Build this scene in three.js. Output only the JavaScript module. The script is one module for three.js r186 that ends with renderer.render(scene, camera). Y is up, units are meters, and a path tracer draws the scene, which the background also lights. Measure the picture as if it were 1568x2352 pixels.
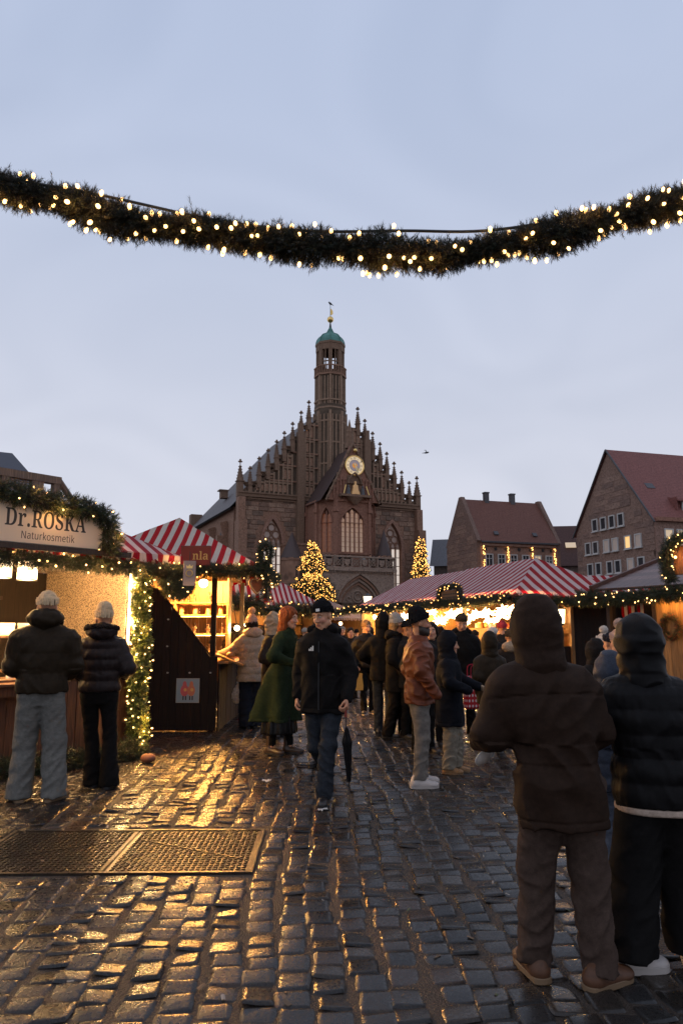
import * as THREE from 'three';
import { mergeGeometries } from 'three/addons/utils/BufferGeometryUtils.js';
import { RoundedBoxGeometry } from 'three/addons/geometries/RoundedBoxGeometry.js';
import { createNoise3D, createNoise4D } from 'simplex-noise';

// ------------------------------------------------------------------ camera, sky, sun, exposure
const scene = new THREE.Scene();
const EYE = 1.52, PITCH = 9.2 * Math.PI / 180, FOC = 1646.4;      // focal length in pixels of a 1568 x 2352 frame
const camera = new THREE.PerspectiveCamera(2 * Math.atan(1176 / FOC) * 180 / Math.PI, 2 / 3, 0.1, 600);
camera.position.set(0, EYE, 0);
camera.rotation.x = PITCH;
camera.updateMatrixWorld();
scene.add(camera);

const renderer = new THREE.WebGLRenderer({ antialias: true });
renderer.toneMapping = THREE.LinearToneMapping;
renderer.toneMappingExposure = 1.0;
renderer.shadowMap.enabled = true;

let seed = 7;
function rnd() { seed = (seed + 0x6D2B79F5) | 0; let t = Math.imul(seed ^ (seed >>> 15), 1 | seed); t = (t + Math.imul(t ^ (t >>> 7), 61 | t)) ^ t; return ((t ^ (t >>> 14)) >>> 0) / 4294967296; }
const R = (a, b) => a + (b - a) * rnd();
const pick = (a) => a[Math.floor(rnd() * a.length) % a.length];
const n3 = createNoise3D(rnd), n4 = createNoise4D(rnd);
const lerp = (a, b, t) => a + (b - a) * t, clamp = (x, a = 0, b = 1) => Math.min(b, Math.max(a, x));
const smooth = (a, b, x) => { const t = clamp((x - a) / (b - a)); return t * t * (3 - 2 * t); };
const V = (x, y, z) => new THREE.Vector3(x, y, z);
const rad = (d) => d * Math.PI / 180;

{ // dusk sky: pale lavender blue with thin cloud, a little warmer and lighter low down
  const W = 512, H = 256, d = new Float32Array(W * H * 4);
  for (let j = 0; j < H; j++) for (let i = 0; i < W; i++) {
    const el = ((j + 0.5) / H - 0.5) * Math.PI, az = (i + 0.5) / W * 2 * Math.PI;
    const x = Math.cos(el) * Math.cos(az), y = Math.sin(el), z = Math.cos(el) * Math.sin(az);
    const t = smooth(0.0, 0.75, y);
    const s = 1 / (0.35 + Math.max(0, y));
    const wx = x * s + 0.35 * n3(x * s * 1.3, z * s * 1.3, 20), wz = z * s + 0.35 * n3(x * s * 1.3, z * s * 1.3, 30); let c = n3(wx * 0.8, wz * 1.7, 3) * 0.5 + n3(wx * 1.9, wz * 4.2, 8) * 0.3 + n3(wx * 4.5, wz * 9, 1) * 0.16 + n3(wx * 9, wz * 17, 5) * 0.08;
    const k = 1 + 0.075 * c, w = 0.5 + 0.5 * c;
    const k4 = (j * W + i) * 4;
    d[k4] = lerp(0.670, 0.455, t) * k + 0.040 * w;
    d[k4 + 1] = lerp(0.696, 0.540, t) * k + 0.026 * w;
    d[k4 + 2] = lerp(0.800, 0.735, t) * k + 0.004 * w;
    d[k4 + 3] = 1;
  }
  const sky = new THREE.DataTexture(d, W, H, THREE.RGBAFormat, THREE.FloatType);
  sky.mapping = THREE.EquirectangularReflectionMapping; sky.magFilter = sky.minFilter = THREE.LinearFilter; sky.needsUpdate = true;
  scene.background = sky; scene.environment = sky;
}
const sun = new THREE.DirectionalLight(new THREE.Color().setRGB(1, 0.93, 0.85), 0.12);   // the sun is below the clouds' edge: only a trace of direction is left
sun.position.set(-40, 60, 30); sun.castShadow = true; sun.shadow.radius = 60;
Object.assign(sun.shadow.camera, { left: -60, right: 60, top: 60, bottom: -60, far: 250 });
scene.add(sun);

// a pixel of the 1568 x 2352 frame as a ray; where it meets the ground; where it reaches a distance ahead
function ray(u, v) { const x = (u - 784) / FOC, y = (1176 - v) / FOC; return V(x, Math.sin(PITCH) + y * Math.cos(PITCH), -Math.cos(PITCH) + y * Math.sin(PITCH)); }
function ground(u, v, h = 0) { const d = ray(u, v); return d.multiplyScalar((h - EYE) / d.y).add(V(0, EYE, 0)); }
function at(u, v, D) { const d = ray(u, v); return d.multiplyScalar(D / -d.z).add(V(0, EYE, 0)); }

// ------------------------------------------------------------------ things and parts
const taken = new Map();
function numbered(name) { const n = taken.get(name) ?? 0; taken.set(name, n + 1); return n ? name + '_' + String(n).padStart(3, '0') : name; }
function tag(o, label, category, group, kind) { o.userData = {}; if (label) o.userData.label = label; if (category) o.userData.category = category; if (group) o.userData.group = group; if (kind) o.userData.kind = kind; return o; }
function thing(name, label, category, pos = [0, 0, 0], turn = 0, group) {
  const o = new THREE.Group(); o.name = numbered(name); o.position.set(...(pos.isVector3 ? pos.toArray() : pos)); o.rotation.y = turn; scene.add(o);
  return tag(o, label, category, group);
}
function part(name, geo, mat, parent, label) { const m = new THREE.Mesh(geo, mat); m.name = name; if (label) m.userData.label = label; parent.add(m); return m; }
function node(name, parent, pos = [0, 0, 0], turn = 0) { const o = new THREE.Group(); o.name = name; o.position.set(...pos); o.rotation.y = turn; parent.add(o); return o; }
function solo(name, geo, mat, label, category, pos = [0, 0, 0], turn = 0, group) {
  const m = new THREE.Mesh(geo, mat); m.name = numbered(name); m.position.set(...(pos.isVector3 ? pos.toArray() : pos)); m.rotation.y = turn; scene.add(m); return tag(m, label, category, group);
}
function copy(o, pos, turn, label) { const c = o.clone(); c.name = numbered(o.name.replace(/_\d{3}$/, '')); c.userData = { ...o.userData }; if (label) c.userData.label = label; c.position.set(...(pos.isVector3 ? pos.toArray() : pos)); c.rotation.y = turn; scene.add(c); return c; }

// ------------------------------------------------------------------ geometry helpers
function box(w, h, d, x = 0, y = 0, z = 0, ry = 0, rx = 0, rz = 0) {
  const g = new THREE.BoxGeometry(w, h, d), uv = g.attributes.uv, o = rnd() * 7, p = rnd() * 7;
  const dims = [[d, h], [d, h], [w, d], [w, d], [w, h], [w, h]];
  for (let f = 0; f < 6; f++) for (let i = 0; i < 4; i++) { const k = f * 4 + i; uv.setXY(k, uv.getX(k) * dims[f][0] + o, uv.getY(k) * dims[f][1] + p); }
  if (rx) g.rotateX(rx); if (rz) g.rotateZ(rz); if (ry) g.rotateY(ry);
  return g.translate(x, y, z);
}
const rbox = (w, h, d, r, x = 0, y = 0, z = 0) => new RoundedBoxGeometry(w, h, d, 2, r).translate(x, y, z);
function merge(list) {
  const l = list.map((g) => { const q = g.index ? g.toNonIndexed() : g; for (const k of Object.keys(q.attributes)) if (!['position', 'normal', 'uv'].includes(k)) q.deleteAttribute(k); if (!q.attributes.uv) q.setAttribute('uv', new THREE.Float32BufferAttribute(new Float32Array(q.attributes.position.count * 2), 2)); return q; });
  return mergeGeometries(l, false);
}
function poly(pts, depth, bevel = 0) { // an outline in x, y given thickness towards -z (front face at z = 0)
  const s = new THREE.Shape(pts.map((p) => new THREE.Vector2(p[0], p[1])));
  const g = new THREE.ExtrudeGeometry(s, { depth, bevelEnabled: bevel > 0, bevelSize: bevel, bevelThickness: bevel, bevelOffset: -bevel, bevelSegments: 1, curveSegments: 10 });
  return g.translate(0, 0, -depth);
}
function shapeGeo(shape, depth, bevel = 0) { return new THREE.ExtrudeGeometry(shape, { depth, bevelEnabled: bevel > 0, bevelSize: bevel, bevelThickness: bevel, bevelOffset: -bevel, bevelSegments: 1, curveSegments: 12 }).translate(0, 0, -depth); }
function tube(pts, r, seg = 24, rs = 6) { return new THREE.TubeGeometry(new THREE.CatmullRomCurve3(pts.map((p) => p.isVector3 ? p : V(...p))), seg, r, rs, false); }
function cyl(r1, r2, h, x = 0, y = 0, z = 0, n = 10) { return new THREE.CylinderGeometry(r1, r2, h, n).translate(x, y, z); }
function bar(a, b, r, n = 6) { const d = b.clone().sub(a), g = new THREE.CylinderGeometry(r, r, d.length(), n); g.applyQuaternion(new THREE.Quaternion().setFromUnitVectors(V(0, 1, 0), d.normalize())); return g.translate((a.x + b.x) / 2, (a.y + b.y) / 2, (a.z + b.z) / 2); }
function lancet(w, y0, ys, y1, n = 8) { // a pointed arch outline: width, foot, springing, apex
  const h = w / 2, s = new THREE.Shape(); s.moveTo(-h, y0); s.lineTo(h, y0); s.lineTo(h, ys); s.quadraticCurveTo(h * 0.92, lerp(ys, y1, 0.62), 0, y1); s.quadraticCurveTo(-h * 0.92, lerp(ys, y1, 0.62), -h, ys); s.lineTo(-h, y0); return s;
}
function archBand(w, t, ys, y1, depth) { // the moulding round a pointed arch
  const o = lancet(w + 2 * t, ys - 0.01, ys, y1 + t * 1.3), i = lancet(w, ys + 0.003, ys + 0.006, y1); o.holes.push(new THREE.Path(i.getPoints(8).reverse())); return shapeGeo(o, depth);
}
// cloth stretched over four corners (a-b the lower edge, d-c the upper), with a slight sag; u runs along the lower edge in metres
function cloth(a, b, c, d, nu = 24, nv = 8, sag = 0.03, wav = 0.006, uoff = 0) {
  const P = [], U = [], I = [], L = a.distanceTo(b), Lt = d.distanceTo(c), S = a.distanceTo(d);
  const nrm = b.clone().sub(a).cross((d.distanceTo(a) > 0.01 ? d : c).clone().sub(a)).normalize();
  const du = b.clone().sub(a).normalize(), u0 = d.clone().sub(a).dot(du);
  for (let j = 0; j <= nv; j++) for (let i = 0; i <= nu; i++) {
    const u = i / nu, v = j / nv, p = a.clone().lerp(b, u).lerp(d.clone().lerp(c, u), v);
    p.addScaledVector(nrm, -sag * Math.sin(Math.PI * v) * (0.4 + 0.6 * Math.sin(Math.PI * u)) + wav * Math.sin(u * L * 9) * (1 - v) + wav * n3(u * L * 2, v * S * 2, L));
    P.push(p.x, p.y, p.z); U.push(uoff + lerp(u * L, u0 + u * Lt, v), v * S);
  }
  for (let j = 0; j < nv; j++) for (let i = 0; i < nu; i++) { const k = j * (nu + 1) + i; I.push(k, k + 1, k + nu + 2, k, k + nu + 2, k + nu + 1); }
  const g = new THREE.BufferGeometry(); g.setAttribute('position', new THREE.Float32BufferAttribute(P, 3)); g.setAttribute('uv', new THREE.Float32BufferAttribute(U, 2)); g.setIndex(I); g.computeVertexNormals(); return g;
}
function valance(a, b, drop, uoff = 0, pitch = 0.28) { // scalloped strip hanging from an eave
  const L = a.distanceTo(b), n = Math.max(4, Math.round(L / pitch * 8)), P = [], U = [], I = [];
  for (let i = 0; i <= n; i++) {
    const u = i / n, p = a.clone().lerp(b, u), s = Math.abs(Math.sin(u * L / pitch * Math.PI)), out = 0.012 * Math.sin(u * L * 11);
    P.push(p.x, p.y, p.z, p.x + out, p.y - drop * (0.55 + 0.45 * s), p.z + out); U.push(uoff + u * L, 0, uoff + u * L, -drop);
    if (i < n) I.push(2 * i, 2 * i + 1, 2 * i + 3, 2 * i, 2 * i + 3, 2 * i + 2);
  }
  const g = new THREE.BufferGeometry(); g.setAttribute('position', new THREE.Float32BufferAttribute(P, 3)); g.setAttribute('uv', new THREE.Float32BufferAttribute(U, 2)); g.setIndex(I); g.computeVertexNormals(); return g;
}

// ------------------------------------------------------------------ textures and materials
function tex(w, h, fn, srgb = true) { // fn(u, v) gives [r, g, b] 0..1 (display values when srgb) or one number
  const d = new Uint8Array(w * h * 4);
  for (let j = 0; j < h; j++) for (let i = 0; i < w; i++) { const c = fn(i / w, j / h), k = (j * w + i) * 4; const a = Array.isArray(c) ? c : [c, c, c]; for (let q = 0; q < 3; q++) d[k + q] = clamp(a[q]) * 255; d[k + 3] = 255; }
  const t = new THREE.DataTexture(d, w, h); t.wrapS = t.wrapT = THREE.RepeatWrapping; t.magFilter = t.minFilter = THREE.LinearFilter; if (srgb) t.colorSpace = THREE.SRGBColorSpace; t.needsUpdate = true; return t;
}
const tn = (u, v, f, s = 0) => n4(Math.cos(u * 6.2832) * f + s, Math.sin(u * 6.2832) * f, Math.cos(v * 6.2832) * f, Math.sin(v * 6.2832) * f + s * 1.7);  // noise that tiles
const fbm = (u, v, f, s = 0) => tn(u, v, f, s) * 0.55 + tn(u, v, f * 2.1, s + 3) * 0.28 + tn(u, v, f * 4.3, s + 5) * 0.17;
const rep = (t, x, y) => { const c = t.clone(); c.repeat.set(x, y); c.needsUpdate = true; return c; };
const lin = (r, g, b) => new THREE.Color().setRGB(r, g, b);
const T = {
  grain: tex(256, 256, (u, v) => { const a = fbm(u, v, 2.2), b = fbm(u, v, 9, 9); return 0.80 + 0.16 * a + 0.12 * b; }),
  grimy: tex(512, 512, (u, v) => { const a = fbm(u, v, 1.6), b = fbm(u, v, 7, 4), c = smooth(0.1, 0.5, fbm(u, v, 2.6, 12)); const k = (0.88 + 0.16 * a + 0.12 * b) * (1 - 0.26 * c); return [k, k * (0.985 + 0.03 * a), k * (0.96 + 0.05 * a)]; }),
  rough: tex(256, 256, (u, v) => 0.62 + 0.3 * fbm(u, v, 3, 2) + 0.15 * fbm(u, v, 11, 6), false),
  bump: tex(256, 256, (u, v) => 0.5 + 0.35 * fbm(u, v, 5, 1) + 0.25 * fbm(u, v, 14, 7), false),
  wood: tex(256, 512, (u, v) => { const w = tn(u, v, 0.5, 2) * 0.25; const g = n4(Math.cos(u * 6.2832 + w) * 6, Math.sin(u * 6.2832 + w) * 6, Math.cos(v * 6.2832) * 0.5, Math.sin(v * 6.2832) * 0.5); const f = n4(Math.cos(u * 6.2832) * 22, Math.sin(u * 6.2832) * 22, Math.cos(v * 6.2832) * 1.2, Math.sin(v * 6.2832) * 1.2); const k = 0.74 + 0.2 * g + 0.14 * f; return [k, k * 0.97, k * 0.93]; }),
  cloth: tex(128, 128, (u, v) => 0.5 + 0.25 * Math.sin(u * 6.2832 * 32) * Math.sin(v * 6.2832 * 32) + 0.3 * fbm(u, v, 4), false),
  fab: tex(256, 256, (u, v) => 0.86 + 0.14 * fbm(u, v, 2, 3) + 0.10 * fbm(u, v, 10, 8)),
};
const stripeTex = (a, b, s) => tex(256, 256, (u, v) => { const e = u + 0.004 * tn(u, v, 2, s), k = 0.9 + 0.08 * fbm(u, v, 2, s) + 0.05 * fbm(u, v, 12, s), m = smooth(0.48, 0.5, e) * (1 - smooth(0.98, 1, e)); return a.map((x, i) => lerp(x, b[i], m) * k); });
const std = (o) => new THREE.MeshStandardMaterial(o);
const phys = (o) => new THREE.MeshPhysicalMaterial(o);
const stone = (r, g, b, sc = 0.25) => std({ color: lin(r, g, b), map: rep(T.grimy, sc, sc), roughness: 0.92, bumpMap: rep(T.bump, sc * 2, sc * 2), bumpScale: 0.04 });
const woodM = (r, g, b, rough = 0.6) => std({ color: lin(r, g, b), map: rep(T.wood, 1.3, 0.6), roughness: rough, bumpMap: rep(T.wood, 1.3, 0.6), bumpScale: 0.003 });
const fabric = (r, g, b, rough = 0.9, o = {}) => phys({ color: lin(r, g, b), map: rep(T.fab, 2, 2), roughness: rough, specularIntensity: 0.2, bumpMap: rep(T.cloth, 9, 9), bumpScale: 0.0012, ...o });
const M = {
  redStone: stone(0.40, 0.225, 0.165), brownStone: stone(0.37, 0.21, 0.145), sootStone: stone(0.275, 0.172, 0.118, 0.4), chapelStone: stone(0.37, 0.185, 0.13), palestone: stone(0.42, 0.31, 0.25),
  slate: std({ color: lin(0.10, 0.095, 0.105), roughness: 0.55, map: rep(T.grimy, 0.5, 0.5) }),
  gold: std({ color: lin(0.83, 0.56, 0.2), metalness: 1, roughness: 0.3 }),
  copper: std({ color: lin(0.11, 0.32, 0.265), roughness: 0.6, map: rep(T.grain, 0.6, 0.6) }),
  black: std({ color: lin(0.012, 0.012, 0.013), roughness: 0.5 }),
  iron: std({ color: lin(0.03, 0.03, 0.032), roughness: 0.45, metalness: 0.5 }),
  darkWood: woodM(0.042, 0.020, 0.012), redWood: woodM(0.20, 0.075, 0.03, 0.45), midWood: woodM(0.22, 0.12, 0.06), honeyWood: woodM(0.46, 0.25, 0.09), greyWood: woodM(0.25, 0.19, 0.16, 0.8),
  white: std({ color: lin(0.75, 0.74, 0.71), roughness: 0.5 }), cream: std({ color: lin(0.66, 0.58, 0.47), roughness: 0.7, map: rep(T.grain, 1, 1) }),
};
const glow = (r, g, b, k) => std({ color: lin(0.5, 0.4, 0.3), roughness: 0.5, emissive: lin(r, g, b), emissiveIntensity: k });
const bulbMat = glow(1, 0.55, 0.18, 6.5), bulbFar = glow(1, 0.48, 0.12, 5.5);
function lampAt(parent, x, y, z, cd, radius = 2, color = [1, 0.60, 0.24]) { const l = new THREE.PointLight(lin(...color), cd); l.position.set(x, y, z); l.castShadow = true; l.shadow.radius = radius; parent.add(l); return l; }
const meshWorld = (o) => { o.updateMatrixWorld(true); return o; };

// ------------------------------------------------------------------ garlands of fir twigs with small lamps
function twig(len, needles, nl, nw, flat = false) {
  const P = [], add = (a, b, c) => P.push(a.x, a.y, a.z, b.x, b.y, b.z, c.x, c.y, c.z);
  add(V(-0.002, 0, 0), V(0.002, 0, 0), V(0, len, 0));
  for (let i = 0; i < needles; i++) {
    const t = (i + 0.5) / needles, a = i * 2.4 + R(-0.3, 0.3), o = V(0, t * len, 0), tilt = R(0.75, 1.15) * (1 - 0.35 * t);
    const d = V(Math.cos(a) * Math.sin(tilt), Math.cos(tilt), (flat ? 0.35 : 1) * Math.sin(a) * Math.sin(tilt)).multiplyScalar(nl * R(0.8, 1.2));
    const s = V(-Math.sin(a), 0, Math.cos(a)).multiplyScalar(nw / 2);
    if (nw > 0.008) { const m = o.clone().addScaledVector(d, 0.5); add(o, m.clone().add(s), o.clone().add(d)); add(o, o.clone().add(d), m.clone().sub(s)); }
    else add(o.clone().add(s), o.clone().sub(s), o.clone().add(d));
  }
  const g = new THREE.BufferGeometry(); g.setAttribute('position', new THREE.Float32BufferAttribute(P, 3)); g.computeVertexNormals(); return g;
}
const twigs = { fir: twig(0.085, 20, 0.034, 0.0042), small: twig(0.10, 14, 0.045, 0.007), leafy: twig(0.07, 9, 0.036, 0.019) };
const needleMat = std({ color: lin(1, 1, 1), roughness: 0.65, side: THREE.DoubleSide });
const leafMat = std({ color: lin(1, 1, 1), roughness: 0.42, side: THREE.DoubleSide });
const bulbGeo = new THREE.SphereGeometry(1, 8, 6).scale(0.85, 1.25, 0.85);
function garland(name, label, category, pts, radius, o = {}) {
  const curve = new THREE.CatmullRomCurve3(pts, !!o.closed), L = curve.getLength(), base = pts[0].clone();
  const g = thing(name, label, category, base, 0, o.group), n = Math.round(L * (o.density ?? 900));
  const inst = new THREE.InstancedMesh(twigs[o.kind ?? 'fir'], o.kind === 'leafy' ? leafMat : needleMat, n); inst.name = 'twigs'; inst.userData.kind = 'stuff';
  const m4 = new THREE.Matrix4(), q = new THREE.Quaternion(), up = V(0, 1, 0), cols = o.colors ?? [[0.022, 0.04, 0.014], [0.03, 0.045, 0.016], [0.045, 0.05, 0.02], [0.018, 0.03, 0.014], [0.05, 0.036, 0.018]];
  const at2 = (t) => { const p = curve.getPointAt(t), tg = curve.getTangentAt(t); let a = V(0, 1, 0).cross(tg); if (a.length() < 0.2) a = V(1, 0, 0).cross(tg); a.normalize(); return [p, tg, a, tg.clone().cross(a).normalize()]; };
  const lump = (t) => radius * (1 + (o.lump ?? 0.22) * n3(t * L * 2.6, 1, base.x * 3) + 0.12 * n3(t * L * 8, 5, base.z));
  for (let i = 0; i < n; i++) {
    const t = rnd(), [p, tg, a, b] = at2(t), th = R(0, 6.283), rr = lump(t) * Math.sqrt(R(0.02, 0.6));
    const out = a.clone().multiplyScalar(Math.cos(th)).addScaledVector(b, Math.sin(th));
    const pos = p.clone().addScaledVector(out, rr).sub(base);
    const dir = out.clone().addScaledVector(tg, R(-1.3, 1.3)).add(V(R(-0.4, 0.4), R(-0.5, 0.3), R(-0.4, 0.4))).normalize();
    q.setFromUnitVectors(up, dir).multiply(new THREE.Quaternion().setFromAxisAngle(up, R(0, 6.28)));
    const s = R(0.6, 1.15) * (o.twig ?? 1); m4.compose(pos, q, V(s, s, s)); inst.setMatrixAt(i, m4);
    const c = pick(cols), k = R(0.7, 1.35); inst.setColorAt(i, lin(c[0] * k, c[1] * k, c[2] * k));
  }
  g.add(inst);
  if (o.tufts) { // longer fir tips that break the outline
    const tf = new THREE.InstancedMesh(twig(0.17, 34, 0.036, 0.0045), needleMat, o.tufts); tf.name = 'twigs'; tf.userData.kind = 'stuff';
    for (let i = 0; i < o.tufts; i++) { const t = rnd(), [p, tg, a, b] = at2(t), th = R(0, 6.283), out = a.clone().multiplyScalar(Math.cos(th)).addScaledVector(b, Math.sin(th)); const pos = p.clone().addScaledVector(out, lump(t) * 0.45).sub(base); q.setFromUnitVectors(up, out.clone().addScaledVector(tg, R(-1.6, 1.6)).add(V(0, R(-0.5, 0.2), 0)).normalize()); const s = R(0.6, 1.05); m4.compose(pos, q, V(s, s, s)); tf.setMatrixAt(i, m4); const c = pick(cols), k = R(0.8, 1.6); tf.setColorAt(i, lin(c[0] * k, c[1] * k, c[2] * k)); }
    g.add(tf);
  }
  const cp = []; for (let i = 0; i <= 24; i++) cp.push(curve.getPointAt(i / 24).sub(base).add(V(0, o.wireUp ?? 0, 0)));
  part('wire', tube(cp, o.wire ?? radius * 0.3, 40, 6), o.wireMat ?? M.black, g);
  const nb = o.bulbs ?? 0, br = o.bulbR ?? 0.011, lampEvery = o.lampEvery ?? 0;
  for (let i = 0; i < nb; i++) {
    const t = clamp((i + R(0.05, 0.95)) / nb, 0.002, 0.998), [p, tg, a, b] = at2(t), th = o.front ? R(-2.2, 2.2) + o.front : R(0, 6.283);
    const out = a.clone().multiplyScalar(Math.cos(th)).addScaledVector(b, Math.sin(th));
    const pos = p.clone().addScaledVector(out, lump(t) * R(0.98, 1.3) + (o.proud ?? 0.03)).sub(base);
    const m = part('bulb', bulbGeo, o.bulbMat ?? bulbMat, g); m.scale.setScalar(br * R(0.85, 1.15)); m.position.copy(pos); m.quaternion.setFromUnitVectors(up, out);
    if (lampEvery && i % lampEvery === (lampEvery >> 1)) lampAt(g, pos.x, pos.y, pos.z, o.cd ?? 0.12, br / 0.02, [1, 0.52, 0.14]);
  }
  return g;
}

// ------------------------------------------------------------------ the square: wet cobbles, each stone real
const plate = { x0: -2.46, x1: -0.57, z0: -5.78, z1: -4.79 };
const pavement = new THREE.Group(); pavement.name = 'pavement'; scene.add(pavement); pavement.userData = { kind: 'structure', label: 'wet dark cobblestone paving of the market square' };
{
  const joint = std({ color: lin(0.050, 0.033, 0.022), map: rep(T.grimy, 1 / 1.5, 1 / 1.5), roughness: 0.75, bumpMap: rep(T.bump, 2, 2), bumpScale: 0.02 });
  const sheet = new THREE.PlaneGeometry(500, 500, 1, 1).rotateX(-Math.PI / 2); const uv = sheet.attributes.uv; for (let i = 0; i < uv.count; i++) uv.setXY(i, uv.getX(i) * 500, uv.getY(i) * 500);
  part('joint_bed', sheet, joint, pavement).position.y = -0.0085;
  // stone shapes: a domed worn top with rounded corners on a sunken skirt
  const variants = [];
  for (let k = 0; k < 9; k++) {
    const N = 6, P = [], U = [], I = [], jx = [0, 0, 0, 0].map(() => R(-0.05, 0.05)), tilt = [R(-0.006, 0.006), R(-0.009, 0.009)], ou = rnd() * 5, ov = rnd() * 5, hol = R(-0.002, 0.004), s1 = rnd() * 90;
    for (let j = 0; j <= N; j++) for (let i = 0; i <= N; i++) {
      let a = i / N * 2 - 1, b = j / N * 2 - 1; a = Math.sign(a) * Math.pow(Math.abs(a), 0.42); b = Math.sign(b) * Math.pow(Math.abs(b), 0.42);
      const m = Math.max(Math.abs(a), Math.abs(b)), r = Math.hypot(a, b), sq = r > 1e-6 ? lerp(1, m / r, smooth(0.75, 1, m) * 0.22) : 1;
      const x = a * sq * (1 + jx[b > 0 ? 0 : 1] * 0.8) * 0.5 + 0.012 * n3(s1, a * 1.5, b * 1.5), z = b * sq * (1 + jx[a > 0 ? 2 : 3] * 0.8) * 0.5 + 0.012 * n3(s1 + 9, a * 1.5, b * 1.5);
      const edge = smooth(0.84, 1.0, m);
      const y = (1 - m * m) * 0.0025 - edge * edge * 0.0095 + tilt[0] * a + tilt[1] * b + hol * (1 - r) + 0.0010 * n3(a * 2.2 + s1, b * 2.2, k);
      P.push(x, y, z); U.push(x * 0.16 * 3 + ou, z * 0.15 * 3 + ov);
    }
    for (let j = 0; j < N; j++) for (let i = 0; i < N; i++) { const q = j * (N + 1) + i; I.push(q, q + N + 1, q + 1, q + 1, q + N + 1, q + N + 2); }
    const g = new THREE.BufferGeometry(); g.setAttribute('position', new THREE.Float32BufferAttribute(P, 3)); g.setAttribute('uv', new THREE.Float32BufferAttribute(U, 2)); g.setIndex(I); g.computeVertexNormals(); variants.push(g);
  }
  const map = tex(512, 512, (u, v) => { const k = 0.78 + 0.2 * fbm(u, v, 3, 2) + 0.22 * fbm(u, v, 13, 6) + 0.1 * fbm(u, v, 26, 4); return [k, k, k]; });
  const roughMap = tex(512, 512, (u, v) => clamp(0.62 + 0.42 * fbm(u, v, 1.8, 21) + 0.10 * fbm(u, v, 9, 11), 0.3, 1), false);
  const bumpMap = tex(512, 512, (u, v) => 0.5 + 0.4 * fbm(u, v, 4, 31) + 0.16 * fbm(u, v, 15, 13), false);
  const wet = (c) => phys({ color: lin(...c), map, roughness: 0.47, roughnessMap: roughMap, bumpMap, bumpScale: 0.0007, specularIntensity: 0.62 });
  const tones = [[0.0446, 0.0364, 0.0306], [0.0374, 0.0343, 0.0326], [0.054, 0.0406, 0.0313], [0.0302, 0.0252, 0.0211], [0.0612, 0.0476, 0.0374], [0.0101, 0.0084, 0.0075], [0.054, 0.0336, 0.0245], [0.0396, 0.0371, 0.0367]];
  const mats = tones.map(wet), stones = [];
  const turn = rad(2.5), cs = Math.cos(turn), sn = Math.sin(turn);
  for (let c = -125; c <= 125; c++) {
    const pitch = 0.158; let z = -2.55 + R(0, 0.1);
    while (z > -30) {
      const l = R(0.105, 0.185), zc = z - l / 2; z -= l;
      const xl = c * pitch + 0.034 * n3(c * 0.37, zc * 0.9, 2) + R(-0.013, 0.013), X = xl * cs + (zc + 6) * sn * 0.9 + 0.05 * n3(xl * 0.25, zc * 0.25, 7) , Z = zc - xl * sn;
      const D = -Z; if (D < 2.55 || Math.abs(X) > 0.49 * D + 2.6) continue;
      if (X > plate.x0 - 0.07 && X < plate.x1 + 0.062 && Z > plate.z0 - 0.07 && Z < plate.z1 + 0.07) continue;
      const dark = n3(X * 0.9, Z * 0.5, 40) * 0.5 + R(-0.5, 0.5);
      const tone = dark < -0.50 ? 5 : pick([0, 0, 1, 1, 2, 3, 4, 6, 7, 7]);
      stones.push({ X, Z, w: 0.153 * R(0.90, 1.05), l: l - 0.006, y: R(-0.006, 0.004), t: turn + R(-0.05, 0.05), tone, v: Math.floor(rnd() * variants.length) % variants.length, rx: R(-0.026, 0.026), rz: R(-0.024, 0.024), D, seen: D - 0.6 * Math.max(0, 0) });
    }
  }
  stones.sort((a, b) => a.D - b.D);
  const inFrame = (s) => Math.abs(s.X) < 0.475 * s.D - 0.02 && s.D > 3.02, near = [], rest = [];
  for (const s of stones) (near.length < 300 && inFrame(s) ? near : rest).push(s);
  for (const s of near) { const m = part('cobblestone', variants[s.v], mats[s.tone], pavement); m.position.set(s.X, s.y, s.Z); m.rotation.set(s.rx, s.t, s.rz); m.scale.set(s.w, 1, s.l); }
  const q = new THREE.Quaternion(), m4 = new THREE.Matrix4(), base = wet([1, 1, 1]), field = node('cobblestones', pavement); field.userData.kind = 'stuff';
  for (let v = 0; v < variants.length; v++) {
    const l = rest.filter((s) => s.v === v), inst = new THREE.InstancedMesh(variants[v], base, l.length); inst.name = 'far_cobblestones'; inst.userData.kind = 'stuff';
    l.forEach((s, i) => { q.setFromEuler(new THREE.Euler(s.rx, s.t, s.rz)); m4.compose(V(s.X, s.y, s.Z), q, V(s.w, 1, s.l)); inst.setMatrixAt(i, m4); inst.setColorAt(i, lin(...tones[s.tone])); });
    field.add(inst);
  }
}
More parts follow.
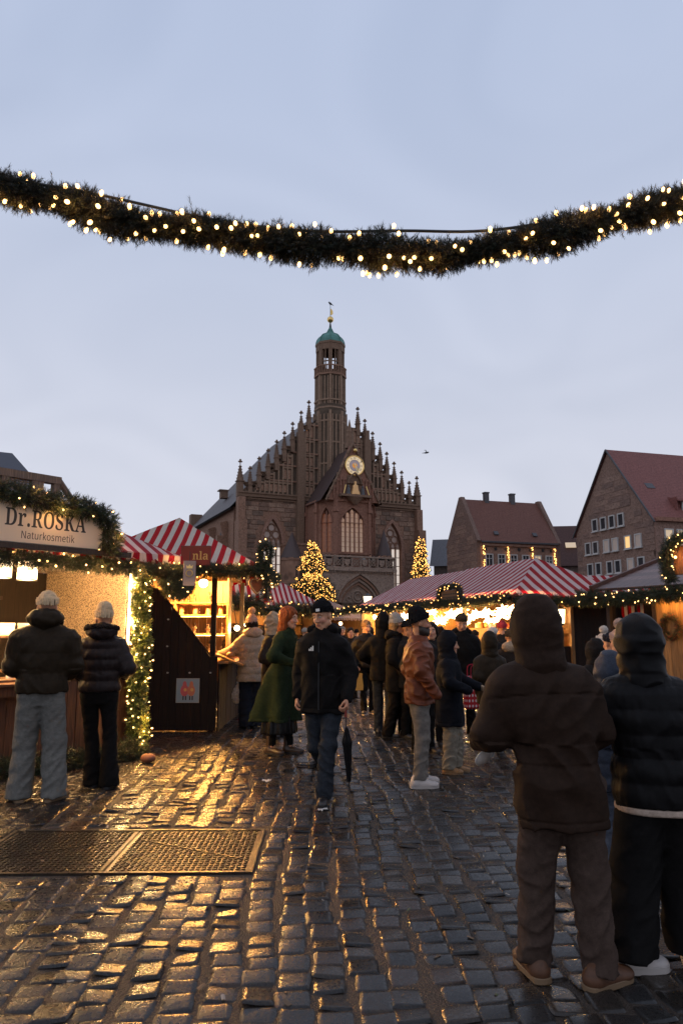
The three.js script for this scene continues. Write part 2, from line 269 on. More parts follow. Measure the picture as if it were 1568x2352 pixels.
{ // steel cover plates set into the cobbles
  const steel = phys({ color: lin(0.050, 0.036, 0.026), metalness: 0.4, roughness: 0.55, roughnessMap: rep(T.rough, 2, 2), map: rep(T.grimy, 1, 1), bumpMap: rep(T.bump, 4, 4), bumpScale: 0.002 });
  const w = plate.x1 - plate.x0, d = plate.z1 - plate.z0, o = thing('cover_plate', 'rusty steel utility cover with two chequered panels sunk into the cobbles', 'utility cover', [(plate.x0 + plate.x1) / 2, 0, (plate.z0 + plate.z1) / 2], rad(1.2));
  part('frame', merge([box(w, 0.03, 0.03, 0, -0.008, d / 2 - 0.015), box(w, 0.03, 0.03, 0, -0.008, -d / 2 + 0.015), box(0.03, 0.03, d - 0.06, -w / 2 + 0.015, -0.008, 0), box(0.03, 0.03, d - 0.06, w / 2 - 0.015, -0.008, 0)]), steel, o);
  const half = (w - 0.06) / 2 - 0.006;
  for (const s of [-1, 1]) {
    const p = part('panel', box(half, 0.02, d - 0.07, s * (half / 2 + 0.006), -0.010, 0), steel, o);
    part('raised_strip', merge([box(0.012, 0.008, 0.95 * d, 0, 0.003, 0, s * 0.98)].map((g) => g.scale(1, 1, 0.86).translate(s * (half / 2 + 0.006), 0, 0))), steel, p);
    const bump = new THREE.BoxGeometry(0.028, 0.008, 0.011), n = 24, m = 22, inst = new THREE.InstancedMesh(bump, steel, n * m); inst.name = 'studs'; inst.userData.kind = 'stuff';
    let k = 0; const q = new THREE.Quaternion(), m4 = new THREE.Matrix4();
    for (let i = 0; i < n; i++) for (let j = 0; j < m; j++) { q.setFromAxisAngle(V(0, 1, 0), ((i + j) % 2 ? 0.75 : -0.75)); m4.compose(V(s * (0.03 + (i + 0.5) / n * (half - 0.04)), 0.003, ((j + 0.5) / m - 0.5) * (d - 0.09)), q, V(1, 1, 1)); inst.setMatrixAt(k++, m4); }
    p.add(inst);
  }
}

// ------------------------------------------------------------------ coursed ashlar: every block a mesh, the smallest in view joined past the limit
const blockGeos = [0, 1, 2, 3].map((k) => { // unit block, its face slightly cushioned
  const c = 0.035, b = [[-0.5, -0.5], [0.5, -0.5], [0.5, 0.5], [-0.5, 0.5]], f = b.map(([x, y]) => [x - Math.sign(x) * c * R(0.6, 1.5), y - Math.sign(y) * c * 1.6 * R(0.6, 1.5)]), z = f.map(() => R(0.8, 1));
  const P = [], U = [], tri = (...p) => p.forEach(([x, y, q]) => { P.push(x, y, q); U.push(x * 0.9 + k * 1.7, y * 0.5 + k); });
  const F = f.map(([x, y], i) => [x, y, z[i]]), B = b.map(([x, y]) => [x, y, 0]), M2 = b.map(([x, y]) => [x, y, 0.55]);
  tri(F[0], F[1], F[2]); tri(F[0], F[2], F[3]);
  for (let i = 0; i < 4; i++) { const j = (i + 1) % 4; tri(M2[i], M2[j], F[j]); tri(M2[i], F[j], F[i]); tri(B[i], B[j], M2[j]); tri(B[i], M2[j], M2[i]); }
  const g = new THREE.BufferGeometry(); g.setAttribute('position', new THREE.Float32BufferAttribute(P, 3)); g.setAttribute('uv', new THREE.Float32BufferAttribute(U, 2)); g.computeVertexNormals(); return g;
});
function ashlar(parent, o) { // o: x0 x1 y0 y1 z, course height, block length, mats, keep(x, y), proud, limit
  const list = []; let y = o.y0;
  while (y < o.y1 - 0.08) {
    const h = Math.min(o.course * R(0.86, 1.14), o.y1 - y); let x = o.x0 + R(-0.5, 0) * o.len;
    while (x < o.x1) {
      const l = o.len * R(0.6, 1.35), a = Math.max(x, o.x0), b = Math.min(x + l, o.x1); x += l;
      if (b - a < 0.12) continue;
      if (o.keep && ![[a, y], [b, y], [a, y + h], [b, y + h], [(a + b) / 2, y + h / 2]].every((p) => o.keep(p[0], p[1]))) continue;
      list.push([(a + b) / 2, y + h / 2, b - a - (o.joint ?? 0.03), h - (o.joint ?? 0.03)]);
    }
    y += h;
  }
  const limit = o.limit ?? 300; list.sort((a, b) => (o.order ? o.order(a) - o.order(b) : 0));
  const rest = [];
  list.forEach(([x, yy, w, h], i) => {
    const d = (o.proud ?? 0.05) * R(0.6, 1.2);
    if (i < limit) { const m = part('stone', blockGeos[i % 4], pick(o.mats), parent); m.position.set(x, yy, o.z); m.scale.set(w, h, d); }
    else rest.push(blockGeos[i % 4].clone().scale(w, h, d).translate(x, yy, o.z));
  });
  if (rest.length) { const m = part('stones', merge(rest), o.mats[0], parent); m.userData.kind = 'stuff'; }
}

// ------------------------------------------------------------------ the church at the head of the square
{
  const church = thing('gothic_church', 'dark red sandstone gothic church with stepped gable, green domed turret and clock', 'church', [-1.12, 0, -95.3], rad(24));
  const sootRecessShade = stone(0.14, 0.098, 0.07, 0.4), ribStone = stone(0.40, 0.265, 0.185, 0.4), soot = M.sootStone, brown = M.brownStone, red = M.redStone, chap = M.chapelStone;  // soot tone deepened with recess shade in the colour, ribs set lighter
  const wallMats = [stone(0.36, 0.225, 0.165), stone(0.28, 0.175, 0.13), stone(0.43, 0.28, 0.205), stone(0.23, 0.155, 0.12)];
  const winL = { x: -8.5, w: 2.6, y0: 4, ys: 12.4, y1: 15.5 }, winR = { x: 8.9, w: 2.9, y0: 4, ys: 12.6, y1: 16.0 };
  // façade wall below the cornice with its two window openings
  const fs = new THREE.Shape([[-13, 0], [13, 0], [13, 18.2], [-13, 18.2]].map((p) => new THREE.Vector2(...p)));
  for (const w of [winL, winR]) { const l = lancet(w.w, w.y0, w.ys, w.y1).getPoints(8).map((p) => new THREE.Vector2(p.x + w.x, p.y)); fs.holes.push(new THREE.Path(l.reverse())); }
  const wall = part('wall', shapeGeo(fs, 1.0), brown, church);
  const inArch = (w, x, y, m) => Math.abs(x - w.x) < w.w / 2 + m && y > w.y0 && (y < w.ys || Math.abs(x - w.x) < (w.w / 2 + m) * Math.pow(Math.max(0, (w.y1 + m - y) / (w.y1 + m - w.ys)), 0.62));
  const free = (x, y) => !inArch(winL, x, y, 0.42) && !inArch(winR, x, y, 0.42);
  ashlar(wall, { x0: -13, x1: -5.3, y0: 5.5, y1: 18.1, z: 0, course: 0.62, len: 1.15, mats: wallMats, keep: free, proud: 0.11, limit: 160, joint: 0.05, order: (s) => -s[1] });
  ashlar(wall, { x0: 5.2, x1: 13, y0: 5.5, y1: 18.1, z: 0, course: 0.62, len: 1.15, mats: wallMats, keep: free, proud: 0.11, limit: 140, joint: 0.05, order: (s) => -s[1] });
  const paneLit = glow(0.92, 0.80, 0.72, 0.62), paneDim = phys({ color: lin(0.22, 0.17, 0.16), roughness: 0.25, emissive: lin(0.5, 0.35, 0.3), emissiveIntensity: 0.12 });
  for (const w of [winL, winR]) {
    const win = node('window', church, [w.x, 0, 0]), n = 4, lw = w.w / n;
    for (let i = 0; i < n; i++) {
      const xc = -w.w / 2 + (i + 0.5) * lw, lowTop = w === winL ? 11.9 : 12.4;
      for (let k = 0; k < 7; k++) { const y0 = 4 + k * (lowTop - 4) / 7, y1 = 4 + (k + 1) * (lowTop - 4) / 7; part('pane', box(lw - 0.2, y1 - y0 - 0.1, 0.05, xc, (y0 + y1) / 2, -0.55), paneLit, win); }
      part('pane', shapeGeo(lancet(lw - 0.18, lowTop, lowTop + 0.2, lowTop + 0.8), 0.05).translate(xc, 0, -0.52), paneDim, win);
    }
    part('pane', shapeGeo(lancet(w.w - 0.1, w.ys - 0.2, w.ys + 0.1, w.y1 - 0.05), 0.05).translate(0, 0, -0.62), paneDim, win);
    const tr = []; for (let i = 0; i <= n; i++) tr.push(box(0.19, w.ys - 4 + 0.6, 0.3, -w.w / 2 + i * lw, (w.ys + 4 + 0.6) / 2, -0.5));
    for (let i = 0; i < n; i++) tr.push(archBand(lw - 0.15, 0.12, w.ys - 0.1, w.ys + 0.65, 0.25).translate(-w.w / 2 + (i + 0.5) * lw, 0, -0.38));
    for (const s of [-1, 1]) tr.push(new THREE.TorusGeometry(0.5, 0.1, 4, 14).translate(s * 0.6, w.ys + 1.1, -0.45));
    tr.push(new THREE.TorusGeometry(0.5, 0.1, 4, 14).translate(0, w.ys + 2.0, -0.45));
    part('tracery', merge(tr), brown, win);
    part('surround', merge([archBand(w.w - 0.1, 0.42, w.ys, w.y1, 0.35).translate(0, 0, 0.16), box(0.42, w.ys - 4, 0.35, -w.w / 2 - 0.16, (w.ys + 4) / 2, -0.01), box(0.42, w.ys - 4, 0.35, w.w / 2 + 0.16, (w.ys + 4) / 2, -0.01)]), red, win);
  }
  part('cornice', merge([box(26.6, 0.45, 0.75, 0, 18.35, 0.12), box(26.4, 0.2, 1.0, 0, 18.66, 0.15), box(26.2, 0.22, 0.3, 0, 17.95, 0.13)]), soot, church);
  // stepped gable: one slab, pinnacles between the steps, string courses, panelled arcades
  const steps = [[13.0, 22.95], [11.7, 22.1], [10.5, 23.5], [9.3, 24.7], [8.15, 26.0], [7.1, 27.3], [5.95, 28.7], [4.75, 30.4], [3.65, 32.0]];
  const top = (i) => steps[i][1] - (i === 0 ? 3.2 : 2.2), out = [[-13, 18.7]];
  for (let i = 0; i < steps.length; i++) { const x = -steps[i][0], nx = i + 1 < steps.length ? -steps[i + 1][0] : -2; out.push([x, top(i) - 0.75], [nx, top(i) - 0.75]); }
  const right = out.map(([x, y]) => [-x, y]).reverse(), gable = part('gable', poly([...out, ...right].reverse(), 0.8), sootRecessShade, church);
  void gable;
  for (const s of [-1, 1]) for (let i = 0; i < steps.length - 1; i++) { // pierced parapets with a cross-shaped opening
    const x0 = steps[i][0], x1 = steps[i + 1][0], xm = (x0 + x1) / 2, y = top(i) - 0.75, w = x0 - x1 + 0.02, sh = new THREE.Shape([[-w / 2, 0], [w / 2, 0], [w / 2, 1.0], [-w / 2, 1.0]].map((p) => new THREE.Vector2(...p)));
    const a = 0.10, b = 0.30, c = [[-a, -b], [a, -b], [a, -a], [b, -a], [b, a], [a, a], [a, b], [-a, b], [-a, a], [-b, a], [-b, -a], [-a, -a]]; sh.holes.push(new THREE.Path(c.map(([p, q]) => new THREE.Vector2(p, q + 0.5)).reverse()));
    part('parapet', merge([shapeGeo(sh, 0.3).translate(s * xm, y, -0.2), box(w, 0.14, 0.5, s * xm, y + 1.06, -0.3)]), soot, church);
  }
  const pin = (h, w) => { // square shaft, four little gables, crocketed spirelet, cross-shaped finial
    const l = [box(w, h * 0.42, w, 0, h * 0.21, 0), box(w * 1.35, 0.12, w * 1.35, 0, h * 0.42, 0), new THREE.CylinderGeometry(0.03, w * 0.72, h * 0.48, 4).rotateY(Math.PI / 4).translate(0, h * 0.66, 0)];
    for (let k = 1; k < 6; k++) { const t = k / 6.2, r = w * 0.62 * (1 - t) + 0.06; for (let q = 0; q < 4; q++) { const a = q * Math.PI / 2 + Math.PI / 4; l.push(box(0.13, 0.13, 0.13, Math.cos(a) * r, h * (0.43 + 0.47 * t), Math.sin(a) * r, a)); } }
    l.push(box(0.10, h * 0.1, 0.10, 0, h * 0.93, 0), box(0.52, 0.16, 0.2, 0, h * 0.945, 0), box(0.2, 0.16, 0.52, 0, h * 0.945, 0), box(0.2, 0.24, 0.2, 0, h * 0.985, 0));
    return merge(l);
  };
  const pinGeo = pin(4.1, 0.52), pinBig = pin(4.9, 0.75);
  for (const s of [-1, 1]) steps.forEach(([x, t], i) => { const m = part('pinnacle', i ? pinGeo : pinBig, soot, church); m.position.set(s * x, t - (i ? 4.1 : 4.9), i ? 0.1 : 0.0); });
  part('string_course', merge([20.6, 22.7, 24.6, 26.6, 28.6].flatMap((y) => { const e = steps.findIndex((q, i) => top(i) - 0.8 > y), x = e < 0 ? 3.4 : steps[Math.max(0, e)][0] - 0.1; return x < 3 ? [] : [-1, 1].map((s) => box(x - 2.3, 0.2, 0.3, s * (x + 2.3) / 2, y, 0.12)); })), brown, church);
  const heads = [], panel = [];
  for (const s of [-1, 1]) for (let x = 2.9; x < 12.6; x += 0.62) {
    if (Math.abs(x - 4.9) < 0.65) continue;
    let e = 0; for (let i = 0; i < steps.length; i++) if (x <= steps[i][0]) e = i;
    const tp = top(e) - 0.85; heads.push(box(0.17, tp - 18.8, 0.34, s * x, (tp + 18.8) / 2, 0.12));
    const rows = [18.8, 20.6, 22.7, 24.6, 26.6, 28.6, 30.2].filter((y) => y < tp - 0.8);
    rows.forEach((y, i) => { const t = Math.min(rows[i + 1] ?? tp, tp), h = t - y; heads.push(box(0.44, 0.26, 0.22, s * (x + 0.31), t - 0.28, 0.08)); if (rnd() < 0.8) panel.push(box(0.40, h - 0.85, 0.06, s * (x + 0.31), y + 0.16 + (h - 0.55) / 2, 0.03)); });
  }
  part('arcade', merge(heads), ribStone, church).userData.kind = 'stuff';
  part('panelling', merge(panel), stone(0.50, 0.30, 0.21), church).userData.kind = 'stuff';
  for (const s of [-1, 1]) { // tall piers and corner buttresses
    part('pier', merge([box(0.95, 27.4, 0.9, s * 4.9, 13.7, 0.35), box(0.6, 1.4, 0.7, s * 4.9, 28, 0.3)]), soot, church);
    part('buttress', merge([box(1.1, 15, 1.9, s * 12.9, 7.5, 0.6), box(0.9, 3.2, 1.2, s * 12.9, 16.4, 0.3)]), brown, church);
  }
  // the stair tower: octagon, panelled shaft, open belfry, copper dome
  const oct = (r, h, y) => new THREE.CylinderGeometry(r, r, h, 8).rotateY(Math.PI / 8).translate(0, y + h / 2, 0);
  const tower = node('tower', church, [-0.1, 0, -0.9]);
  part('shaft', merge([oct(2.22, 13.3, 17.5), oct(2.2, 1.2, 30.6), oct(2.06, 4.6, 31.6)]), sootRecessShade, tower);
  const ribs = []; for (let f = 0; f < 8; f++) {
    const a = f * Math.PI / 4, ca = Math.cos(a + Math.PI / 8), sa = Math.sin(a + Math.PI / 8);
    ribs.push(box(0.36, 13.2, 0.36, ca * 2.2, 24.2, sa * 2.2, -a - Math.PI / 8), box(0.28, 4.4, 0.28, ca * 2.02, 33.9, sa * 2.02, -a - Math.PI / 8));
    for (const t of [-0.5, 0, 0.5]) { const nx = Math.cos(a), nz = Math.sin(a); ribs.push(box(0.12, 4.0, 0.13, nx * 1.95 - nz * t * 1.0, 33.8, nz * 1.95 + nx * t * 1.0, -a), box(0.14, 12.6, 0.16, nx * 2.1 - nz * t * 1.1, 24.0, nz * 2.1 + nx * t * 1.1, -a)); }
    for (const y of [20.6, 23.4, 26.4, 29.4, 31.3, 32.4]) { const r = y > 31 ? 2.12 : 2.2; ribs.push(box(0.2, 0.22, r * 0.8, Math.cos(a) * r * 0.935, y, Math.sin(a) * r * 0.935, -a)); }
  }
  part('ribs', merge(ribs), ribStone, tower);
  part('gallery', merge([oct(2.27, 0.28, 36.0), ...[...Array(8)].flatMap((_, f) => { const a = f * Math.PI / 4, nx = Math.cos(a), nz = Math.sin(a); return [box(0.14, 0.16, 1.72, nx * 2.06, 37.3, nz * 2.06, -a), ...[-0.7, -0.35, 0, 0.35, 0.7].map((t) => box(0.1, 1.0, 0.1, nx * 2.06 - nz * t, 36.75, nz * 2.06 + nx * t, -a))]; })]), brown, tower);
  const bel = []; for (let f = 0; f < 8; f++) {
    const a = f * Math.PI / 4 + Math.PI / 8; bel.push(box(0.52, 4.4, 0.52, Math.cos(a) * 1.72, 38.4, Math.sin(a) * 1.72, -a));
    const b = f * Math.PI / 4, nx = Math.cos(b), nz = Math.sin(b); bel.push(box(0.3, 1.0, 1.5, nx * 1.74, 40.2, nz * 1.74, -b), box(0.14, 4.0, 0.13, nx * 1.72, 38.2, nz * 1.72, -b), box(0.12, 0.16, 1.3, nx * 1.72, 38.0, nz * 1.72, -b), box(0.12, 0.5, 1.3, nx * 1.72, 36.5, nz * 1.72, -b));
    if (f === 0 || f === 1 || f === 4 || f === 5) bel.push(box(0.12, 3.8, 1.3, nx * 1.6, 38.4, nz * 1.6, -b));
  }
  part('belfry', merge([...bel, oct(2.12, 0.3, 40.6), oct(2.0, 0.15, 40.45)]), soot, tower);
  part('dome', new THREE.LatheGeometry([[2.02, 40.9], [1.98, 41.25], [1.78, 41.75], [1.35, 42.2], [0.85, 42.45], [0.5, 42.75], [0.3, 43.1], [0.2, 43.5]].map((p) => new THREE.Vector2(...p)), 8, Math.PI / 8), M.copper, tower);
  part('dome_ribs', merge([...Array(8)].map((_, f) => { const a = f * Math.PI / 4 + Math.PI / 8; return tube([[2.04, 40.9], [2.0, 41.25], [1.8, 41.75], [1.37, 42.2], [0.87, 42.47], [0.5, 42.78], [0.25, 43.3]].map(([r, y]) => V(Math.cos(a) * r, y, Math.sin(a) * r)), 0.05, 12, 4); })), M.copper, tower);
  part('spire', new THREE.CylinderGeometry(0.05, 0.22, 1.3, 8).translate(0, 43.9, 0), M.iron, tower);
  part('gilt_ball', new THREE.SphereGeometry(0.46, 20, 14).translate(0, 44.75, 0), M.gold, tower);
  part('rod', cyl(0.035, 0.045, 2.0, 0, 45.9, 0, 6), M.iron, tower);
  part('weather_vane', poly([[0, 45.5], [0.18, 45.45], [0.42, 45.7], [0.38, 46.1], [0.2, 46.35], [0.02, 46.4]], 0.05), M.gold, tower);
  // nave behind the gable
  const nave = node('nave', church, [0, 0, -0.9]), slope = (x0, y0, x1, y1, z0, z1) => cloth(V(x0, y0, z0), V(x0, y0, z1), V(x1, y1, z1), V(x1, y1, z0), 4, 4, 0, 0);
  const tileM = std({ color: lin(0.105, 0.085, 0.085), roughness: 0.6, map: rep(T.grimy, 0.3, 0.3), side: THREE.DoubleSide, bumpMap: rep(T.bump, 1, 4), bumpScale: 0.03 });
  part('nave_roof', merge([slope(-14.0, 16.8, 0, 32.3, 0, -26), slope(14.0, 16.8, 0, 32.3, 0, -26), slope(-13.9, 16.6, 0, 32.1, 0, -26), slope(13.9, 16.6, 0, 32.1, 0, -26)]), tileM, nave);
  part('side_wall', merge([box(0.8, 17, 25, -12.9, 8.5, -13), box(0.8, 17, 25, 12.9, 8.5, -13), box(25, 17, 0.8, 0, 8.5, -25.8), poly([[-13, 17], [13, 17], [0, 31.9]], 0.4).translate(0, 0, -25.6)]), brown, nave);
  for (const z of [-3.5, -10, -17, -24]) part('buttress', merge([box(1.7, 13.5, 0.9, -13.9, 6.75, z), box(1.0, 2.4, 0.8, -13.6, 14.2, z, 0, 0, 0.3)]), brown, nave);
  for (const z of [-6.8, -13.5, -20.4]) part('window', shapeGeo(lancet(1.7, 5, 12, 14.6), 0.1).rotateY(-Math.PI / 2).translate(-13.34, 0, z), M.black, nave);
  part('dormer', merge([box(1.0, 1.1, 1.2, -11.2, 21.0, -14), box(1.4, 0.15, 1.5, -11.3, 21.6, -14)]), soot, nave);
  part('chimney', box(1.8, 2.6, 1.6, -12.6, 18.3, -26), soot, nave);
  // clock gable over the projecting chapel
  const ch = node('clock_chapel', church);
  part('chapel_wall', poly([[-4.0, 8.5], [4.0, 8.5], [4.0, 17.4], [-4.0, 17.4]], 0.4).translate(0, 0, 0.6), chap, ch);
  const side = (x0, z0, x1, z1) => { const l = Math.hypot(x1 - x0, z1 - z0), a = Math.atan2(-(z1 - z0), x1 - x0); return [l, a, (x0 + x1) / 2, (z0 + z1) / 2]; };
  for (const [x0, z0, x1, z1, lit] of [[-4.0, 0.6, -4.0, 4.0, 0], [-4.0, 4.0, -2.3, 6.2, 1], [-2.3, 6.2, 2.3, 6.2, 2], [2.3, 6.2, 4.0, 4.0, 1], [4.0, 4.0, 4.0, 0.6, 0]]) {
    const [l, a, xm, zm] = side(x0, z0, x1, z1), bay = new THREE.Group(); bay.name = 'bay'; bay.position.set(xm, 0, zm); bay.rotation.y = a;
    const s = new THREE.Shape([[-l / 2, 8.4], [l / 2, 8.4], [l / 2, 17.5], [-l / 2, 17.5]].map((p) => new THREE.Vector2(...p))), ww = l * (lit === 2 ? 0.68 : 0.56);
    if (lit) s.holes.push(new THREE.Path(lancet(ww, 10.9, 14.6, 16.6).getPoints(8).reverse()));
    const g = [shapeGeo(s, 0.35)];
    if (lit) g.push(archBand(ww, 0.16, 14.6, 16.6, 0.2).translate(0, 0, 0.1), box(l, 0.2, 0.3, 0, 10.75, 0.05));
    g.push(box(l + 0.2, 0.3, 0.4, 0, 17.45, 0.02), box(0.34, 9, 0.5, -l / 2, 13, 0.02), box(0.34, 9, 0.5, l / 2, 13, 0.02), box(0.5, 0.5, 0.7, -l / 2, 16.2, 0.1), box(0.5, 0.5, 0.7, l / 2, 16.2, 0.1));
    bay.updateMatrix(); for (const q of g) q.applyMatrix4(bay.matrix);
    part('bay', merge(g), chap, ch);
    if (!lit) continue;
    const glass = lit === 2
      ? std({ color: lin(0.3, 0.25, 0.2), roughness: 0.3, emissive: lin(1, 1, 1), emissiveIntensity: 0.62, emissiveMap: tex(128, 256, (u, v) => { const a = fbm(u, v, 5, 3), b = tn(u, v, 13, 2), k = 0.62 + 0.24 * a + 0.25 * b; return [k * 0.95, k * lerp(0.66, 0.78, 1 - v), k * lerp(0.46, 0.66, 1 - v)]; }) })
      : std({ color: lin(0.2, 0.1, 0.05), roughness: 0.3, emissive: lin(1, 1, 1), emissiveIntensity: 0.22, emissiveMap: tex(64, 128, (u, v) => { const k = 0.55 + 0.4 * tn(u, v, 9, 5); return [k, k * 0.48, k * 0.2]; }) });
    const n = lit === 2 ? 5 : 2, lw = ww / n, w = node('window', ch); w.name = 'chapel_window';
    const list = [], glassG = [], bars = [];
    for (let i = 0; i < n; i++) { const xc = -ww / 2 + (i + 0.5) * lw, tp = 16.4 - 1.6 * Math.pow(Math.abs(xc) / (ww / 2), 1.6); const q = shapeGeo(lancet(lw - 0.14, 10.95, tp - 0.5, tp), 0.05).translate(xc, 0, -0.2); const uv = q.attributes.uv; for (let k = 0; k < uv.count; k++) uv.setXY(k, uv.getX(k) / 3, (uv.getY(k) - 11) / 6); glassG.push(q); }
    for (let i = 0; i <= n; i++) list.push(box(0.17, 5.4, 0.22, -ww / 2 + i * lw, 13.5, -0.18));
    for (let y = 11.6; y < 16; y += 0.62) bars.push(box(ww, 0.035, 0.04, 0, y, -0.17));
    for (const q of [...list, ...glassG, ...bars]) q.applyMatrix4(bay.matrix);
    // a window is frame and panes under the chapel: kept as sub-parts
    ch.remove(w); glassG.forEach((q) => part('pane', q, glass, ch)); part('window_frame', merge([...list, ...bars]), chap, ch);
  }
  part('chapel_gable', poly([[-3.5, 17.4], [3.5, 17.4], [0.35, 24.6], [-0.35, 24.6]], 0.5).translate(0, 0, 6.35), chap, ch);
  part('gable_coping', merge([-1, 1].flatMap((s) => [bar(V(s * 3.7, 17.3, 6.4), V(0, 24.9, 6.4), 0.17, 4), ...[...Array(7)].map((_, k) => box(0.3, 0.34, 0.3, s * (3.5 - k * 0.46), 17.8 + k * 0.98, 6.45))])), M.sootStone, ch);
  const blind = []; for (let x = -2.7; x <= 2.71; x += 0.45) { const tp = Math.min(20.4, 17.6 + (3.5 - Math.abs(x)) * 2.1); if (Math.abs(x) > 1.2 || tp < 18) blind.push(box(0.13, tp - 17.6, 0.2, x, (tp + 17.6) / 2, 6.45), box(0.3, 0.3, 0.16, x + 0.2, tp - 0.2, 6.42)); }
  part('blind_tracery', merge(blind), chap, ch);
  part('chapel_roof', merge([cloth(V(-4.3, 17.3, 6.0), V(-4.3, 17.3, 0.2), V(0, 24.5, 0.2), V(0, 24.5, 6.0), 4, 4, -0.1, 0), cloth(V(4.3, 17.3, 0.2), V(4.3, 17.3, 6.0), V(0, 24.5, 6.0), V(0, 24.5, 0.2), 4, 4, -0.1, 0)]), std({ color: lin(0.085, 0.05, 0.045), roughness: 0.7, map: rep(T.grimy, 0.4, 0.4), side: THREE.DoubleSide }), ch);
  part('ridge_turret', merge([cyl(0.5, 0.62, 1.6, 0, 25.3, 5.3, 8), cyl(0.04, 0.5, 2.4, 0, 27.2, 5.3, 8), cyl(0.42, 0.42, 0.9, 0, 26.3, 5.3, 8)]), M.sootStone, ch);
  part('balcony_floor', box(9.7, 0.3, 8.0, 0, 8.6, 4.3), M.palestone, ch);
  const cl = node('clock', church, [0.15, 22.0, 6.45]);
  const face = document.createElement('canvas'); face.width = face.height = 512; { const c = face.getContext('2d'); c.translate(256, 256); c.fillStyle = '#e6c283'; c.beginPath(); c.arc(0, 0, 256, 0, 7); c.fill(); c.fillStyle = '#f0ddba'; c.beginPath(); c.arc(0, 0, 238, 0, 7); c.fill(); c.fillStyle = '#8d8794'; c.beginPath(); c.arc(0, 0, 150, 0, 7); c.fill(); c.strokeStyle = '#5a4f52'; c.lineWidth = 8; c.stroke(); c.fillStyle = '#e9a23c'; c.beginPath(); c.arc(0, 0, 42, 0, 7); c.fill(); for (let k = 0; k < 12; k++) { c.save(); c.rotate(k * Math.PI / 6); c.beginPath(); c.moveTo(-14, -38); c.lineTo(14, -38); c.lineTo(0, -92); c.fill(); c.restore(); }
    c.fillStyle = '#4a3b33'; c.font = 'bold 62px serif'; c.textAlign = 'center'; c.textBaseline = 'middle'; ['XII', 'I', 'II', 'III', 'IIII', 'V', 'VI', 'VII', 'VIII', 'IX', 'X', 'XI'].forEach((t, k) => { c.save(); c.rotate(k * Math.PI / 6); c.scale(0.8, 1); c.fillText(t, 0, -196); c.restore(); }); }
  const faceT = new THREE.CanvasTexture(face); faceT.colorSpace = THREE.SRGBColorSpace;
  part('added_glow_dial', new THREE.CircleGeometry(1.26, 40), std({ color: lin(0.8, 0.8, 0.8), map: faceT, roughness: 0.6, emissive: lin(1, 0.88, 0.72), emissiveMap: faceT, emissiveIntensity: 0.5 }), cl).position.z = 0.12;  // emission on the dial stands in for floodlight falling on it
  part('rim', new THREE.TorusGeometry(1.28, 0.08, 6, 40).translate(0, 0, 0.1), M.gold, cl);
  const hand = (len, a) => merge([box(0.12, len, 0.04, 0, len * 0.38, 0.22), poly([[-0.22, len * 0.72], [0, len * 1.02], [0.22, len * 0.72], [0, len * 0.6]], 0.04).translate(0, 0, 0.24), new THREE.CylinderGeometry(0.12, 0.12, 0.05, 10).rotateX(Math.PI / 2).translate(0, -len * 0.12, 0.22)]).rotateZ(-a);
  part('hand', hand(0.86, rad(141)), std({ color: lin(0.85, 0.62, 0.25), roughness: 0.4, metalness: 0.3 }), cl);
  part('hand', hand(1.1, rad(160)).translate(0, 0, 0.04), std({ color: lin(0.9, 0.75, 0.45), roughness: 0.4, metalness: 0.3 }), cl);
  part('moon_ball', new THREE.SphereGeometry(0.26, 14, 10).translate(0, 1.95, 0.25), M.gold, cl);
  // figure bay under the clock
  const fig = node('figure_stage', church, [0.1, 0, 6.5]);
  part('ledge', merge([box(4.2, 0.3, 0.9, 0, 18.0, 0.3), new THREE.CylinderGeometry(1.3, 0.25, 0.9, 8).scale(1, 1, 0.5).translate(0, 17.4, 0.2)]), M.sootStone, fig);
  part('niche', merge([box(1.9, 2.6, 0.1, 0, 19.4, -0.06), archBand(1.7, 0.16, 19.6, 20.9, 0.5).translate(0, 0, 0.35)]), M.sootStone, fig);
  part('seated_figure', new THREE.LatheGeometry([[0.02, 1.75], [0.16, 1.68], [0.18, 1.5], [0.1, 1.36], [0.36, 1.2], [0.42, 0.8], [0.5, 0.5], [0.62, 0.3], [0.66, 0]].map((p) => new THREE.Vector2(...p)), 14).scale(1, 1, 0.7).translate(0, 18.16, 0.35), std({ color: lin(0.75, 0.42, 0.17), roughness: 0.45, metalness: 0.4 }), fig);
  for (const s of [-1, 1]) { part('herald', new THREE.LatheGeometry([[0.02, 1.2], [0.13, 1.14], [0.14, 1.0], [0.08, 0.92], [0.22, 0.8], [0.24, 0.4], [0.32, 0]].map((p) => new THREE.Vector2(...p)), 10).translate(s * 1.0, 18.16, 0.4), M.slate, fig); part('horn', bar(V(s * 1.75, 18.15, 0.7), V(s * 1.42, 19.3, 0.55), 0.06), M.gold, fig); }
  // porch block below: balustrade with pierced panels, great pointed portal
  const po = node('porch', church), ps = new THREE.Shape([[-4.75, 0], [4.75, 0], [4.75, 8.7], [-4.75, 8.7]].map((p) => new THREE.Vector2(...p)));
  ps.holes.push(new THREE.Path(lancet(6.0, 0.2, 4.6, 8.0).getPoints(10).reverse()));
  part('porch_wall', merge([shapeGeo(ps, 0.8).translate(0, 0, 8.3), box(0.6, 8.7, 7.4, -4.45, 4.35, 3.9), box(0.6, 8.7, 7.4, 4.45, 4.35, 3.9)]), M.palestone, po);
  for (let k = 0; k < 4; k++) part('archivolt', archBand(6.0 - k * 0.62, 0.26, 4.6 - k * 0.05, 8.0 - k * 0.42, 0.3).translate(0, 0, 8.36 - k * 0.2), k % 2 ? M.brownStone : M.palestone, po);
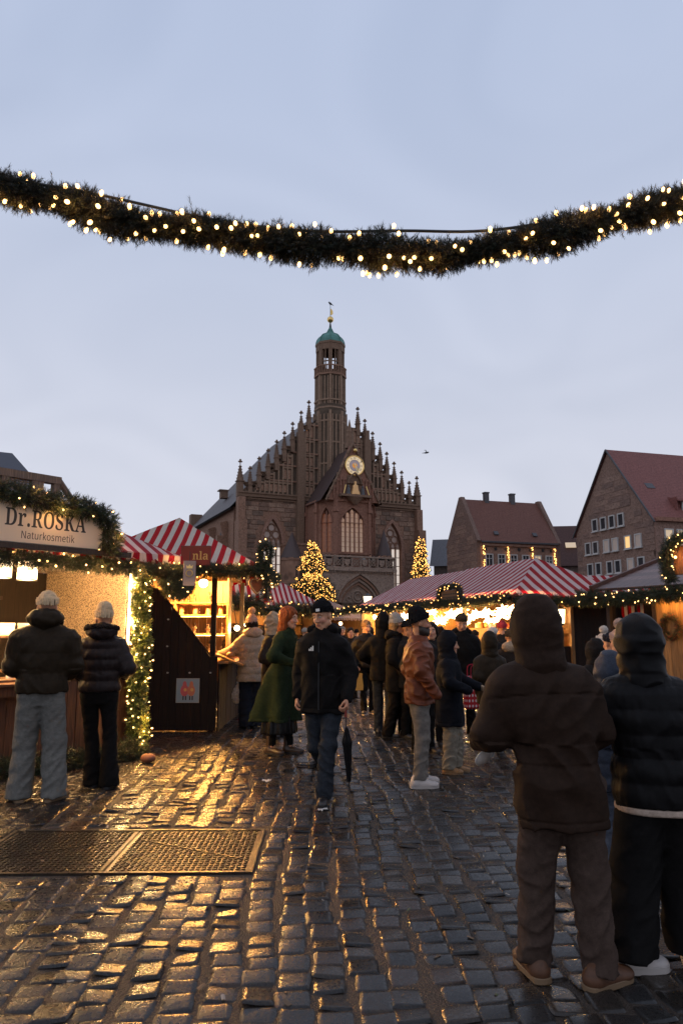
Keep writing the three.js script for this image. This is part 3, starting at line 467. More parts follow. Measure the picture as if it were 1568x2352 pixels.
  part('tympanum', merge([shapeGeo(lancet(4.2, 2.6, 4.5, 6.7), 0.2).translate(0, 0, 7.5), new THREE.TorusGeometry(0.72, 0.12, 5, 20).translate(0, 5.3, 7.6), new THREE.TorusGeometry(0.4, 0.09, 5, 16).translate(0, 5.3, 7.62), ...[-1, 1].flatMap((s) => [archBand(1.4, 0.14, 3.2, 4.6, 0.2).translate(s * 1.1, 0, 7.66), new THREE.TorusGeometry(0.26, 0.07, 4, 10).translate(s * 1.25, 5.0, 7.6)])]), M.palestone, po);
  part('frieze', merge([box(9.9, 0.35, 0.5, 0, 8.55, 8.35), ...[...Array(26)].map((_, k) => box(0.16, 0.22, 0.2, -4.5 + k * 0.36, 8.28, 8.42))]), M.palestone, po);
  const bal = []; for (let k = 0; k <= 8; k++) { const x = -4.7 + k * 9.4 / 8; bal.push(box(0.16, 1.35, 0.22, x, 9.4, 8.45)); if (k < 8) { const xc = x + 0.5875; if (k % 2) { bal.push(bar(V(x, 8.8, 8.42), V(x + 1.175, 10, 8.42), 0.07, 4), bar(V(x, 10, 8.42), V(x + 1.175, 8.8, 8.42), 0.07, 4), new THREE.TorusGeometry(0.34, 0.07, 4, 8).translate(xc, 9.4, 8.42)); } else bal.push(poly([[-0.36, 0.42], [0.36, 0.42], [0.36, -0.1], [0, -0.46], [-0.36, -0.1]], 0.12).translate(xc, 9.4, 8.46), bar(V(x, 8.8, 8.4), V(xc, 9.1, 8.4), 0.05, 4), bar(V(x + 1.175, 8.8, 8.4), V(xc, 9.1, 8.4), 0.05, 4), bar(V(x, 10, 8.4), V(xc - 0.3, 9.6, 8.4), 0.05, 4), bar(V(x + 1.175, 10, 8.4), V(xc + 0.3, 9.6, 8.4), 0.05, 4)); } }
  part('balustrade', merge([...bal, box(9.7, 0.2, 0.36, 0, 10.12, 8.45), box(9.7, 0.16, 0.3, 0, 8.78, 8.45), ...[-1, 1].flatMap((s) => [box(0.3, 0.2, 7, s * 4.75, 10.12, 4.8), ...[...Array(10)].map((_, k) => box(0.12, 1.3, 0.14, s * 4.75, 9.4, 1.6 + k * 0.68))])]), M.palestone, po);
  for (const [x, z, r, y, t, nm] of [[-7.0, 3.2, 1.35, 10.1, 13.5, 0], [4.6, 5.8, 0.95, 10.6, 14.1, 1]]) { // round stair turret on one side, slender one on the other
    const tu = node('stair_turret', church, [x, 0, z]);
    part('turret_wall', merge([cyl(r, r, y, 0, y / 2, 0, 14), cyl(r * 1.1, r * 1.1, 0.3, 0, y - 0.1, 0, 14), cyl(r * 1.07, r * 1.07, 0.25, 0, y - 3, 0, 14)]), brown, tu);
    part('turret_roof', new THREE.ConeGeometry(r * 1.15, t - y, 8).translate(0, (t + y) / 2, 0), std({ color: lin(0.075, 0.05, 0.045), roughness: 0.75 }), tu);
    for (const a of [0.1, 0.6]) part('slit', box(0.14, 1.2, 0.1, Math.sin(a) * r, y - 1.6, Math.cos(a) * r, a), M.black, tu);
  }
  // small dark annex between façade and chapel
  part('annex', merge([box(2.9, 12, 2.4, -5.9, 6, 1.2), box(3.1, 0.3, 2.6, -5.9, 12.1, 1.3)]), brown, church);
}

// ------------------------------------------------------------------ houses round the square
function tiles(r, g, b) { return std({ color: lin(r, g, b), roughness: 0.75, side: THREE.DoubleSide, map: rep(T.grimy, 0.35, 0.35), bumpMap: tileBump, bumpScale: 0.05 }); }
const tileBump = rep(tex(64, 64, (u, v) => { const row = v * 4, e = (u * 4 + (Math.floor(row) % 2) * 0.5) % 1; return clamp(0.25 + 0.6 * (1 - row % 1) - (Math.abs(e - 0.5) > 0.45 ? 0.25 : 0)); }, false), 1.2, 1.2);
const frameW = std({ color: lin(0.48, 0.46, 0.44), roughness: 0.5 }), paneDark = phys({ color: lin(0.035, 0.036, 0.042), roughness: 0.12 }), paneBlind = glow(0.9, 0.5, 0.3, 0.16), paneWarm = glow(1, 0.58, 0.17, 0.9), panePale = glow(1, 0.74, 0.46, 0.42);
function casement(parent, x, y, z, w, h, pane, ry, bars = true) { // a framed window set into a wall of its house
  const o = node('window', parent, [x, y, z], ry), t = 0.11;
  part('frame', merge([box(w, t, 0.14, 0, h / 2 - t / 2, 0.02), box(w, t, 0.14, 0, -h / 2 + t / 2, 0.02), box(t, h - 2 * t, 0.14, -w / 2 + t / 2, 0, 0.02), box(t, h - 2 * t, 0.14, w / 2 - t / 2, 0, 0.02)]), frameW, o);
  if (bars) for (const s of [-1, 1]) part('pane', box(w / 2 - t - 0.035, h - 2 * t, 0.03, s * (w / 4 - t / 2 + 0.016), 0, 0.0), pane, o); else part('pane', box(w - 2 * t, h - 2 * t, 0.03, 0, 0, 0), pane, o);
  if (bars) part('glazing_bar', merge([box(0.06, h - 2 * t, 0.08, 0, 0, 0.02), box(w - 2 * t, 0.05, 0.08, 0, h * 0.16, 0.021)]), frameW, o);
  part('sill', box(w + 0.12, 0.08, 0.2, 0, -h / 2 - 0.04, 0.08), frameW, o);
  return o;
}
{ // big stone house on the right: gable towards the square, red roof
  const c0 = [27.26, -62], gw = 11.4, eave = 11.0, apex = 18.3, len = 15;   // the corner nearest to the camera
  const a = Math.atan2(-(-10.93), -3.2);                                       // x of the house runs along its gable, away from that corner
  const dir = V(-3.2, 0, -10.93).normalize(), rot = Math.atan2(-dir.z, dir.x); void a;
  const h = thing('stone_house', 'large brown stone house with tall gable, red tiled roof and rows of white windows', 'house', [c0[0], 0, c0[1]], rot);
  // local: x from 0 (near corner) to gw along the gable; the gable faces -z; the house runs to +z ... mirrored so that it stays behind the gable
  const mats = [stone(0.32, 0.205, 0.165, 0.3), stone(0.28, 0.18, 0.15, 0.3), stone(0.36, 0.235, 0.19, 0.3), stone(0.25, 0.165, 0.14, 0.3)];
  const g = node('gable_wall', h); g.rotation.y = Math.PI; g.position.set(0, 0, 0);          // its own x runs from 0 to -gw, its face looks to +z
  part('wall_core', poly([[-gw, 0], [0, 0], [0, eave], [-gw / 2, apex], [-gw, eave]], 0.5), mats[0], g);
  const rows = [[11.5, [4.3, 5.6, 6.9, 8.2], [paneDark, paneDark, paneDark, paneDark]], [9.3, [2.1, 3.5, 5.3, 6.6, 8.3, 9.5], [paneBlind, paneWarm, paneBlind, paneBlind, paneDark, paneDark]], [7.2, [1.9, 3.3, 5.1, 6.3, 8.0, 9.3], [paneDark, paneBlind, paneDark, paneDark, paneDark, paneDark]]];
  const ww = 0.9, wh = 1.25, keep = (x, y) => y < eave + (gw / 2 - Math.abs(x + gw / 2)) * (apex - eave) / (gw / 2) - 0.1 && !rows.some(([ry, xs]) => Math.abs(y - ry) < wh / 2 + 0.08 && xs.some((q) => Math.abs(x + q) < ww / 2 + 0.08));
  ashlar(g, { x0: -gw, x1: 0, y0: 1.5, y1: apex, z: 0, course: 0.56, len: 1.7, mats, keep, proud: 0.05, limit: 300, joint: 0.02, order: (s) => -s[1] });
  for (const [y, xs, ps] of rows) xs.forEach((x, i) => { const w = casement(h, x, y, -0.03, ww, wh, ps[i], Math.PI, false); if (ps[i] === paneBlind) { part('blind', merge([...Array(9)].map((_, k) => box(0.62, 0.07, 0.02, 0, 0.48 - k * 0.115, 0.035))), frameW, w); } });
  const fr = node('front_wall', h); fr.rotation.y = -Math.PI / 2;   // the eaves side, to the right of the corner
  part('wall_core', box(len, eave, 0.5, len / 2, eave / 2, 0.25 - 0.25), std({ color: lin(0.33, 0.2, 0.16), roughness: 0.9, map: rep(T.grimy, 0.3, 0.3) }), fr);
  [1.25, 2.55, 4.3, 5.6, 7.4].forEach((x) => { const w = casement(fr, x, 9.35, 0.27, 0.95, 1.5, panePale, 0, false); void w; });
  part('eave_board', box(len, 0.35, 0.5, len / 2, eave - 0.1, 0.35), M.chapelStone, fr);
  const t = tiles(0.27, 0.095, 0.08), ov = 0.35;
  part('roof', merge([cloth(V(-ov, eave - 0.3, -0.25), V(-ov, eave - 0.3, len), V(gw / 2, apex + 0.25, len), V(gw / 2, apex + 0.25, -0.25), 4, 6, 0, 0), cloth(V(gw + ov, eave - 0.3, len), V(gw + ov, eave - 0.3, -0.25), V(gw / 2, apex + 0.25, -0.25), V(gw / 2, apex + 0.25, len), 4, 6, 0, 0)]), t, h);
  part('verge', merge([bar(V(-ov, eave - 0.35, -0.2), V(gw / 2, apex + 0.22, -0.2), 0.09, 5), bar(V(gw + ov, eave - 0.35, -0.2), V(gw / 2, apex + 0.22, -0.2), 0.09, 5)]), M.slate, h);
  const dm = node('dormer', h, [0.75, 12.0, 0]);
  part('dormer_roof', merge([box(2.6, 0.16, 6.2, 0.85, 1.25, 6.2, 0, 0, 0.32), box(1.6, 1.6, 0.12, 0.6, 0.4, 3.1), box(1.6, 1.6, 0.12, 0.6, 0.4, 9.3)]), t, dm);
  for (const z of [4.2, 6.2, 8.2]) casement(h, 0.7, 12.35, z, 0.95, 1.3, paneDark, -Math.PI / 2, false);
  part('dormer_wall', box(0.3, 1.7, 6.2, 1.0, 12.3, 6.2), t, h);
  part('skylight', box(0.7, 0.1, 0.9, 2.6, 14.5, 2.0, 0, 0, Math.atan2(apex - eave, gw / 2 + ov)), M.slate, h);
}
{ // smaller house with stone gables and strings of lights
  const dir = V(9.5, 0, -2.94).normalize(), rot = Math.atan2(-dir.z, dir.x), L = 9.9, W = 7.6, eave = 11.2, apex = 16.6;
  const h = thing('gabled_house', 'brown tiled house with stone side gable and four vertical strings of lights between windows', 'house', [15.54, 0, -80], rot);
  const mats = [stone(0.30, 0.185, 0.145, 0.3), stone(0.25, 0.155, 0.125, 0.3), stone(0.34, 0.215, 0.165, 0.3)];
  part('wall', merge([box(L, eave, 0.4, L / 2, eave / 2, -0.2), box(L, eave, 0.4, L / 2, eave / 2, -W + 0.2)]), std({ color: lin(0.34, 0.2, 0.15), roughness: 0.9, map: rep(T.grimy, 0.3, 0.3) }), h);
  const gs = [[-W, 0], [0.0, 0], [0.0, eave], [0.3, eave], [-W / 2 + 0.3, apex + 0.22], [-W / 2 - 0.3, apex + 0.22], [-W - 0.3, eave], [-W, eave]].map(([z, y]) => [z, y]);
  for (const [x, nm] of [[0, 0], [L, 1]]) {
    const g = node('gable_wall', h, [x, 0, 0], -Math.PI / 2); // face looks to -x
    part('wall_core', poly(gs.map(([z, y]) => [z, y]), 0.45).translate(0, 0, nm ? 0.0 : 0.45), mats[1], g);
    if (!nm) ashlar(g, { x0: -W, x1: 0, y0: 3, y1: apex, z: 0.45, course: 0.5, len: 1.4, mats, keep: (q, y) => y < eave + (W / 2 - Math.abs(q + W / 2)) * (apex - eave) / (W / 2) - 0.1, proud: 0.05, limit: 200, joint: 0.02, order: (s) => -s[1] });
  }
  const t = tiles(0.20, 0.075, 0.05);
  part('roof', merge([cloth(V(0, eave, 0.35), V(L, eave, 0.35), V(L, apex, -W / 2), V(0, apex, -W / 2), 4, 6, 0, 0), cloth(V(L, eave, -W - 0.35), V(0, eave, -W - 0.35), V(0, apex, -W / 2), V(L, apex, -W / 2), 4, 6, 0, 0)]), t, h);
  part('gutter', box(L, 0.18, 0.25, L / 2, eave - 0.1, 0.32), M.slate, h);
  part('cornice', box(L - 0.5, 0.25, 0.3, L / 2, eave - 0.4, 0.1), M.redStone, h);
  for (const x of [3.0, 6.5]) part('chimney', merge([box(0.55, 1.3, 0.55, x, apex + 0.25, -W / 2), box(0.66, 0.16, 0.66, x, apex + 0.92, -W / 2)]), M.slate, h);
  for (const x of [2.2, 7.2]) part('skylight', box(0.55, 0.12, 0.5, x, eave + 1.0, -0.25, 0, 0.95), M.slate, h);
  [1.05, 2.6, 4.15, 5.7, 7.25, 8.75].forEach((x, i) => casement(h, x, 9.0, 0.04, 0.95, 1.55, i === 4 ? panePale : paneDark, 0, true));
  part('vent', merge([0.6, 1.9, 3.3, 4.9, 6.4, 8.0, 9.1].map((x) => box(0.3, 0.35, 0.1, x, 10.35, 0.03))), M.black, h);
  [0.35, 3.4, 6.5, 9.5].forEach((x) => { const l = node('light_string', h, [x, 0, 0.14]), q = []; for (let k = 0; k < 36; k++) q.push(bulbGeo.clone().scale(0.045, 0.045, 0.045).translate(R(-0.12, 0.12), R(7.6, 10.7), R(0, 0.1))); part('lamps', merge(q), bulbFar, l).userData.kind = 'stuff'; part('cable', cyl(0.02, 0.02, 3.2, 0, 9.15, 0, 5), M.black, l); });
  part('side_window', box(0.06, 0.8, 0.4, -0.06, 9.5, -5.4), frameW, h);
}
{ // grey slate house and a low house between
  const h = thing('slate_house', 'low grey slate roofed house beside the church with a television aerial', 'house', [16.6, 0, -94], rad(-14));
  part('wall', box(9, 9.8, 7, 0, 4.9, -3.5), std({ color: lin(0.12, 0.095, 0.085), roughness: 0.9, map: rep(T.grimy, 0.3, 0.3) }), h);
  part('roof', merge([cloth(V(-5, 9.6, 0.4), V(5, 9.6, 0.4), V(5, 13.6, -3.5), V(-5, 13.6, -3.5), 4, 4, 0, 0), cloth(V(5, 9.6, -7.4), V(-5, 9.6, -7.4), V(-5, 13.6, -3.5), V(5, 13.6, -3.5), 4, 4, 0, 0)]), std({ color: lin(0.14, 0.14, 0.16), roughness: 0.6, side: THREE.DoubleSide, map: rep(T.grimy, 0.4, 0.4), bumpMap: tileBump, bumpScale: 0.03 }), h);
  for (const x of [0.9, 4.0]) part('chimney', box(1.3, 1.6, 0.9, x, 14.0, -3.3), M.slate, h);
  part('dormer', merge([box(1.0, 0.8, 0.9, 2.6, 10.7, -0.2), box(1.2, 0.12, 1.2, 2.6, 11.15, -0.1, 0, 0.3)]), M.slate, h);
  [-2.8, -0.4, 2.2].forEach((x) => casement(h, x, 7.8, 0.05, 0.9, 1.4, paneDark, 0, true));
  part('aerial', merge([cyl(0.04, 0.04, 5.4, 1.7, 16.2, -3.3, 5), ...[0, 0.5, 1.0].map((k) => box(1.6 - k * 0.5, 0.04, 0.04, 1.7, 18.2 - k * 0.9, -3.3, 0.3)), box(0.04, 0.04, 1.4, 1.7, 18.6, -3.3, 0.3)]), M.iron, h);
  part('satellite_dish', new THREE.SphereGeometry(0.5, 12, 6, 0, 6.3, 0, 0.9).rotateX(1.2).translate(2.4, 15.2, -3.2), M.iron, h);
  const k = thing('tiled_house', 'dark tiled house glimpsed between the two stone gabled houses', 'house', [29.5, 0, -92], rad(-8));
  part('wall', box(12, 9.6, 6, 0, 4.8, -3), std({ color: lin(0.20, 0.15, 0.13), roughness: 0.9, map: rep(T.grimy, 0.3, 0.3) }), k);
  part('roof', merge([cloth(V(-6.5, 9.4, 0.4), V(6.5, 9.4, 0.4), V(6.5, 15.0, -3), V(-6.5, 15.0, -3), 4, 4, 0, 0), cloth(V(6.5, 9.4, -6.4), V(-6.5, 9.4, -6.4), V(-6.5, 15.0, -3), V(6.5, 15.0, -3), 4, 4, 0, 0)]), tiles(0.11, 0.05, 0.042), k);
  part('skylight', box(1.3, 0.1, 0.8, 0.2, 12.2, -1.0, 0, 1.0), panePale, k); part('skylight', box(0.8, 0.1, 0.7, 3.2, 10.8, -0.2, 0, 1.0), paneDark, k);
  casement(k, 3.4, 8.2, 0.05, 1.2, 1.2, paneDark, 0, true);
  const f = thing('dark_house', 'dark slate roof edge of a house behind the cosmetics stall', 'house', [-33, 0, -58], rad(30));
  part('wall', box(16, 13, 8, 0, 6.5, -4), M.brownStone, f);
  part('roof', merge([cloth(V(-8.4, 12.9, 0.5), V(8.4, 12.9, 0.5), V(5.5, 17.4, -4), V(-8.4, 17.4, -4), 4, 4, 0, 0), cloth(V(8.4, 12.9, 0.5), V(8.4, 12.9, -8.5), V(5.5, 17.4, -4), V(5.5, 17.4, -4.01), 4, 4, 0, 0)]), std({ color: lin(0.07, 0.07, 0.085), roughness: 0.6, side: THREE.DoubleSide, bumpMap: tileBump, bumpScale: 0.03 }), f);
}

// ------------------------------------------------------------------ market stalls
const P2 = 1 / 0.17;
const stripedMat = (a, b, s, o = {}) => phys({ color: lin(1, 1, 1), map: rep(stripeTex(a, b, s), P2, 0.5), roughness: 0.75, side: THREE.DoubleSide, transmission: 0.16, thickness: 0, specularIntensity: 0.25, bumpMap: rep(T.bump, 1.5, 1.5), bumpScale: 0.006, ...o });
const canvasRed = stripedMat([0.70, 0.02, 0.05], [0.82, 0.76, 0.70], 1), canvasPink = stripedMat([0.56, 0.08, 0.15], [0.76, 0.70, 0.70], 2), canvasGrey = stripedMat([0.52, 0.38, 0.38], [0.60, 0.56, 0.54], 3);
const plankMats = (base, ro = 0.5) => [0.8, 1, 1.2].map((k) => woodM(base[0] * k, base[1] * k, base[2] * k, ro));
const woods = { dark: plankMats([0.021, 0.0085, 0.0045], 0.9), red: plankMats([0.19, 0.07, 0.028]), honey: plankMats([0.44, 0.24, 0.085]), grey: plankMats([0.25, 0.15, 0.135]), brown: plankMats([0.12, 0.06, 0.03]) };
function planks(parent, o) { // boards side by side in the plane z = o.z (or turned), each its own mesh; top(x) may cut them
  const n = Math.max(1, Math.round((o.x1 - o.x0) / (o.w ?? 0.12))), w = (o.x1 - o.x0) / n, h = node('boarding', parent, o.pos ?? [0, 0, 0], o.turn ?? 0);
  for (let i = 0; i < n; i++) {
    const a = o.x0 + i * w + 0.003, b = a + w - 0.006, t = o.t ?? 0.022, z = (o.z ?? 0) + R(-0.003, 0.003);
    const ya = o.top ? o.top(a) : o.y1, yb = o.top ? o.top(b) : o.y1;
    const g = Math.abs(ya - yb) < 1e-4 ? box(w - 0.006, ya - o.y0, t, (a + b) / 2, (ya + o.y0) / 2, z) : poly([[a, o.y0], [b, o.y0], [b, yb], [a, ya]], t).translate(0, 0, z + t / 2);
    part('plank', g, pick(woods[o.wood]), h);
  }
  return h;
}
const world = (g, x, y, z) => { g.updateMatrixWorld(true); return V(x, y, z).applyMatrix4(g.matrixWorld); };
function hip(parent, o) { // striped hipped awning: eave rectangle x0..x1, z0 (front) .. z1, ridge along x or z
  const { x0, x1, z0, z1, y, ry, mat } = o, A = V(x0, y, z0), B = V(x1, y, z0), C = V(x1, y, z1), D = V(x0, y, z1), p = V(...o.r0, 0).setY(ry), q = V(...o.r1, 0).setY(ry);
  p.set(o.r0[0], ry, o.r0[1]); q.set(o.r1[0], ry, o.r1[1]);
  const c = node('awning', parent), along = Math.abs(o.r0[0] - o.r1[0]) > Math.abs(o.r0[1] - o.r1[1]);
  const F = along ? [[A, B, q, p], [B, C, q, q], [C, D, p, q], [D, A, p, p]] : [[A, B, p, p], [B, C, q, p], [C, D, q, q], [D, A, p, q]];
  F.forEach((f) => part('awning_panel', cloth(...f, 40, 8, 0.035, 0.006), mat, c));
  [[A, B], [B, C], [C, D], [D, A]].forEach(([a, b]) => part('valance', valance(a, b, o.drop ?? 0.12), mat, c));
  return c;
}
const lampWhite = glow(1, 0.80, 0.50, 5), lampHot = glow(1, 0.66, 0.30, 14);

// --- the cosmetics stall on the left
const s1 = thing('market_stall', 'cosmetics stall with cream sign board, striped awning and red wood front on the left', 'market stall', [-2.57, 0, -9.03], rad(49), 'market stalls');
{
  const lining = std({ color: lin(0.58, 0.47, 0.36), roughness: 0.8, map: tex(512, 512, (u, v) => { const k = smooth(0.02, 0.16, fbm(u, v, 9, 3) * 0.5 + fbm(u, v, 17, 8) * 0.35 + 0.15), s = smooth(-0.1, 0.2, tn(u, v, 2, 5)); const d = lerp(0.16, 1, Math.max(k, 0.15 * s)); return [0.9 * d, 0.87 * d, 0.84 * d]; }), bumpMap: rep(T.bump, 3, 3), bumpScale: 0.006 });
  planks(s1, { x0: -3.7, x1: -0.04, y0: 0.0, y1: 0.93, z: 0, wood: 'red', w: 0.115 });
  part('counter', rbox(3.68, 0.045, 0.5, 0.012, -1.88, 0.955, -0.2), M.midWood, s1);
  part('ledge', merge([rbox(2.7, 0.035, 0.26, 0.01, -2.3, 0.93, 0.14), box(2.7, 0.1, 0.03, -2.3, 0.86, 0.2)]), M.redWood, s1);
  part('skirting', box(3.66, 0.12, 0.02, -1.87, 0.06, 0.024), woods.dark[0], s1);
  for (const [x, z] of [[-0.03, -0.02], [-0.03, -2.2], [-3.7, -0.02], [-3.7, -2.2]]) part('post', box(0.09, 2.38, 0.09, x, 1.19, z), M.redWood, s1);
  planks(s1, { x0: -2.2, x1: -0.06, y0: 0, y1: 2.3, z: 0.03, wood: 'dark', turn: Math.PI / 2, pos: [0, 0, -2.2 + 0.0], x0b: 0, w: 0.14 }).position.set(0.0, 0, -2.26);
  part('lining', box(0.02, 1.36, 2.08, -0.075, 1.62, -1.12), lining, s1);
  part('back_wall', box(3.6, 2.3, 0.04, -1.86, 1.15, -2.2), woods.dark[1], s1);
  part('left_wall', box(0.04, 2.3, 2.1, -3.7, 1.15, -1.1), woods.brown[1], s1);
  part('ceiling', box(3.6, 0.03, 2.1, -1.87, 2.315, -1.1), lining, s1);
  part('door', merge([box(0.72, 1.9, 0.03, -1.1, 0.95, -2.16), box(0.78, 0.05, 0.05, -1.1, 1.93, -2.15)]), M.darkWood, s1);
  hip(s1, { x0: -4.2, x1: 0.42, z0: 0.36, z1: -2.6, y: 2.42, ry: 3.3, r0: [-2.6, -1.12], r1: [-1.15, -1.12], mat: canvasPink, drop: 0.11 });
  const rl = node('roof_lantern', s1, [0, 0, -1.35]);
  part('frame', merge([box(2.1, 0.1, 0.12, -1.45, 3.5, 0), box(2.1, 0.08, 0.1, -1.45, 3.12, 0), ...[-2.45, -1.75, -1.15, -0.72, -0.45].map((x, i) => box(i === 3 ? 0.16 : 0.09, 0.34, 0.1, x, 3.3, 0)), bar(V(-0.42, 3.52, 0), V(-0.02, 3.05, 0), 0.05, 4), box(0.5, 0.08, 0.1, -0.25, 3.04, 0)]), M.greyWood, rl);
  const lat = []; for (const [a, b] of [[-2.4, -1.8], [-1.7, -1.2], [-1.1, -0.8]]) { for (let x = a; x < b; x += 0.048) lat.push(box(0.016, 0.3, 0.012, x, 3.3, 0)); for (let y = 3.18; y < 3.44; y += 0.048) lat.push(box(b - a, 0.016, 0.013, (a + b) / 2, y, 0)); }
  part('lattice', merge(lat), M.greyWood, rl);
  // sign
  const cv = document.createElement('canvas'); cv.width = 1280; cv.height = 448; { const c = cv.getContext('2d'); c.fillStyle = '#d9c2a8'; c.fillRect(0, 0, 1280, 448); for (let i = 0; i < 5000; i++) { c.fillStyle = `rgba(${rnd() < 0.5 ? 90 : 250},${rnd() < 0.5 ? 70 : 230},200,0.03)`; c.fillRect(R(0, 1280), R(0, 448), R(2, 14), R(1, 5)); } c.fillStyle = '#241a1c'; c.textBaseline = 'alphabetic'; c.textAlign = 'center'; c.save(); c.translate(585, 268); c.scale(0.80, 1.18); c.font = 'bold 232px serif'; c.fillText('Dr.ROSKA', 0, 0, 1340); c.restore(); c.save(); c.translate(610, 402); c.scale(0.98, 1.2); c.fillStyle = '#3a2c2a'; c.font = '98px sans-serif'; c.fillText('Naturkosmetik', 0, 0, 760); c.restore(); }
  const st = new THREE.CanvasTexture(cv); st.colorSpace = THREE.SRGBColorSpace;
  const sg = node('sign', s1, [-1.37, 2.62, 0.41]);
  part('board', rbox(1.24, 0.435, 0.03, 0.008), M.cream, sg);
  part('lettering', new THREE.PlaneGeometry(1.22, 0.42).translate(0, 0, 0.018), std({ map: st, roughness: 0.55, color: lin(0.95, 0.95, 0.95) }), sg);
  part('rail', box(1.7, 0.06, 0.05, 0.15, -0.25, 0.0), M.darkWood, sg);
  const tg = node('hanging_board', s1, [0.34, 2.19, 0.62], rad(-40));
  part('board', rbox(0.15, 0.31, 0.015, 0.006), std({ color: lin(0.42, 0.33, 0.31), roughness: 0.6, map: rep(T.grain, 3, 3) }), tg);
  part('emblem', merge([shapeGeo(new THREE.Shape([[-0.035, 0.06], [-0.04, 0.1], [-0.018, 0.085], [0, 0.11], [0.018, 0.085], [0.04, 0.1], [0.035, 0.06]].map((p) => new THREE.Vector2(...p))), 0.003), new THREE.TorusGeometry(0.04, 0.006, 4, 16)]).translate(0, 0, 0.011), M.gold, tg);
  part('cord', cyl(0.004, 0.004, 0.12, 0, 0.21, 0, 5), M.black, tg);
  // added glowing strip standing in for the lamplit edge of the post, hanging lanterns
  const ls = node('added_light_strip', s1, [-0.10, 0, 0.02]); part('strip_lamp', rbox(0.03, 1.2, 0.025, 0.008, 0, 1.6, 0), glow(1, 0.72, 0.34, 7), ls);
  for (const y of [1.15, 1.6, 2.05]) lampAt(s1, -0.10, y, 0.06, 5, 2.5, [1, 0.60, 0.24]);
}
function hangingLantern(x, y, z, parentStall, label) {
  const p = world(parentStall, x, y, z), o = thing('hanging_lantern', label, 'lantern', p, 0.4, 'paper lanterns in the cosmetics stall');
  part('lamp_shade', new THREE.CylinderGeometry(0.105, 0.105, 0.21, 16, 1, true), std({ color: lin(0.8, 0.72, 0.6), roughness: 0.9, side: THREE.DoubleSide, emissive: lin(1, 0.80, 0.50), emissiveIntensity: 3.2 }), o);
  part('rim', merge([new THREE.TorusGeometry(0.105, 0.006, 5, 20).rotateX(Math.PI / 2).translate(0, 0.105, 0), new THREE.TorusGeometry(0.105, 0.006, 5, 20).rotateX(Math.PI / 2).translate(0, -0.105, 0)]), M.iron, o);
  part('lamp_top', new THREE.ConeGeometry(0.1, 0.05, 12, 1, true).translate(0, 0.13, 0), M.iron, o);
  part('cord', cyl(0.004, 0.004, 0.16, 0, 0.22, 0, 5), M.black, o);
  lampAt(o, 0, 0, 0, 10, 4, [1, 0.58, 0.22]);
  return o;
}
hangingLantern(-1.34, 2.16, -0.12, s1, 'glowing paper lantern hanging under the cosmetics sign, right of its pair');
hangingLantern(-2.75, 2.16, -0.12, s1, 'paper lantern beyond the picture edge in the cosmetics stall');
hangingLantern(-1.63, 2.17, -0.12, s1, 'glowing paper lantern at the picture edge beside a second lantern');
{ // goods in the cosmetics stall
  const shelf = thing('display_shelf', 'wooden display shelf behind the two customers at the cosmetics stall', 'shelf', world(s1, -1.7, 0.98, -0.72), rad(49));
  part('board', merge([rbox(1.9, 0.03, 0.3, 0.008, 0, 0.44, 0)]), M.midWood, shelf); part('board', rbox(1.9, 0.03, 0.3, 0.008, 0, 0.05, 0), M.midWood, shelf);
  for (const x of [-0.93, -0.3, 0.3, 0.93]) part('upright', box(0.03, 0.44, 0.28, x, 0.22, 0), M.midWood, shelf);
  const whiteM = std({ color: lin(0.78, 0.74, 0.66), roughness: 0.45 });
  const bx = thing('white_box', 'white carton on the shelf of the cosmetics stall', 'box', world(s1, -0.98, 1.435, -0.72), rad(55), 'white cartons on the cosmetics shelf');
  part('carton', rbox(0.22, 0.12, 0.16, 0.006, 0, 0.06, 0), whiteM, bx); part('lid', rbox(0.226, 0.03, 0.166, 0.006, 0, 0.13, 0), whiteM, bx);
  for (const x of [-1.3, -1.72, -2.05, -2.3]) copy(bx, world(s1, x, 1.435, -0.72), rad(49 + R(-12, 12)));
  const jar = thing('cream_jar', 'small white jar with lid in the row on the cosmetics counter', 'jar', world(s1, -0.7, 0.98, -0.2), 0, 'jars on the cosmetics counter');
  part('jar_body', cyl(0.035, 0.035, 0.06, 0, 0.03, 0, 12), whiteM, jar); part('lid', cyl(0.036, 0.036, 0.022, 0, 0.072, 0, 12), M.gold, jar);
  for (let i = 1; i < 16; i++) copy(jar, world(s1, -0.7 - i * 0.11, 0.98, -0.2 + (i % 2) * 0.1), R(0, 6));
  const dc = thing('display_case', 'brightly lit glass display case on the counter at the left edge', 'display case', world(s1, -2.15, 0.98, -0.22), rad(49));
  part('glass', box(0.9, 0.34, 0.34, 0, 0.17, 0), phys({ transmission: 1, roughness: 0.05, color: lin(0.95, 0.95, 0.95), thickness: 0 }), dc);
  part('shelf_liner', box(0.86, 0.02, 0.3, 0, 0.012, 0), whiteM, dc); part('frame', merge([[-0.45, -0.17], [0.45, -0.17], [-0.45, 0.17], [0.45, 0.17]].map(([x, z]) => box(0.014, 0.36, 0.014, x, 0.18, z))), M.gold, dc);
  part('strip_lamp', box(0.8, 0.02, 0.03, 0, 0.315, -0.1), glow(1, 0.85, 0.6, 12), dc); lampAt(dc, 0, 0.27, -0.1, 1.6, 3, [1, 0.7, 0.35]);
  part('soap', merge([...Array(8)].map((_, i) => rbox(0.07, 0.04, 0.05, 0.01, -0.36 + i * 0.1, 0.045, i % 2 ? 0.04 : -0.06))), std({ color: lin(0.6, 0.5, 0.4), roughness: 0.5 }), dc);
}
const G = (name, label, pts, r, o) => garland(name, label, 'garland', pts, r, { group: 'fir garlands with small lamps on the stalls', ...o });
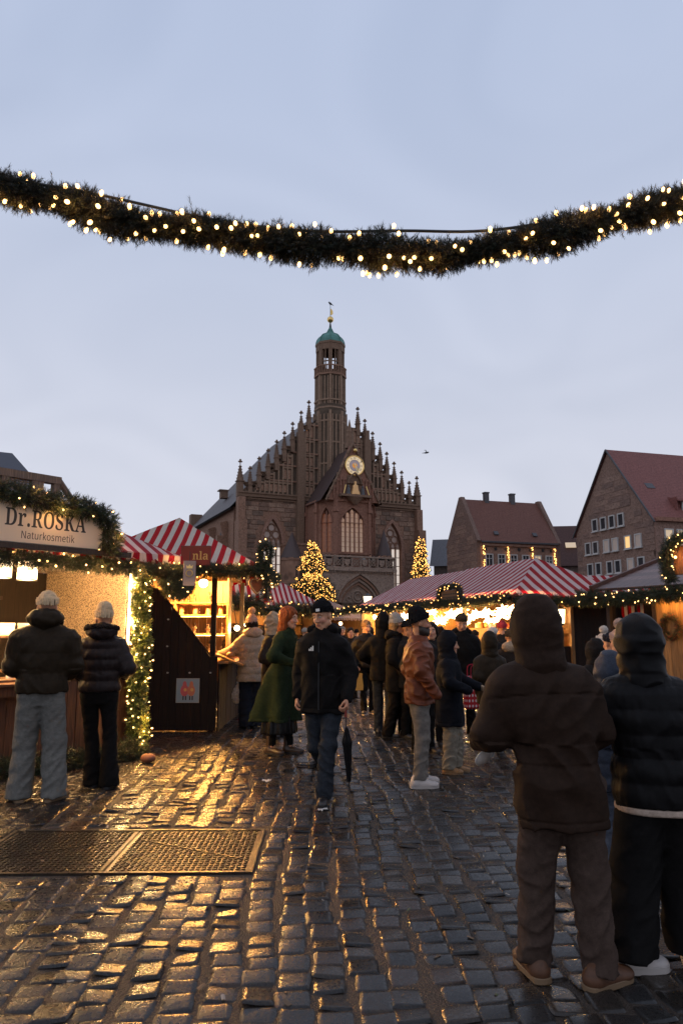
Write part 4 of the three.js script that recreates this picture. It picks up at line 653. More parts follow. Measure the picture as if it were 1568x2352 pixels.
G('garland', 'thick fir garland draped over the cream cosmetics sign and down its side', [[-2.3, 2.95, 0.40], [-1.8, 2.91, 0.42], [-1.22, 2.86, 0.43], [-0.87, 2.83, 0.43], [-0.70, 2.74, 0.42], [-0.66, 2.55, 0.42], [-0.64, 2.36, 0.40]].map((p) => world(s1, ...p)), 0.095, { bulbs: 22, density: 1350, twig: 0.9, lump: 0.4, kind: 'small', bulbR: 0.011, lampEvery: 3, cd: 0.3 });
G('garland', 'fir garland with lamps along the eave under the cosmetics sign', [[-2.4, 2.26, 0.34], [-1.6, 2.245, 0.36], [-0.8, 2.24, 0.36], [-0.1, 2.22, 0.38], [0.45, 2.24, 0.40]].map((p) => world(s1, ...p)), 0.055, { bulbs: 30, density: 1300, twig: 0.75, kind: 'small', lampEvery: 5, cd: 0.45 });
G('garland', 'bright leafy garland winding down the corner post of the cosmetics stall', [[0.02, 2.24, 0.11], [-0.01, 1.8, 0.13], [0.03, 1.3, 0.12], [-0.01, 0.8, 0.13], [0.02, 0.35, 0.13], [0.0, 0.08, 0.16]].map((p) => world(s1, ...p)), 0.105, { bulbs: 84, density: 1250, kind: 'leafy', lampEvery: 6, cd: 0.30, lump: 0.4, twig: 0.95, colors: [[0.10, 0.13, 0.025], [0.13, 0.15, 0.03], [0.07, 0.10, 0.02], [0.16, 0.15, 0.04], [0.05, 0.08, 0.02]] });
G('fir_trim', 'loose fir branches lying along the foot of the cosmetics stall', [[-3.4, 0.07, 0.2], [-2, 0.06, 0.2], [-0.8, 0.06, 0.22], [0.05, 0.07, 0.26]].map((p) => world(s1, ...p)), 0.11, { density: 1100, kind: 'small', wire: 0.01 });
{ const p = ground(340, 1752); const o = thing('terracotta_ball', 'small round terracotta ball lying on the cobbles by the corner post', 'ball', p); part('ball', new THREE.SphereGeometry(0.075, 18, 12).scale(1.15, 0.72, 1).translate(0, 0.052, 0), std({ color: lin(0.33, 0.12, 0.06), roughness: 0.6, map: rep(T.grimy, 2, 2) }), o); part('stalk', cyl(0.008, 0.012, 0.03, 0, 0.112, 0, 6), M.darkWood, o); }

// --- the second stall: dark boarded end wall with a slanting cut, lit shelves behind it
const s2 = thing('market_stall', 'dark boarded stall with red and white peaked awning and lit figurine shelves', 'market stall', [0, 0, 0], 0, 'market stalls');
{
  const top = (x) => x < -2.72 ? 2.13 : x > -1.985 ? 1.10 : lerp(2.02, 1.13, (x + 2.72) / 0.735);
  const near = planks(s2, { x0: -3.05, x1: -1.86, y0: 0.02, y1: 2.1, z: -11.0, wood: 'dark', w: 0.125, top });
  part('backing', poly([[-3.05, 0.02], [-1.87, 0.02], [-1.87, 1.08], [-1.985, 1.10], [-2.72, 1.99], [-2.74, 2.1], [-3.05, 2.1]], 0.012).translate(0, 0, -11.014), woods.dark[0], near);
  part('slanted_edge', bar(V(-2.735, 2.05, -10.985), V(-1.97, 1.12, -10.985), 0.012, 4), woods.dark[2], near);
  part('post', box(0.075, 2.4, 0.075, -1.945, 1.2, -11.06), woods.dark[0], s2); part('post', box(0.075, 2.4, 0.075, -3.9, 1.2, -11.06), woods.dark[0], s2); part('post', box(0.075, 2.4, 0.075, -1.95, 1.2, -14.2), woods.brown[0], s2);
  const fr = planks(s2, { x0: -14.2, x1: -11.1, y0: 0, y1: 0.98, z: 0, wood: 'dark', w: 0.125 }); fr.rotation.y = Math.PI / 2; fr.position.set(-1.86, 0, -25.3 + 0);
  fr.position.set(-1.86, 0, -25.3);
  part('counter', rbox(0.42, 0.04, 3.1, 0.01, -1.92, 1.0, -12.65), M.honeyWood, s2);
  part('sloping_tray', box(0.5, 0.03, 1.2, -1.72, 1.04, -11.75, 0, 0, -0.35), M.honeyWood, s2);
  planks(s2, { x0: -3.9, x1: -1.98, y0: 0.6, y1: 2.35, z: -12.9, wood: 'honey', w: 0.14 });
  part('back_wall', box(0.04, 2.3, 3.2, -3.95, 1.15, -12.6), woods.honey[0], s2);
  const sh = node('shelving', s2, [0, 0, -12.62]);
  for (const y of [1.12, 1.42, 1.74, 1.95]) part('shelf', rbox(1.85, 0.025, 0.34, 0.006, -2.88, y, 0), M.honeyWood, sh);
  for (const x of [-1.96, -2.86, -3.8]) part('upright', box(0.035, 1.5, 0.34, x, 1.65, -0.005), M.honeyWood, sh);
  part('ceiling_board', box(2.0, 0.03, 3.1, -2.95, 2.42, -12.6), woods.honey[1], s2);
  hip(s2, { x0: -4.25, x1: -1.27, z0: -10.65, z1: -14.7, y: 2.47, ry: 3.38, r0: [-2.76, -12.1], r1: [-2.76, -13.2], mat: canvasRed, drop: 0.10 });
  const cv = document.createElement('canvas'); cv.width = 512; cv.height = 256; { const c = cv.getContext('2d'); c.fillStyle = '#7a2a1a'; c.fillRect(0, 0, 512, 256); c.fillStyle = '#c99a52'; c.font = 'bold 150px serif'; c.textBaseline = 'middle'; c.textAlign = 'right'; c.scale(1.2, 1); c.fillText('nla', 405, 128); }
  const t = new THREE.CanvasTexture(cv); t.colorSpace = THREE.SRGBColorSpace;
  const sg = node('sign', s2, [-2.14, 2.57, -10.52]); part('board', rbox(0.44, 0.30, 0.03, 0.008), woodM(0.17, 0.045, 0.02), sg); part('lettering', new THREE.PlaneGeometry(0.42, 0.28).translate(0, 0, 0.017), std({ map: t, roughness: 0.7 }), sg);
  const lp = node('shelf_lamp', s2, [-2.3, 2.26, -12.0]); part('lamp_globe', new THREE.SphereGeometry(0.075, 14, 10), glow(1, 0.74, 0.36, 22), lp); part('lamp_cap', cyl(0.02, 0.045, 0.08, 0, 0.1, 0, 10), M.iron, lp); lampAt(lp, 0, 0, 0, 58, 4, [1, 0.46, 0.10]);
  const lq = node('shelf_lamp', s2, [-3.2, 2.26, -11.9]); part('lamp_globe', new THREE.SphereGeometry(0.06, 14, 10), glow(1, 0.74, 0.36, 22), lq); part('lamp_cap', cyl(0.02, 0.045, 0.08, 0, 0.1, 0, 10), M.iron, lq); lampAt(lq, 0, 0, 0, 26, 4, [1, 0.46, 0.10]);
  const ls = node('shelf_strip', s2); for (const y of [1.40, 1.72]) part('strip_lamp', box(1.7, 0.012, 0.02, -2.85, y - 0.004, -12.46), glow(1, 0.68, 0.28, 7), ls);
  // poster on the dark end wall: pale blue sheet with two plain pink figures
  const pc = document.createElement('canvas'); pc.width = pc.height = 256; { const c = pc.getContext('2d'); c.fillStyle = '#8fa6b8'; c.fillRect(0, 0, 256, 256); for (const [x, k, col] of [[92, 1, '#c9606a'], [168, 0.95, '#cf7f62']]) { c.fillStyle = col; c.beginPath(); c.ellipse(x, 128, 46 * k, 62 * k, 0, 0, 7); c.fill(); c.beginPath(); c.ellipse(x, 62, 22, 36, 0, 0, 7); c.fill(); c.fillStyle = '#33242a'; c.fillRect(x - 20, 186, 14, 44); c.fillRect(x + 8, 186, 14, 44); c.fillStyle = '#e7b36a'; c.beginPath(); c.arc(x + 8, 120, 18, 0, 7); c.fill(); } }
  const pt = new THREE.CanvasTexture(pc); pt.colorSpace = THREE.SRGBColorSpace;
  const po = thing('poster', 'square pale blue poster with two pink figures pinned to dark boarding', 'poster', [-2.29, 0.60, -10.982]); part('sheet', box(0.345, 0.355, 0.006), M.cream, po); part('print', new THREE.PlaneGeometry(0.335, 0.345).translate(0, 0, 0.0045), std({ map: pt, roughness: 0.6, color: lin(0.8, 0.8, 0.8) }), po);
  const cl = std({ color: lin(0.5, 0.46, 0.4), roughness: 0.6 });
  [[-2.6, 0.86], [-2.27, 0.86], [-1.96, 0.86], [-2.62, 1.25], [-2.62, 1.65]].forEach(([x, y]) => part('knob', new THREE.SphereGeometry(0.017, 8, 6).scale(1, 0.7, 0.6).translate(x, y, -10.98), cl, near));
}
{ // figurines and wares on the shelves, each its own thing
  const body = [[0.001, 0.17], [0.014, 0.168], [0.016, 0.15], [0.022, 0.146], [0.022, 0.137], [0.014, 0.134], [0.016, 0.118], [0.009, 0.112], [0.026, 0.102], [0.024, 0.06], [0.02, 0.055], [0.027, 0.02], [0.032, 0.018], [0.032, 0]].map((p) => new THREE.Vector2(...p));
  const dark = std({ color: lin(0.05, 0.022, 0.012), roughness: 0.5 }), f = thing('figurine', 'dark wooden figurine on the lit shelves behind the slanted dark boarding', 'figurine', [-2.66, 1.963, -12.56], 0, 'wooden figurines on the shelves');
  part('figure_body', new THREE.LatheGeometry(body, 12), dark, f); part('arm', bar(V(-0.03, 0.1, 0), V(-0.045, 0.06, 0.02), 0.008), dark, f); part('arm', bar(V(0.03, 0.1, 0), V(0.045, 0.06, 0.02), 0.008), dark, f);
  for (let i = 1; i < 22; i++) { const row = i % 3, c = copy(f, [-2.02 - Math.floor(i / 3) * 0.235 - R(0, 0.08), [1.963, 1.433, 1.133][row], -12.56 + R(-0.04, 0.06)], R(-0.5, 0.5)); c.scale.setScalar(R(0.85, 1.15)); }
  const gm = std({ color: lin(0.55, 0.33, 0.12), roughness: 0.4 }), rm = std({ color: lin(0.45, 0.07, 0.04), roughness: 0.4 });
  const j = thing('gift_tin', 'small golden tin with red lid among wares on the lit shelves', 'tin', [-2.1, 1.753, -12.6], 0, 'golden tins on the shelves'); part('tin', cyl(0.04, 0.04, 0.085, 0, 0.0425, 0, 14), gm, j); part('lid', cyl(0.042, 0.042, 0.022, 0, 0.095, 0, 14), rm, j);
  for (let i = 1; i < 15; i++) copy(j, [-2.08 - i * 0.115, [1.753, 1.133][i % 2], -12.6 + R(-0.05, 0.07)], R(0, 6));
  const l = thing('nut_bag', 'clear bag of nuts leaning on the sloping tray of the second stall', 'bag', [-1.72, 1.07, -11.35], 0, 'bags of nuts on the tray'); part('bag', new THREE.SphereGeometry(0.07, 12, 8).scale(1, 0.7, 0.8).translate(0, 0.04, 0), std({ color: lin(0.42, 0.2, 0.07), roughness: 0.35 }), l); part('ribbon', new THREE.ConeGeometry(0.03, 0.06, 8).rotateX(Math.PI).translate(0, 0.11, 0), rm, l);
  for (let i = 1; i < 6; i++) copy(l, [-1.72 + R(-0.06, 0.06), 1.07, -11.35 - i * 0.16], R(0, 6));
}
G('garland', 'fir garland along the eave of the red and white peaked awning', [V(-2.5, 2.40, -10.58), V(-2.0, 2.36, -10.56), V(-1.5, 2.35, -10.56), V(-1.2, 2.38, -10.62), V(-1.17, 2.32, -11.6), V(-1.2, 2.38, -12.8)], 0.075, { bulbs: 34, density: 1300, twig: 0.85, kind: 'small', lampEvery: 6, cd: 0.2 });
G('garland', 'dark fir garland between the cosmetics stall and the hanging board', [world(s1, 0.12, 2.16, 0.42), world(s1, 0.3, 2.02, 0.3), V(-2.3, 2.18, -10.5), V(-2.6, 2.28, -10.55)], 0.08, { bulbs: 12, density: 1200, twig: 0.85, kind: 'small' });
{ const c = V(-1.13, 2.60, -10.62); garland('fir_wreath', 'tall oval fir wreath standing at the corner of the peaked awning', 'wreath', [...Array(10)].map((_, i) => V(c.x + 0.075 * Math.cos(i * 0.628), c.y + 0.16 * Math.sin(i * 0.628), c.z)), 0.04, { closed: true, bulbs: 14, density: 1100, twig: 0.6, kind: 'small', group: 'fir wreaths' }); }
G('garland', 'short fir garland tail hanging below the tall oval wreath', [V(-1.12, 2.42, -10.6), V(-1.10, 2.2, -10.6), V(-1.11, 1.95, -10.62)], 0.05, { bulbs: 9, density: 1000, twig: 0.65, kind: 'small' });
{ const s = new THREE.Shape(); s.moveTo(0, -0.13); s.bezierCurveTo(-0.17, 0.0, -0.14, 0.13, -0.05, 0.12); s.quadraticCurveTo(0, 0.11, 0, 0.07); s.quadraticCurveTo(0, 0.11, 0.05, 0.12); s.bezierCurveTo(0.14, 0.13, 0.17, 0.0, 0, -0.13);
  const o = thing('gingerbread_heart', 'orange gingerbread heart hanging under the peaked awning beside the wreath', 'gingerbread heart', [-1.26, 2.14, -10.75], 0.5); part('biscuit', shapeGeo(s, 0.03, 0.008), std({ color: lin(0.42, 0.13, 0.04), roughness: 0.6, map: rep(T.grain, 4, 4) }), o); part('icing', tube(s.getPoints(10).map((p) => V(p.x * 0.86, p.y * 0.86, 0.012)), 0.007, 60, 5), std({ color: lin(0.75, 0.55, 0.3), roughness: 0.5 }), o); part('cord', cyl(0.003, 0.003, 0.16, 0, 0.18, 0, 5), M.black, o); }

// --- smaller stalls further along on the left
function smallStall(label, pos, turn, o) {
  const s = thing('market_stall', label, 'market stall', pos, turn, 'market stalls'), w = o.w, d = o.d, h = o.h ?? 2.25;
  planks(s, { x0: -w / 2, x1: w / 2, y0: 0, y1: 0.95, z: 0, wood: o.wood ?? 'brown', w: 0.16 });
  part('counter', rbox(w + 0.1, 0.05, 0.4, 0.012, 0, 0.98, 0), M.midWood, s);
  for (const [x, z] of [[-1, 0], [1, 0], [-1, -1], [1, -1]]) part('post', box(0.09, h, 0.09, x * (w / 2 - 0.045), h / 2, z * (d - 0.05) - 0.05), M.darkWood, s);
  part('back_wall', box(w - 0.02, h, 0.04, 0, h / 2, -d), woods[o.inside ?? 'honey'][1], s); part('end_wall', box(0.04, h, d - 0.1, -w / 2, h / 2, -d / 2), woods.brown[0], s); part('end_wall', box(0.04, h, d - 0.1, w / 2, h / 2, -d / 2), woods.brown[0], s);
  for (const y of [1.3, 1.65]) part('shelf', box(w - 0.2, 0.03, 0.25, 0, y, -d + 0.16), M.honeyWood, s);
  hip(s, { x0: -w / 2 - 0.35, x1: w / 2 + 0.35, z0: 0.45, z1: -d - 0.3, y: h, ry: h + (o.rise ?? 0.9), r0: [-w / 2 + d / 2, -d / 2], r1: [w / 2 - d / 2 + 0.02, -d / 2], mat: o.mat, drop: 0.12 });
  if (o.cd) { const l = node('stall_lamp', s, [0, h - 0.25, -0.35]); part('lamp_globe', new THREE.SphereGeometry(0.09, 12, 8), lampHot, l); part('lamp_cap', cyl(0.02, 0.05, 0.1, 0, 0.12, 0, 8), M.iron, l); lampAt(l, 0, 0, 0, o.cd, 4, [1, 0.54, 0.16]); }
  return s;
}
const s3 = smallStall('small stall with lit checked awning just past the figurine stall', [-3.1, 0, -15.9], rad(12), { w: 2.4, d: 1.8, mat: canvasRed, cd: 20, h: 2.2, rise: 0.7 });
const s4 = smallStall('distant stall with a lamp strewn garland and pale sign behind the white pompom hat', [-3.0, 0, -24], rad(15), { w: 4.4, d: 2, mat: canvasPink, cd: 24, h: 2.2 });
G('garland', 'garland full of lamps on the eave of the stall past the figurine stall', [V(-4.2, 2.15, -15.0), V(-3, 2.08, -15.3), V(-1.7, 2.04, -15.8)], 0.13, { bulbs: 44, bulbR: 0.016, density: 500, twig: 1.6, kind: 'small', wire: 0.05, bulbMat: bulbFar });
G('garland', 'distant garland dense with lamps above the crowd on the left', [V(-5.2, 2.28, -22.9), V(-3.2, 2.12, -23.3), V(-0.7, 2.12, -24.1)], 0.16, { bulbs: 70, bulbR: 0.022, density: 420, twig: 1.9, kind: 'small', wire: 0.06, bulbMat: bulbFar });
{ const o = thing('lamp_cluster', 'pair of bare glowing bulbs beside the white bobble hat', 'lamp', [-1.86, 1.52, -12.95]); part('bulb', new THREE.SphereGeometry(0.05, 12, 8), glow(1, 0.75, 0.4, 18), o); part('bulb', new THREE.SphereGeometry(0.035, 12, 8).translate(0.16, 0.06, 0), glow(1, 0.7, 0.35, 14), o); part('bracket', merge([bar(V(-0.1, 0.5, -0.05), V(0, 0.03, 0), 0.01), bar(V(0.05, 0.5, -0.05), V(0.16, 0.08, 0), 0.01)]), M.iron, o); lampAt(o, 0, 0, 0, 6, 2, [1, 0.58, 0.2]); }

// --- long row of stalls on the right
const rowAt = V(5.0, 0, -20.5), rowTurn = rad(18.1);
const s5 = thing('market_stall', 'long bright stall with pink striped roof whose broad striped end faces us', 'market stall', rowAt, rowTurn, 'market stalls');
const s6 = thing('market_stall', 'farther half of the pink striped row, beyond the bright seam', 'market stall', rowAt, rowTurn, 'market stalls');
{
  for (const [s, z0, z1, near] of [[s5, 0, -6.6, true], [s6, -6.75, -13.2, false]]) {
    const L = z0 - z1, zm = (z0 + z1) / 2;
    const f = planks(s, { x0: -L, x1: 0, y0: 0, y1: 1.0, z: 0, wood: 'brown', w: 0.2 }); f.rotation.y = -Math.PI / 2; f.position.set(0.02, 0, z1 + 0.0); f.position.z = z0 - L + 0; f.rotation.y = Math.PI / 2; f.position.set(0.02, 0, z1);
    part('counter', rbox(0.55, 0.05, L - 0.1, 0.012, 0.1, 1.03, zm), M.midWood, s);
    for (const z of [z0 - 0.06, z0 - L * 0.5, z1 + 0.06]) part('post', box(0.11, 2.4, 0.11, 0.05, 1.2, z), M.darkWood, s);
    part('back_wall', box(0.05, 2.4, L - 0.05, 3.75, 1.2, zm), woods.honey[1], s); part('end_wall', box(3.6, 2.4, 0.05, 1.9, 1.2, z1 + 0.03), woods.honey[0], s);
    for (const y of [1.35, 1.7, 2.05]) part('shelf', box(0.3, 0.03, L - 0.4, 3.5, y, zm), M.honeyWood, s);
    part('middle_shelf', merge([box(0.5, 0.04, L - 1.4, 1.6, 1.5, zm), box(0.5, 1.5, L - 1.4, 1.6, 0.74, zm)]), M.honeyWood, s);
    part('ceiling', box(3.7, 0.03, L - 0.1, 1.9, 2.46, zm), woods.honey[2], s);
    hip(s, { x0: -0.35, x1: 4.15, z0: z0 + (near ? 0.35 : 0.1), z1: z1 - 0.1, y: 2.42, ry: near ? 3.74 : 3.7, r0: [1.9, z0 - (near ? 1.9 : 0.05)], r1: [1.9, z1 + (near ? 0.05 : 1.2)], mat: near ? canvasPinkish() : canvasPinkish(), drop: 0.1 });
  }
  // the near end: open bay with a lit shelf, then dark boards
  planks(s5, { x0: 1.75, x1: 3.78, y0: 0, y1: 2.4, z: 0, wood: 'dark', w: 0.16 }); planks(s5, { x0: 0.1, x1: 1.7, y0: 0, y1: 1.0, z: 0, wood: 'dark', w: 0.16 });
  part('bay_shelf', merge([box(1.5, 0.04, 0.3, 0.95, 1.5, -0.4), box(1.5, 0.04, 0.3, 0.95, 1.9, -0.4)]), M.honeyWood, s5); part('end_post', box(0.1, 2.4, 0.12, 1.72, 1.2, 0.02), M.honeyWood, s5);
  const sg = node('sign', s5, [-0.45, 2.5, -3.3], -Math.PI / 2); part('board', rbox(1.25, 0.46, 0.05, 0.012), M.honeyWood, sg);
  const cv = document.createElement('canvas'); cv.width = 512; cv.height = 192; { const c = cv.getContext('2d'); c.fillStyle = '#6d4a26'; c.fillRect(0, 0, 512, 192); c.fillStyle = '#2a1a0e'; for (let r = 0; r < 3; r++) for (let x = 24; x < 470;) { const w = R(16, 54); c.fillRect(x, 34 + r * 48, w, 20); x += w + 12; } }
  const t = new THREE.CanvasTexture(cv); t.colorSpace = THREE.SRGBColorSpace; part('lettering', new THREE.PlaneGeometry(1.2, 0.42).translate(0, 0, 0.028), std({ map: t, roughness: 0.7 }), sg);
}
function canvasPinkish() { return canvasPinkish.m ??= stripedMat([0.66, 0.10, 0.18], [0.85, 0.79, 0.79], 5, { transmission: 0.28, map: rep(stripeTex([0.66, 0.015, 0.06], [0.86, 0.76, 0.74], 5), 1 / 0.38, 0.4) }); }
{ // lamps hanging in the bright stalls; wares on the shelves
  const star = []; for (let i = 0; i < 14; i++) { const d = V(R(-1, 1), R(-1, 1), R(-1, 1)).normalize(), c = new THREE.ConeGeometry(0.05, 0.2, 4); c.applyQuaternion(new THREE.Quaternion().setFromUnitVectors(V(0, 1, 0), d)); star.push(c.translate(d.x * 0.1, d.y * 0.1, d.z * 0.1)); }
  const starGeo = merge(star), L = [];
  for (let i = 0; i < 30; i++) L.push([0.2 + (i % 3) * 0.42, 1.93 + R(-0.18, 0.22), -0.45 - i * 0.27]); for (let i = 0; i < 8; i++) L.push([0.3 + (i % 2) * 0.5, 1.95 + R(-0.1, 0.15), -8.8 - i * 0.55]);
  let first = null;
  L.forEach(([x, y, z], i) => {
    const p = world(s5, x, y, z); let o;
    if (!first) { o = first = thing('star_lamp', 'glowing white star lamp hanging in the long bright stall', 'lamp', p, 0, 'star lamps in the bright stalls'); part('star_lamp_shade', starGeo, glow(1, 0.66, 0.28, 16), o); part('cord', cyl(0.005, 0.005, 0.42, 0, 0.3, 0, 5), M.black, o); }
    else { o = copy(first, p, R(0, 6)); o.scale.setScalar(R(0.8, 1.35)); }
    if (i % 3 === 0) { const q = world(s5, x, y, z); lampAt(scene, q.x, q.y, q.z, 38, 5, [1, 0.50, 0.13]); }
  });
  { const o = thing('hanging_lantern', 'lit glass lantern hanging in the end bay beside the hooded man', 'lantern', world(s5, 1.45, 1.86, -0.12), 0, 'glass lanterns'); part('lamp_glass', new THREE.CylinderGeometry(0.16, 0.13, 0.4, 8), glow(1, 0.76, 0.42, 6), o); part('lamp_top', new THREE.ConeGeometry(0.2, 0.16, 8).translate(0, 0.28, 0), M.iron, o); part('base', cyl(0.14, 0.1, 0.06, 0, -0.23, 0, 8), M.iron, o); part('hook', new THREE.TorusGeometry(0.05, 0.012, 5, 12).translate(0, 0.4, 0), M.iron, o); lampAt(o, 0, 0, 0, 5, 6, [1, 0.54, 0.17]); }
  const cols = [[0.45, 0.09, 0.05], [0.55, 0.36, 0.1], [0.5, 0.2, 0.06], [0.3, 0.3, 0.28]], G1 = rbox(0.2, 0.16, 0.2, 0.02, 0, 0.08, 0), G2 = new THREE.SphereGeometry(0.1, 12, 8).translate(0, 0.1, 0);
  const kinds = cols.map((c, i) => { const m = std({ color: lin(...c), roughness: 0.5 }), o = thing(['gift_box', 'glass_bauble', 'ginger_tin', 'grey_box'][i], ['red gift box in the long bright stall', 'golden bauble in the long bright stall', 'orange tin of biscuits in the long bright stall', 'grey carton in the long bright stall'][i], ['box', 'bauble', 'tin', 'box'][i], world(s5, 1.6, 1.525, -0.9 - i * 0.35), rowTurn, ['red boxes in the bright stall', 'baubles in the bright stall', 'biscuit tins in the bright stall', 'grey cartons in the bright stall'][i]); part('ware_body', i === 1 ? G2 : i === 2 ? cyl(0.09, 0.09, 0.18, 0, 0.09, 0, 12) : G1, m, o); part(i === 1 ? 'cap' : 'lid', i === 1 ? cyl(0.02, 0.03, 0.03, 0, 0.21, 0, 8) : i === 2 ? cyl(0.095, 0.095, 0.03, 0, 0.19, 0, 12) : rbox(0.21, 0.03, 0.21, 0.01, 0, 0.16, 0), M.gold, o); return o; });
  for (let i = 4; i < 16; i++) copy(kinds[i % 4], world(s5, 1.6 + R(-0.1, 0.1), 1.525, -0.7 - i * 0.31), rowTurn);
  for (let i = 0; i < 9; i++) copy(kinds[i % 4], world(s5, 0.4 + i * 0.15, i % 2 ? 1.525 : 1.925, -0.4), rowTurn);
}
G('garland', 'fir garland with lamps along the long eave of the bright stall', [[-0.42, 2.36, 0.3], [-0.44, 2.32, -2.4], [-0.44, 2.32, -4.6], [-0.42, 2.36, -6.7]].map((p) => world(s5, ...p)), 0.09, { bulbs: 60, bulbR: 0.02, density: 620, twig: 1.3, kind: 'small', wire: 0.05, bulbMat: bulbFar });
G('garland', 'fir garland with lamps along the eave of the farther pink roof', [[-0.42, 2.36, -6.8], [-0.5, 2.3, -9.5], [-0.42, 2.36, -13.2]].map((p) => world(s5, ...p)), 0.10, { bulbs: 60, bulbR: 0.024, density: 520, twig: 1.4, kind: 'small', wire: 0.05, bulbMat: bulbFar });
G('garland', 'dark fir garland under the broad striped end of the long stall', [[-0.4, 2.32, 0.42], [1.9, 2.27, 0.46], [4.2, 2.32, 0.42]].map((p) => world(s5, ...p)), 0.09, { bulbs: 10, bulbR: 0.018, density: 640, twig: 1.3, kind: 'small', wire: 0.05, bulbMat: bulbFar });
G('garland', 'square garland with lamps framing the wooden sign on the long stall', [[-0.48, 2.2, -2.55], [-0.48, 2.75, -2.6], [-0.48, 2.85, -3.3], [-0.48, 2.75, -4.0], [-0.48, 2.2, -4.05]].map((p) => world(s5, ...p)), 0.06, { bulbs: 30, bulbR: 0.018, density: 800, twig: 0.9, kind: 'small', wire: 0.05, bulbMat: bulbFar });
G('garland', 'garland dense with lamps leading to the stalls in the distance', [[-0.45, 2.36, -13.3], [-1.4, 2.15, -14.2], [-2.9, 2.0, -14.8], [-4.6, 2.0, -15.2]].map((p) => world(s5, ...p)), 0.13, { bulbs: 60, bulbR: 0.028, density: 420, twig: 1.6, kind: 'small', wire: 0.05, bulbMat: bulbFar });

// --- plank-roofed stall at the right edge
const s7 = thing('market_stall', 'plank roofed stall with honey coloured boarding at the right edge', 'market stall', [6.45, 0, -17.6], rad(-60), 'market stalls');
{
  const eave = 2.42, ridge = 3.32, dz = 2.6, W = 4.6, ang = Math.atan2(ridge - eave, dz + 0.35), rows = 9, sl = Math.hypot(ridge - eave, dz + 0.35) / rows, rf = node('roof', s7);
  for (let r = 0; r < rows; r++) for (let k = 0; k < 3; k++) { const t = (r + 0.5) / rows; part('plank', box(W / 3 - 0.012, 0.03, sl - 0.035, -0.05 + W / 3 * (k + 0.5), lerp(eave, ridge, t) + 0.03 + R(-0.004, 0.004), lerp(0.35, -dz, t), 0, ang + 0.07), pick(woods.grey), rf); }
  part('gap_shade_sheet', box(W, 0.02, rows * sl, W / 2 - 0.05, (eave + ridge) / 2 - 0.01, (0.35 - dz) / 2, 0, ang), woods.dark[0], rf);  // dark sheet added so the plank gaps read as shadow lines
  part('rake_board', merge([box(0.09, 0.2, rows * sl + 0.1, -0.1, (eave + ridge) / 2 + 0.03, (0.35 - dz) / 2, 0, ang)]), woodM(0.16, 0.055, 0.03), s7);
  part('rear_roof', box(W, 0.04, 2.6, W / 2, (eave + ridge) / 2 + 0.1, -dz - 1.25, 0, -0.33), woods.grey[0], s7); part('ridge_board', box(W + 0.1, 0.08, 0.16, W / 2 - 0.05, ridge + 0.06, -dz), woods.brown[0], s7);
  planks(s7, { x0: 1.35, x1: 4.5, y0: 0, y1: 2.1, z: 0, wood: 'honey', w: 0.17 }); part('head_rail', box(3.15, 0.1, 0.06, 2.92, 2.15, 0.01), M.honeyWood, s7);
  planks(s7, { x0: 0.05, x1: 1.3, y0: 0, y1: 0.95, z: 0, wood: 'dark', w: 0.17 }); part('counter', box(1.3, 0.05, 0.4, 0.68, 0.98, -0.05), M.darkWood, s7);
  for (const x of [0.05, 1.32, 4.5]) part('post', box(0.1, 2.42, 0.1, x, 1.21, -0.02), M.darkWood, s7);
  part('back_wall', box(4.5, 2.4, 0.05, 2.25, 1.2, -3.6), woods.dark[0], s7); part('end_wall', box(0.05, 2.4, 3.5, 0.02, 1.2, -1.85), woods.dark[1], s7);
  for (const [x, c] of [[0.35, canvasRed], [0.55, canvasRed], [0.8, canvasRed]]) part('hanging_cloth', valance(V(x - 0.09, 2.1, -0.2), V(x + 0.09, 2.1, -0.2), 0.5, 0, 0.4), c, s7);
  const l = node('wall_lamp', s7, [3.0, 2.26, 0.24]); part('lamp_globe', new THREE.SphereGeometry(0.06, 12, 8), glow(1, 0.7, 0.3, 16), l); part('lamp_cap', cyl(0.02, 0.05, 0.08, 0, 0.08, 0, 8), M.iron, l); lampAt(l, 0, 0, 0, 9, 3, [1, 0.52, 0.15]);
  const l2 = node('wall_lamp', s7, [1.9, 2.26, 0.24]); part('lamp_globe', new THREE.SphereGeometry(0.05, 12, 8), glow(1, 0.7, 0.3, 16), l2); part('lamp_cap', cyl(0.02, 0.05, 0.08, 0, 0.08, 0, 8), M.iron, l2); lampAt(l2, 0, 0, 0, 5, 3, [1, 0.52, 0.15]);
  const sb = node('sign', s7, [2.75, 2.95, 0.5]); part('board', rbox(1.0, 0.62, 0.05, 0.015), std({ color: lin(0.46, 0.17, 0.04), roughness: 0.5, map: rep(T.wood, 1, 1) }), sb); part('strut', bar(V(0, -0.3, -0.05), V(0, -0.5, -0.4), 0.02), M.darkWood, sb);
  const sl2 = node('sign_lamp', s7, [2.45, 3.0, 0.72]); part('lamp_globe', new THREE.SphereGeometry(0.03, 10, 8), bulbMat, sl2); part('bracket', bar(V(0, 0.02, 0), V(0, 0.28, -0.2), 0.008), M.iron, sl2); lampAt(sl2, 0, 0, 0, 0.35, 2, [1, 0.55, 0.2]);
}
G('garland', 'fir garland with lamps along the eave of the plank roofed stall', [[-0.5, 2.28, 0.42], [0.6, 2.2, 0.46], [1.8, 2.24, 0.46], [3.2, 2.3, 0.44]].map((p) => world(s7, ...p)), 0.11, { bulbs: 48, bulbR: 0.016, density: 800, twig: 1.3, kind: 'small', wire: 0.05 });
